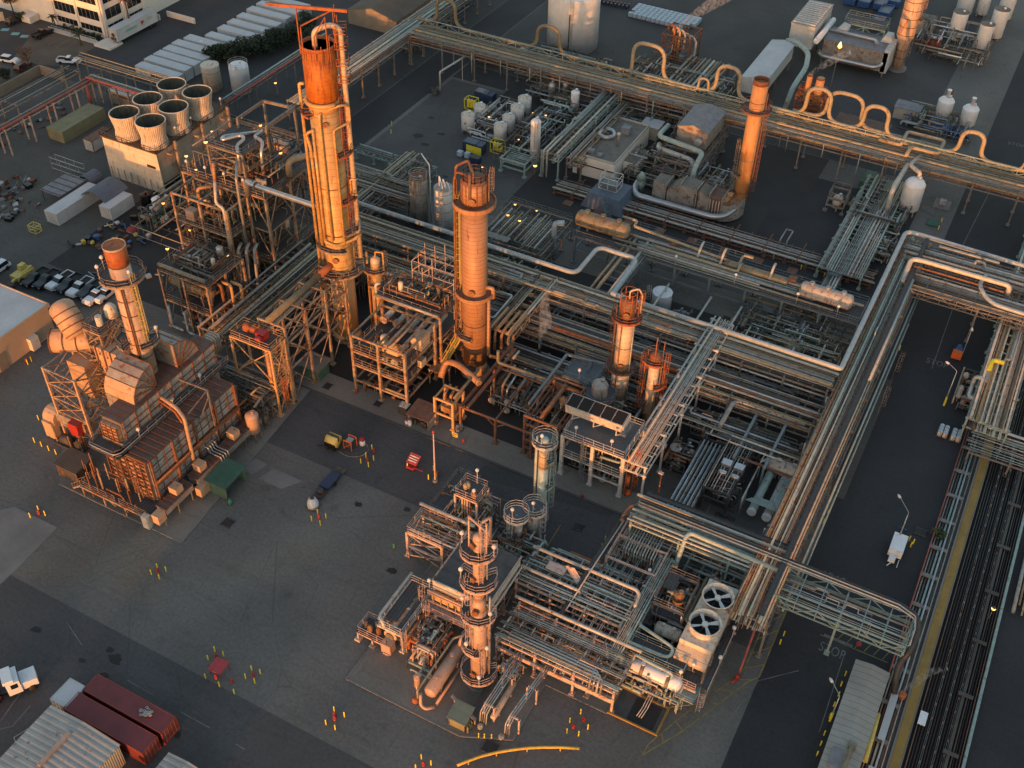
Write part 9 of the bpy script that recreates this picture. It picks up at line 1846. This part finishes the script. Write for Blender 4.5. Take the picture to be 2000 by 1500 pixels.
def streetlamp(label,x,y,h,arm,ybase=True):
 t=thing('street_lamp',label,'street lamp',(x,y,0),'street lamps along the right-hand road');m=M();m.lathe(x,y,[(.11,1.6),(.06,h-.4)],8);m.path([(x,y,h-.5),(x,y,h),(x+arm[0],y+arm[1],h+.35)],.05,6,.4);part(m,'pole','galv',t);m=M();m.lathe(x,y,[(.16,0),(.16,1.9)],10);part(m,'base','safety_yellow',t);e=Vector((x+arm[0],y+arm[1],h+.3));d=Vector((arm[0],arm[1],0)).normalized();m=M();m.lathe_ax(e-d*.1,d,[(.05,0),(.17,.1),(.2,.5),(.05,.75)],10);part(m,'lamp_head','plastic_white',t)
streetlamp('street lamp with a bent neck above the blue-white barrels',2.7,148,7.4,(-1.5,.8));streetlamp('street lamp leaning over the white road trailer',2.9,115.6,6.4,(-1.7,1.9));streetlamp('street lamp beside the beige-roofed building at the bottom right',2.4,83.2,5.6,(-1.3,1.2))
t=thing('street_lamp','cone-headed lamp near the bridge tower','street lamp',(2.8,162.9,0));m=M();m.lathe(2.8,162.9,[(.08,0),(.05,5.2)],8);part(m,'pole','galv',t);m=M();m.lathe(2.8,162.9,[(.32,5.1),(.05,5.7)],12,True);part(m,'lamp_head','plastic_white',t)
t=thing('yard_lamp','thin pole lamp behind the white containers','street lamp',(-177.6,183.5,0));m=M();m.lathe(-177.6,183.5,[(.09,0),(.06,5.4)],8);part(m,'pole','galv',t);m=M();m.box(-178.2,183.3,5.4,-177.2,183.7,5.6);part(m,'lamp_head','plastic_white',t)
t=thing('rusty_post','rusty thin post standing on the apron left of the bank of parallel pipes','post',(-29.4,104.4,0));m=M();m.lathe(-29.4,104.4,[(.14,0),(.11,4),(.1,7.9)],8);part(m,'post','rust_orange',t);m=M();m.box(-29.8,104.2,7.9,-29.1,104.6,8.1);part(m,'cap','steel_pink',t)
x,y=3.1,113.8;t=thing('road_trailer','white box trailer parked on the right-hand road','trailer',(x,y,0));m=M();m.box(x-.95,y-1.5,.5,x+.95,y+1.9,1.9);part(m,'box','tank_white',t);m=M();m.box(x-.6,y-2.6,.4,x+.3,y-1.6,1.1);m.bar((x,y-2.4,.4),(x-.5,y-3.3,.3),.1);m.bar((x+.8,y-1.6,.4),(x+.8,y-3,.3),.08);part(m,'drawbar','tank_white',t);m=M()
for s in(-1.05,.85):m.lathe_ax((x+s,y,.35),(1,0,0),[(.35,0),(.35,.2)],12)
part(m,'wheels','rubber',t)
DR=None
for k in range(2):
 bx,by=3.9+k*2.0,141.2
 t=thing('pallet',('left','right')[k]+' wooden pallet of blue-white drums beside the road','pallet',(bx,by,0),'pallets of drums');m=M()
 for j in range(5):m.box(bx-.85,by-1.0+j*.48,.1,bx+.85,by-.72+j*.48,.16)
 m.box(bx-.85,by-1,0,bx-.7,by+1.2,.1);m.box(bx+.7,by-1,0,bx+.85,by+1.2,.1);part(m,'deck','soil',t)
 for i in range(2):
  for j in range(3):
   x,y=bx-.4+.78*i,by-.65+.74*j;lb='blue-white drum on the '+('left','right')[k]+' pallet beside the road'
   if DR is None:DR=thing('steel_drum',lb,'drum',(x,y,.16),'drums on pallets beside the road');m=M();m.lathe(x,y,[(.33,.16),(.35,.5),(.35,1.05)],14);part(m,'body','tank_cream',DR);m=M();m.lathe(x,y,[(.34,1.05),(.34,1.1),(.3,1.07)],14);part(m,'lid','plastic_blue',DR)
   else:dup(DR,(x,y,.16),0,lb,'drums on pallets beside the road')
x,y=W(1868,695);t=thing('orange_machine','orange and blue road machine beside the right-hand road','machine',(x,y,0));m=M();m.box(x-.8,y-1.4,.3,x+.8,y-.4,1.6);part(m,'body','orange',t);m=M();m.box(x-.5,y-.3,.3,x+.6,y+.8,1.4);m.lathe(x,y+1.2,[(.4,.2),(.4,1.4),(.1,1.6)],12,True);part(m,'tank','blue',t)
clutter('process_piping','dark pipes and frames on the verge below the orange road machine',3.6,8.8,148,158,1.8,81,40,GM+['pipe_rust'],5)
tree('green_shrub','small green bush by the pipe track beside the right-hand road',*W(1831,1050),1.6,1.2,'leaf_mid',70,450);x,y=W(1805,1050);t=thing('blue_barrier','small blue frame barrier at the foot of a street lamp','barrier',W(1760,1040));x,y=W(1760,1040);m=M();m.bar((x-.6,y,.9),(x+.6,y,.9),.08);m.bar((x-.6,y,0),(x-.6,y,.9),.06);m.bar((x+.6,y,0),(x+.6,y,.9),.06);part(m,'frame','blue',t)
x,y=W(1677,1258);t=thing('red_cone','small red cone on the road by the STOP marking','cone',(x,y,0));m=M();m.lathe(x,y,[(.4,0),(.4,.08),(.2,.1),(.05,.7)],12,True);part(m,'body','red',t)
x,y=W(1840,435);t=thing('green_pit','green pit cover beside the right-hand road','pit',W(1822,437));x,y=W(1822,437);m=M();m.box(x-1.1,y-1.1,.02,x+1.1,y+1.1,.3);part(m,'cover','roof_green',t)
x,y=W(1840,400);t=thing('pad_box','small grey box on a concrete pad right of the white vertical tank','box',(x,y,0));m=M();m.box(x-1.6,y-1.8,.02,x+1.6,y+1.8,.2);part(m,'pad','concrete_light',t);m=M();m.box(x-.6,y-.4,.2,x+.6,y+.6,1.1);part(m,'box','tank_grey',t)
x,y=W(1790,1300);t=thing('white_board','white board lying on the dark pipe trench','panel',W(1803,1402,.9));x,y=W(1803,1402,.9);m=M();m.box(x-.45,y-1,.75,x+.45,y+1,.85);part(m,'board','tank_white',t)
t=thing('steam_vent','small rusty vent box trailing steam between the beige-roofed building and the yellow curb','vent',W(1763,1356,1));x,y=W(1763,1356,1);m=M();m.lathe(x,y,[(.5,0),(.5,1.1),(.35,1.3)],12,True);part(m,'pot','rust_orange',t)
t=thing('flare_pole','thin pole with a small flame beyond the short orange stacks','flare',W(1622,170));x,y=W(1622,170);m=M();m.lathe(x,y,[(.12,0),(.07,9.6)],8);part(m,'pole','steel',t);m=M();m.lathe(x,y,[(.1,9.6),(.5,10.0),(.35,10.5),(.05,11.2)],10,True);part(m,'flame','flame',t)
for k,(px,py,z,r,lb)in enumerate(((470,230,26,.34,'lit lamp on the farthest left corner post of the high process structure'),(415,258,21,.3,'lit lamp above the cooling tower side of the high structure'),(402,279,27.6,.32,'lit lamp at the left corner of the top grated deck'),(364,306,21.6,.3,'lit lamp at the left railing of the wide deck'),(383,332,21.4,.22,'lit lamp on a post at the front of the wide deck'),(509,246,27.8,.26,'lit lamp under the large portal frame'),(548,300,24,.3,'elongated lit lamp on the pipes left of the tallest column'),(371,450,9,.3,'lit lamp under the tall open frame'),(327,487,6,.32,'lit lamp left of the two-storey structure'),(445,500,12.8,.24,'lit lamp right of the two-storey structure'),(461,446,12,.34,'warm lamp deep in the tall open frame'),(319,398,6,.3,'greenish-white lit lamp on a post left of the tall open frame'),(486,815,3.4,.36,'bright lamp above the pink vessel'),(532,772,3,.2,'small lit lamp by the caged ladder'),(538,163,4,.3,'lit lamp on a post behind the lying exchangers'),(1006,400,5,.26,'left lamp of the lamp-lit rack'),(992,421,5,.28,'lower left lamp of the lamp-lit rack'),(1015,432,5,.28,'brightest lamp of the lamp-lit rack'),(1048,412,5,.2,'right lamp of the lamp-lit rack'),(1041,221,4,.2,'lit lamp behind the tall white vessel, left one'),(1066,226,4,.24,'lit lamp behind the tall white vessel, right one'),(955,229,3.4,.24,'lit lamp among the round tanks'),(1043,264,6,.22,'lit lamp on the upper part of the tall white vessel'),(1045,325,2,.4,'bright lamp at the foot of the tall white vessel'),(942,327,2,.2,'lit lamp on the kerb of the far road'),(1013,273,2.6,.2,'lit lamp right of the front round tanks'),(780,357,4,.24,'lit lamp on the dark rack left of the silos'),(1940,1190,2.4,.3,'warm lamp beyond the teal wall at the right edge'))):lampglow('work_lamp',*W(px,py,z),z,lb,min(z,2.4),r=r)
def vmat():
 m=bpy.data.materials.new('steam');m.use_nodes=True;n=m.node_tree;n.nodes.clear();o=n.nodes.new('ShaderNodeOutputMaterial');v=n.nodes.new('ShaderNodeVolumePrincipled');v.inputs['Color'].default_value=(.95,.93,.92,1);v.inputs['Anisotropy'].default_value=.2
 tc=n.nodes.new('ShaderNodeTexCoord');nz=n.nodes.new('ShaderNodeTexNoise');nz.inputs['Scale'].default_value=1.5;nz.inputs['Detail'].default_value=3;mr=n.nodes.new('ShaderNodeMapRange');mr.inputs['From Min'].default_value=.42;mr.inputs['From Max'].default_value=.75;mr.inputs['To Max'].default_value=.75
 n.links.new(tc.outputs['Object'],nz.inputs['Vector']);n.links.new(nz.outputs['Fac'],mr.inputs['Value']);n.links.new(mr.outputs['Result'],v.inputs['Density']);n.links.new(v.outputs['Volume'],o.inputs['Volume']);MATS['steam']=m
vmat()
def steam(label,pts,rs):
 m=M();P=[Vector(p)for p in pts];prev=None;n=12
 for k,(p,r)in enumerate(zip(P,rs)):
  d=(P[min(k+1,len(P)-1)]-P[max(k-1,0)]);i,_=m.ring(p,d,r,n,Vector((0,1,.2)))
  if prev is not None:m.link(prev,i,n)
  else:m.cap(i,n,True)
  prev=i
 m.cap(prev,n,False);solo(m,'steam_plume','steam',label,'steam',pts[0])
steam('pinkish steam rising from the black vent between the tan column and the slim one',[(-58.6,124.4,6.0),(-58.4,124.6,7.6),(-57.8,124.8,9.2),(-58.2,125,10.8),(-58.6,125.4,13),(-58.4,126,15)],[.25,.7,1.1,1.0,.8,.4])
steam('steam drifting off the left short orange stack',[(-44.9,225.2,12.5),(-43.8,225.8,13.8),(-42.2,227,15),(-40.4,228.6,16.2),(-38.6,230,17)],[.4,.6,.9,1.0,.5]);steam('steam blowing away from the rusty steam tower',[(-80,238,10.4),(-78,239,12.4),(-75,241,14.8),(-71.6,243.6,17.6),(-68,246,20)],[.4,.9,1.3,1.8,1.2]);steam('thin steam drifting from the vent pot over the dark trench',[(*W(1763,1352,1.4),1.4),(*W(1790,1332,2.2),2.2),(*W(1815,1312,2.8),2.8),(*W(1850,1306,3),3)],[.25,.5,.55,.25])
t=thing('black_vent','black vertical vent pipe under the pinkish steam','vent',(-58.6,124.4,0));pipe(t,[(-58.6,124.4,0),(-58.6,124.4,5.8)],.34,'paint_black',12)
for k,(x0,x1,y0,y1,h,lb)in enumerate(((-3,64,4,24,8.7,'unseen block added to shade the plant, beyond the lower right edge'),(-215,-142,4,34,8.5,'unseen block added to shade the plant, beyond the lower left edge'))):gable('shade_block',lb,x0,x1,y0,y1,h,h+.6,'wall_cream','roof_metal','x','warehouse')  # unseen warehouse shapes, added to block the low sun
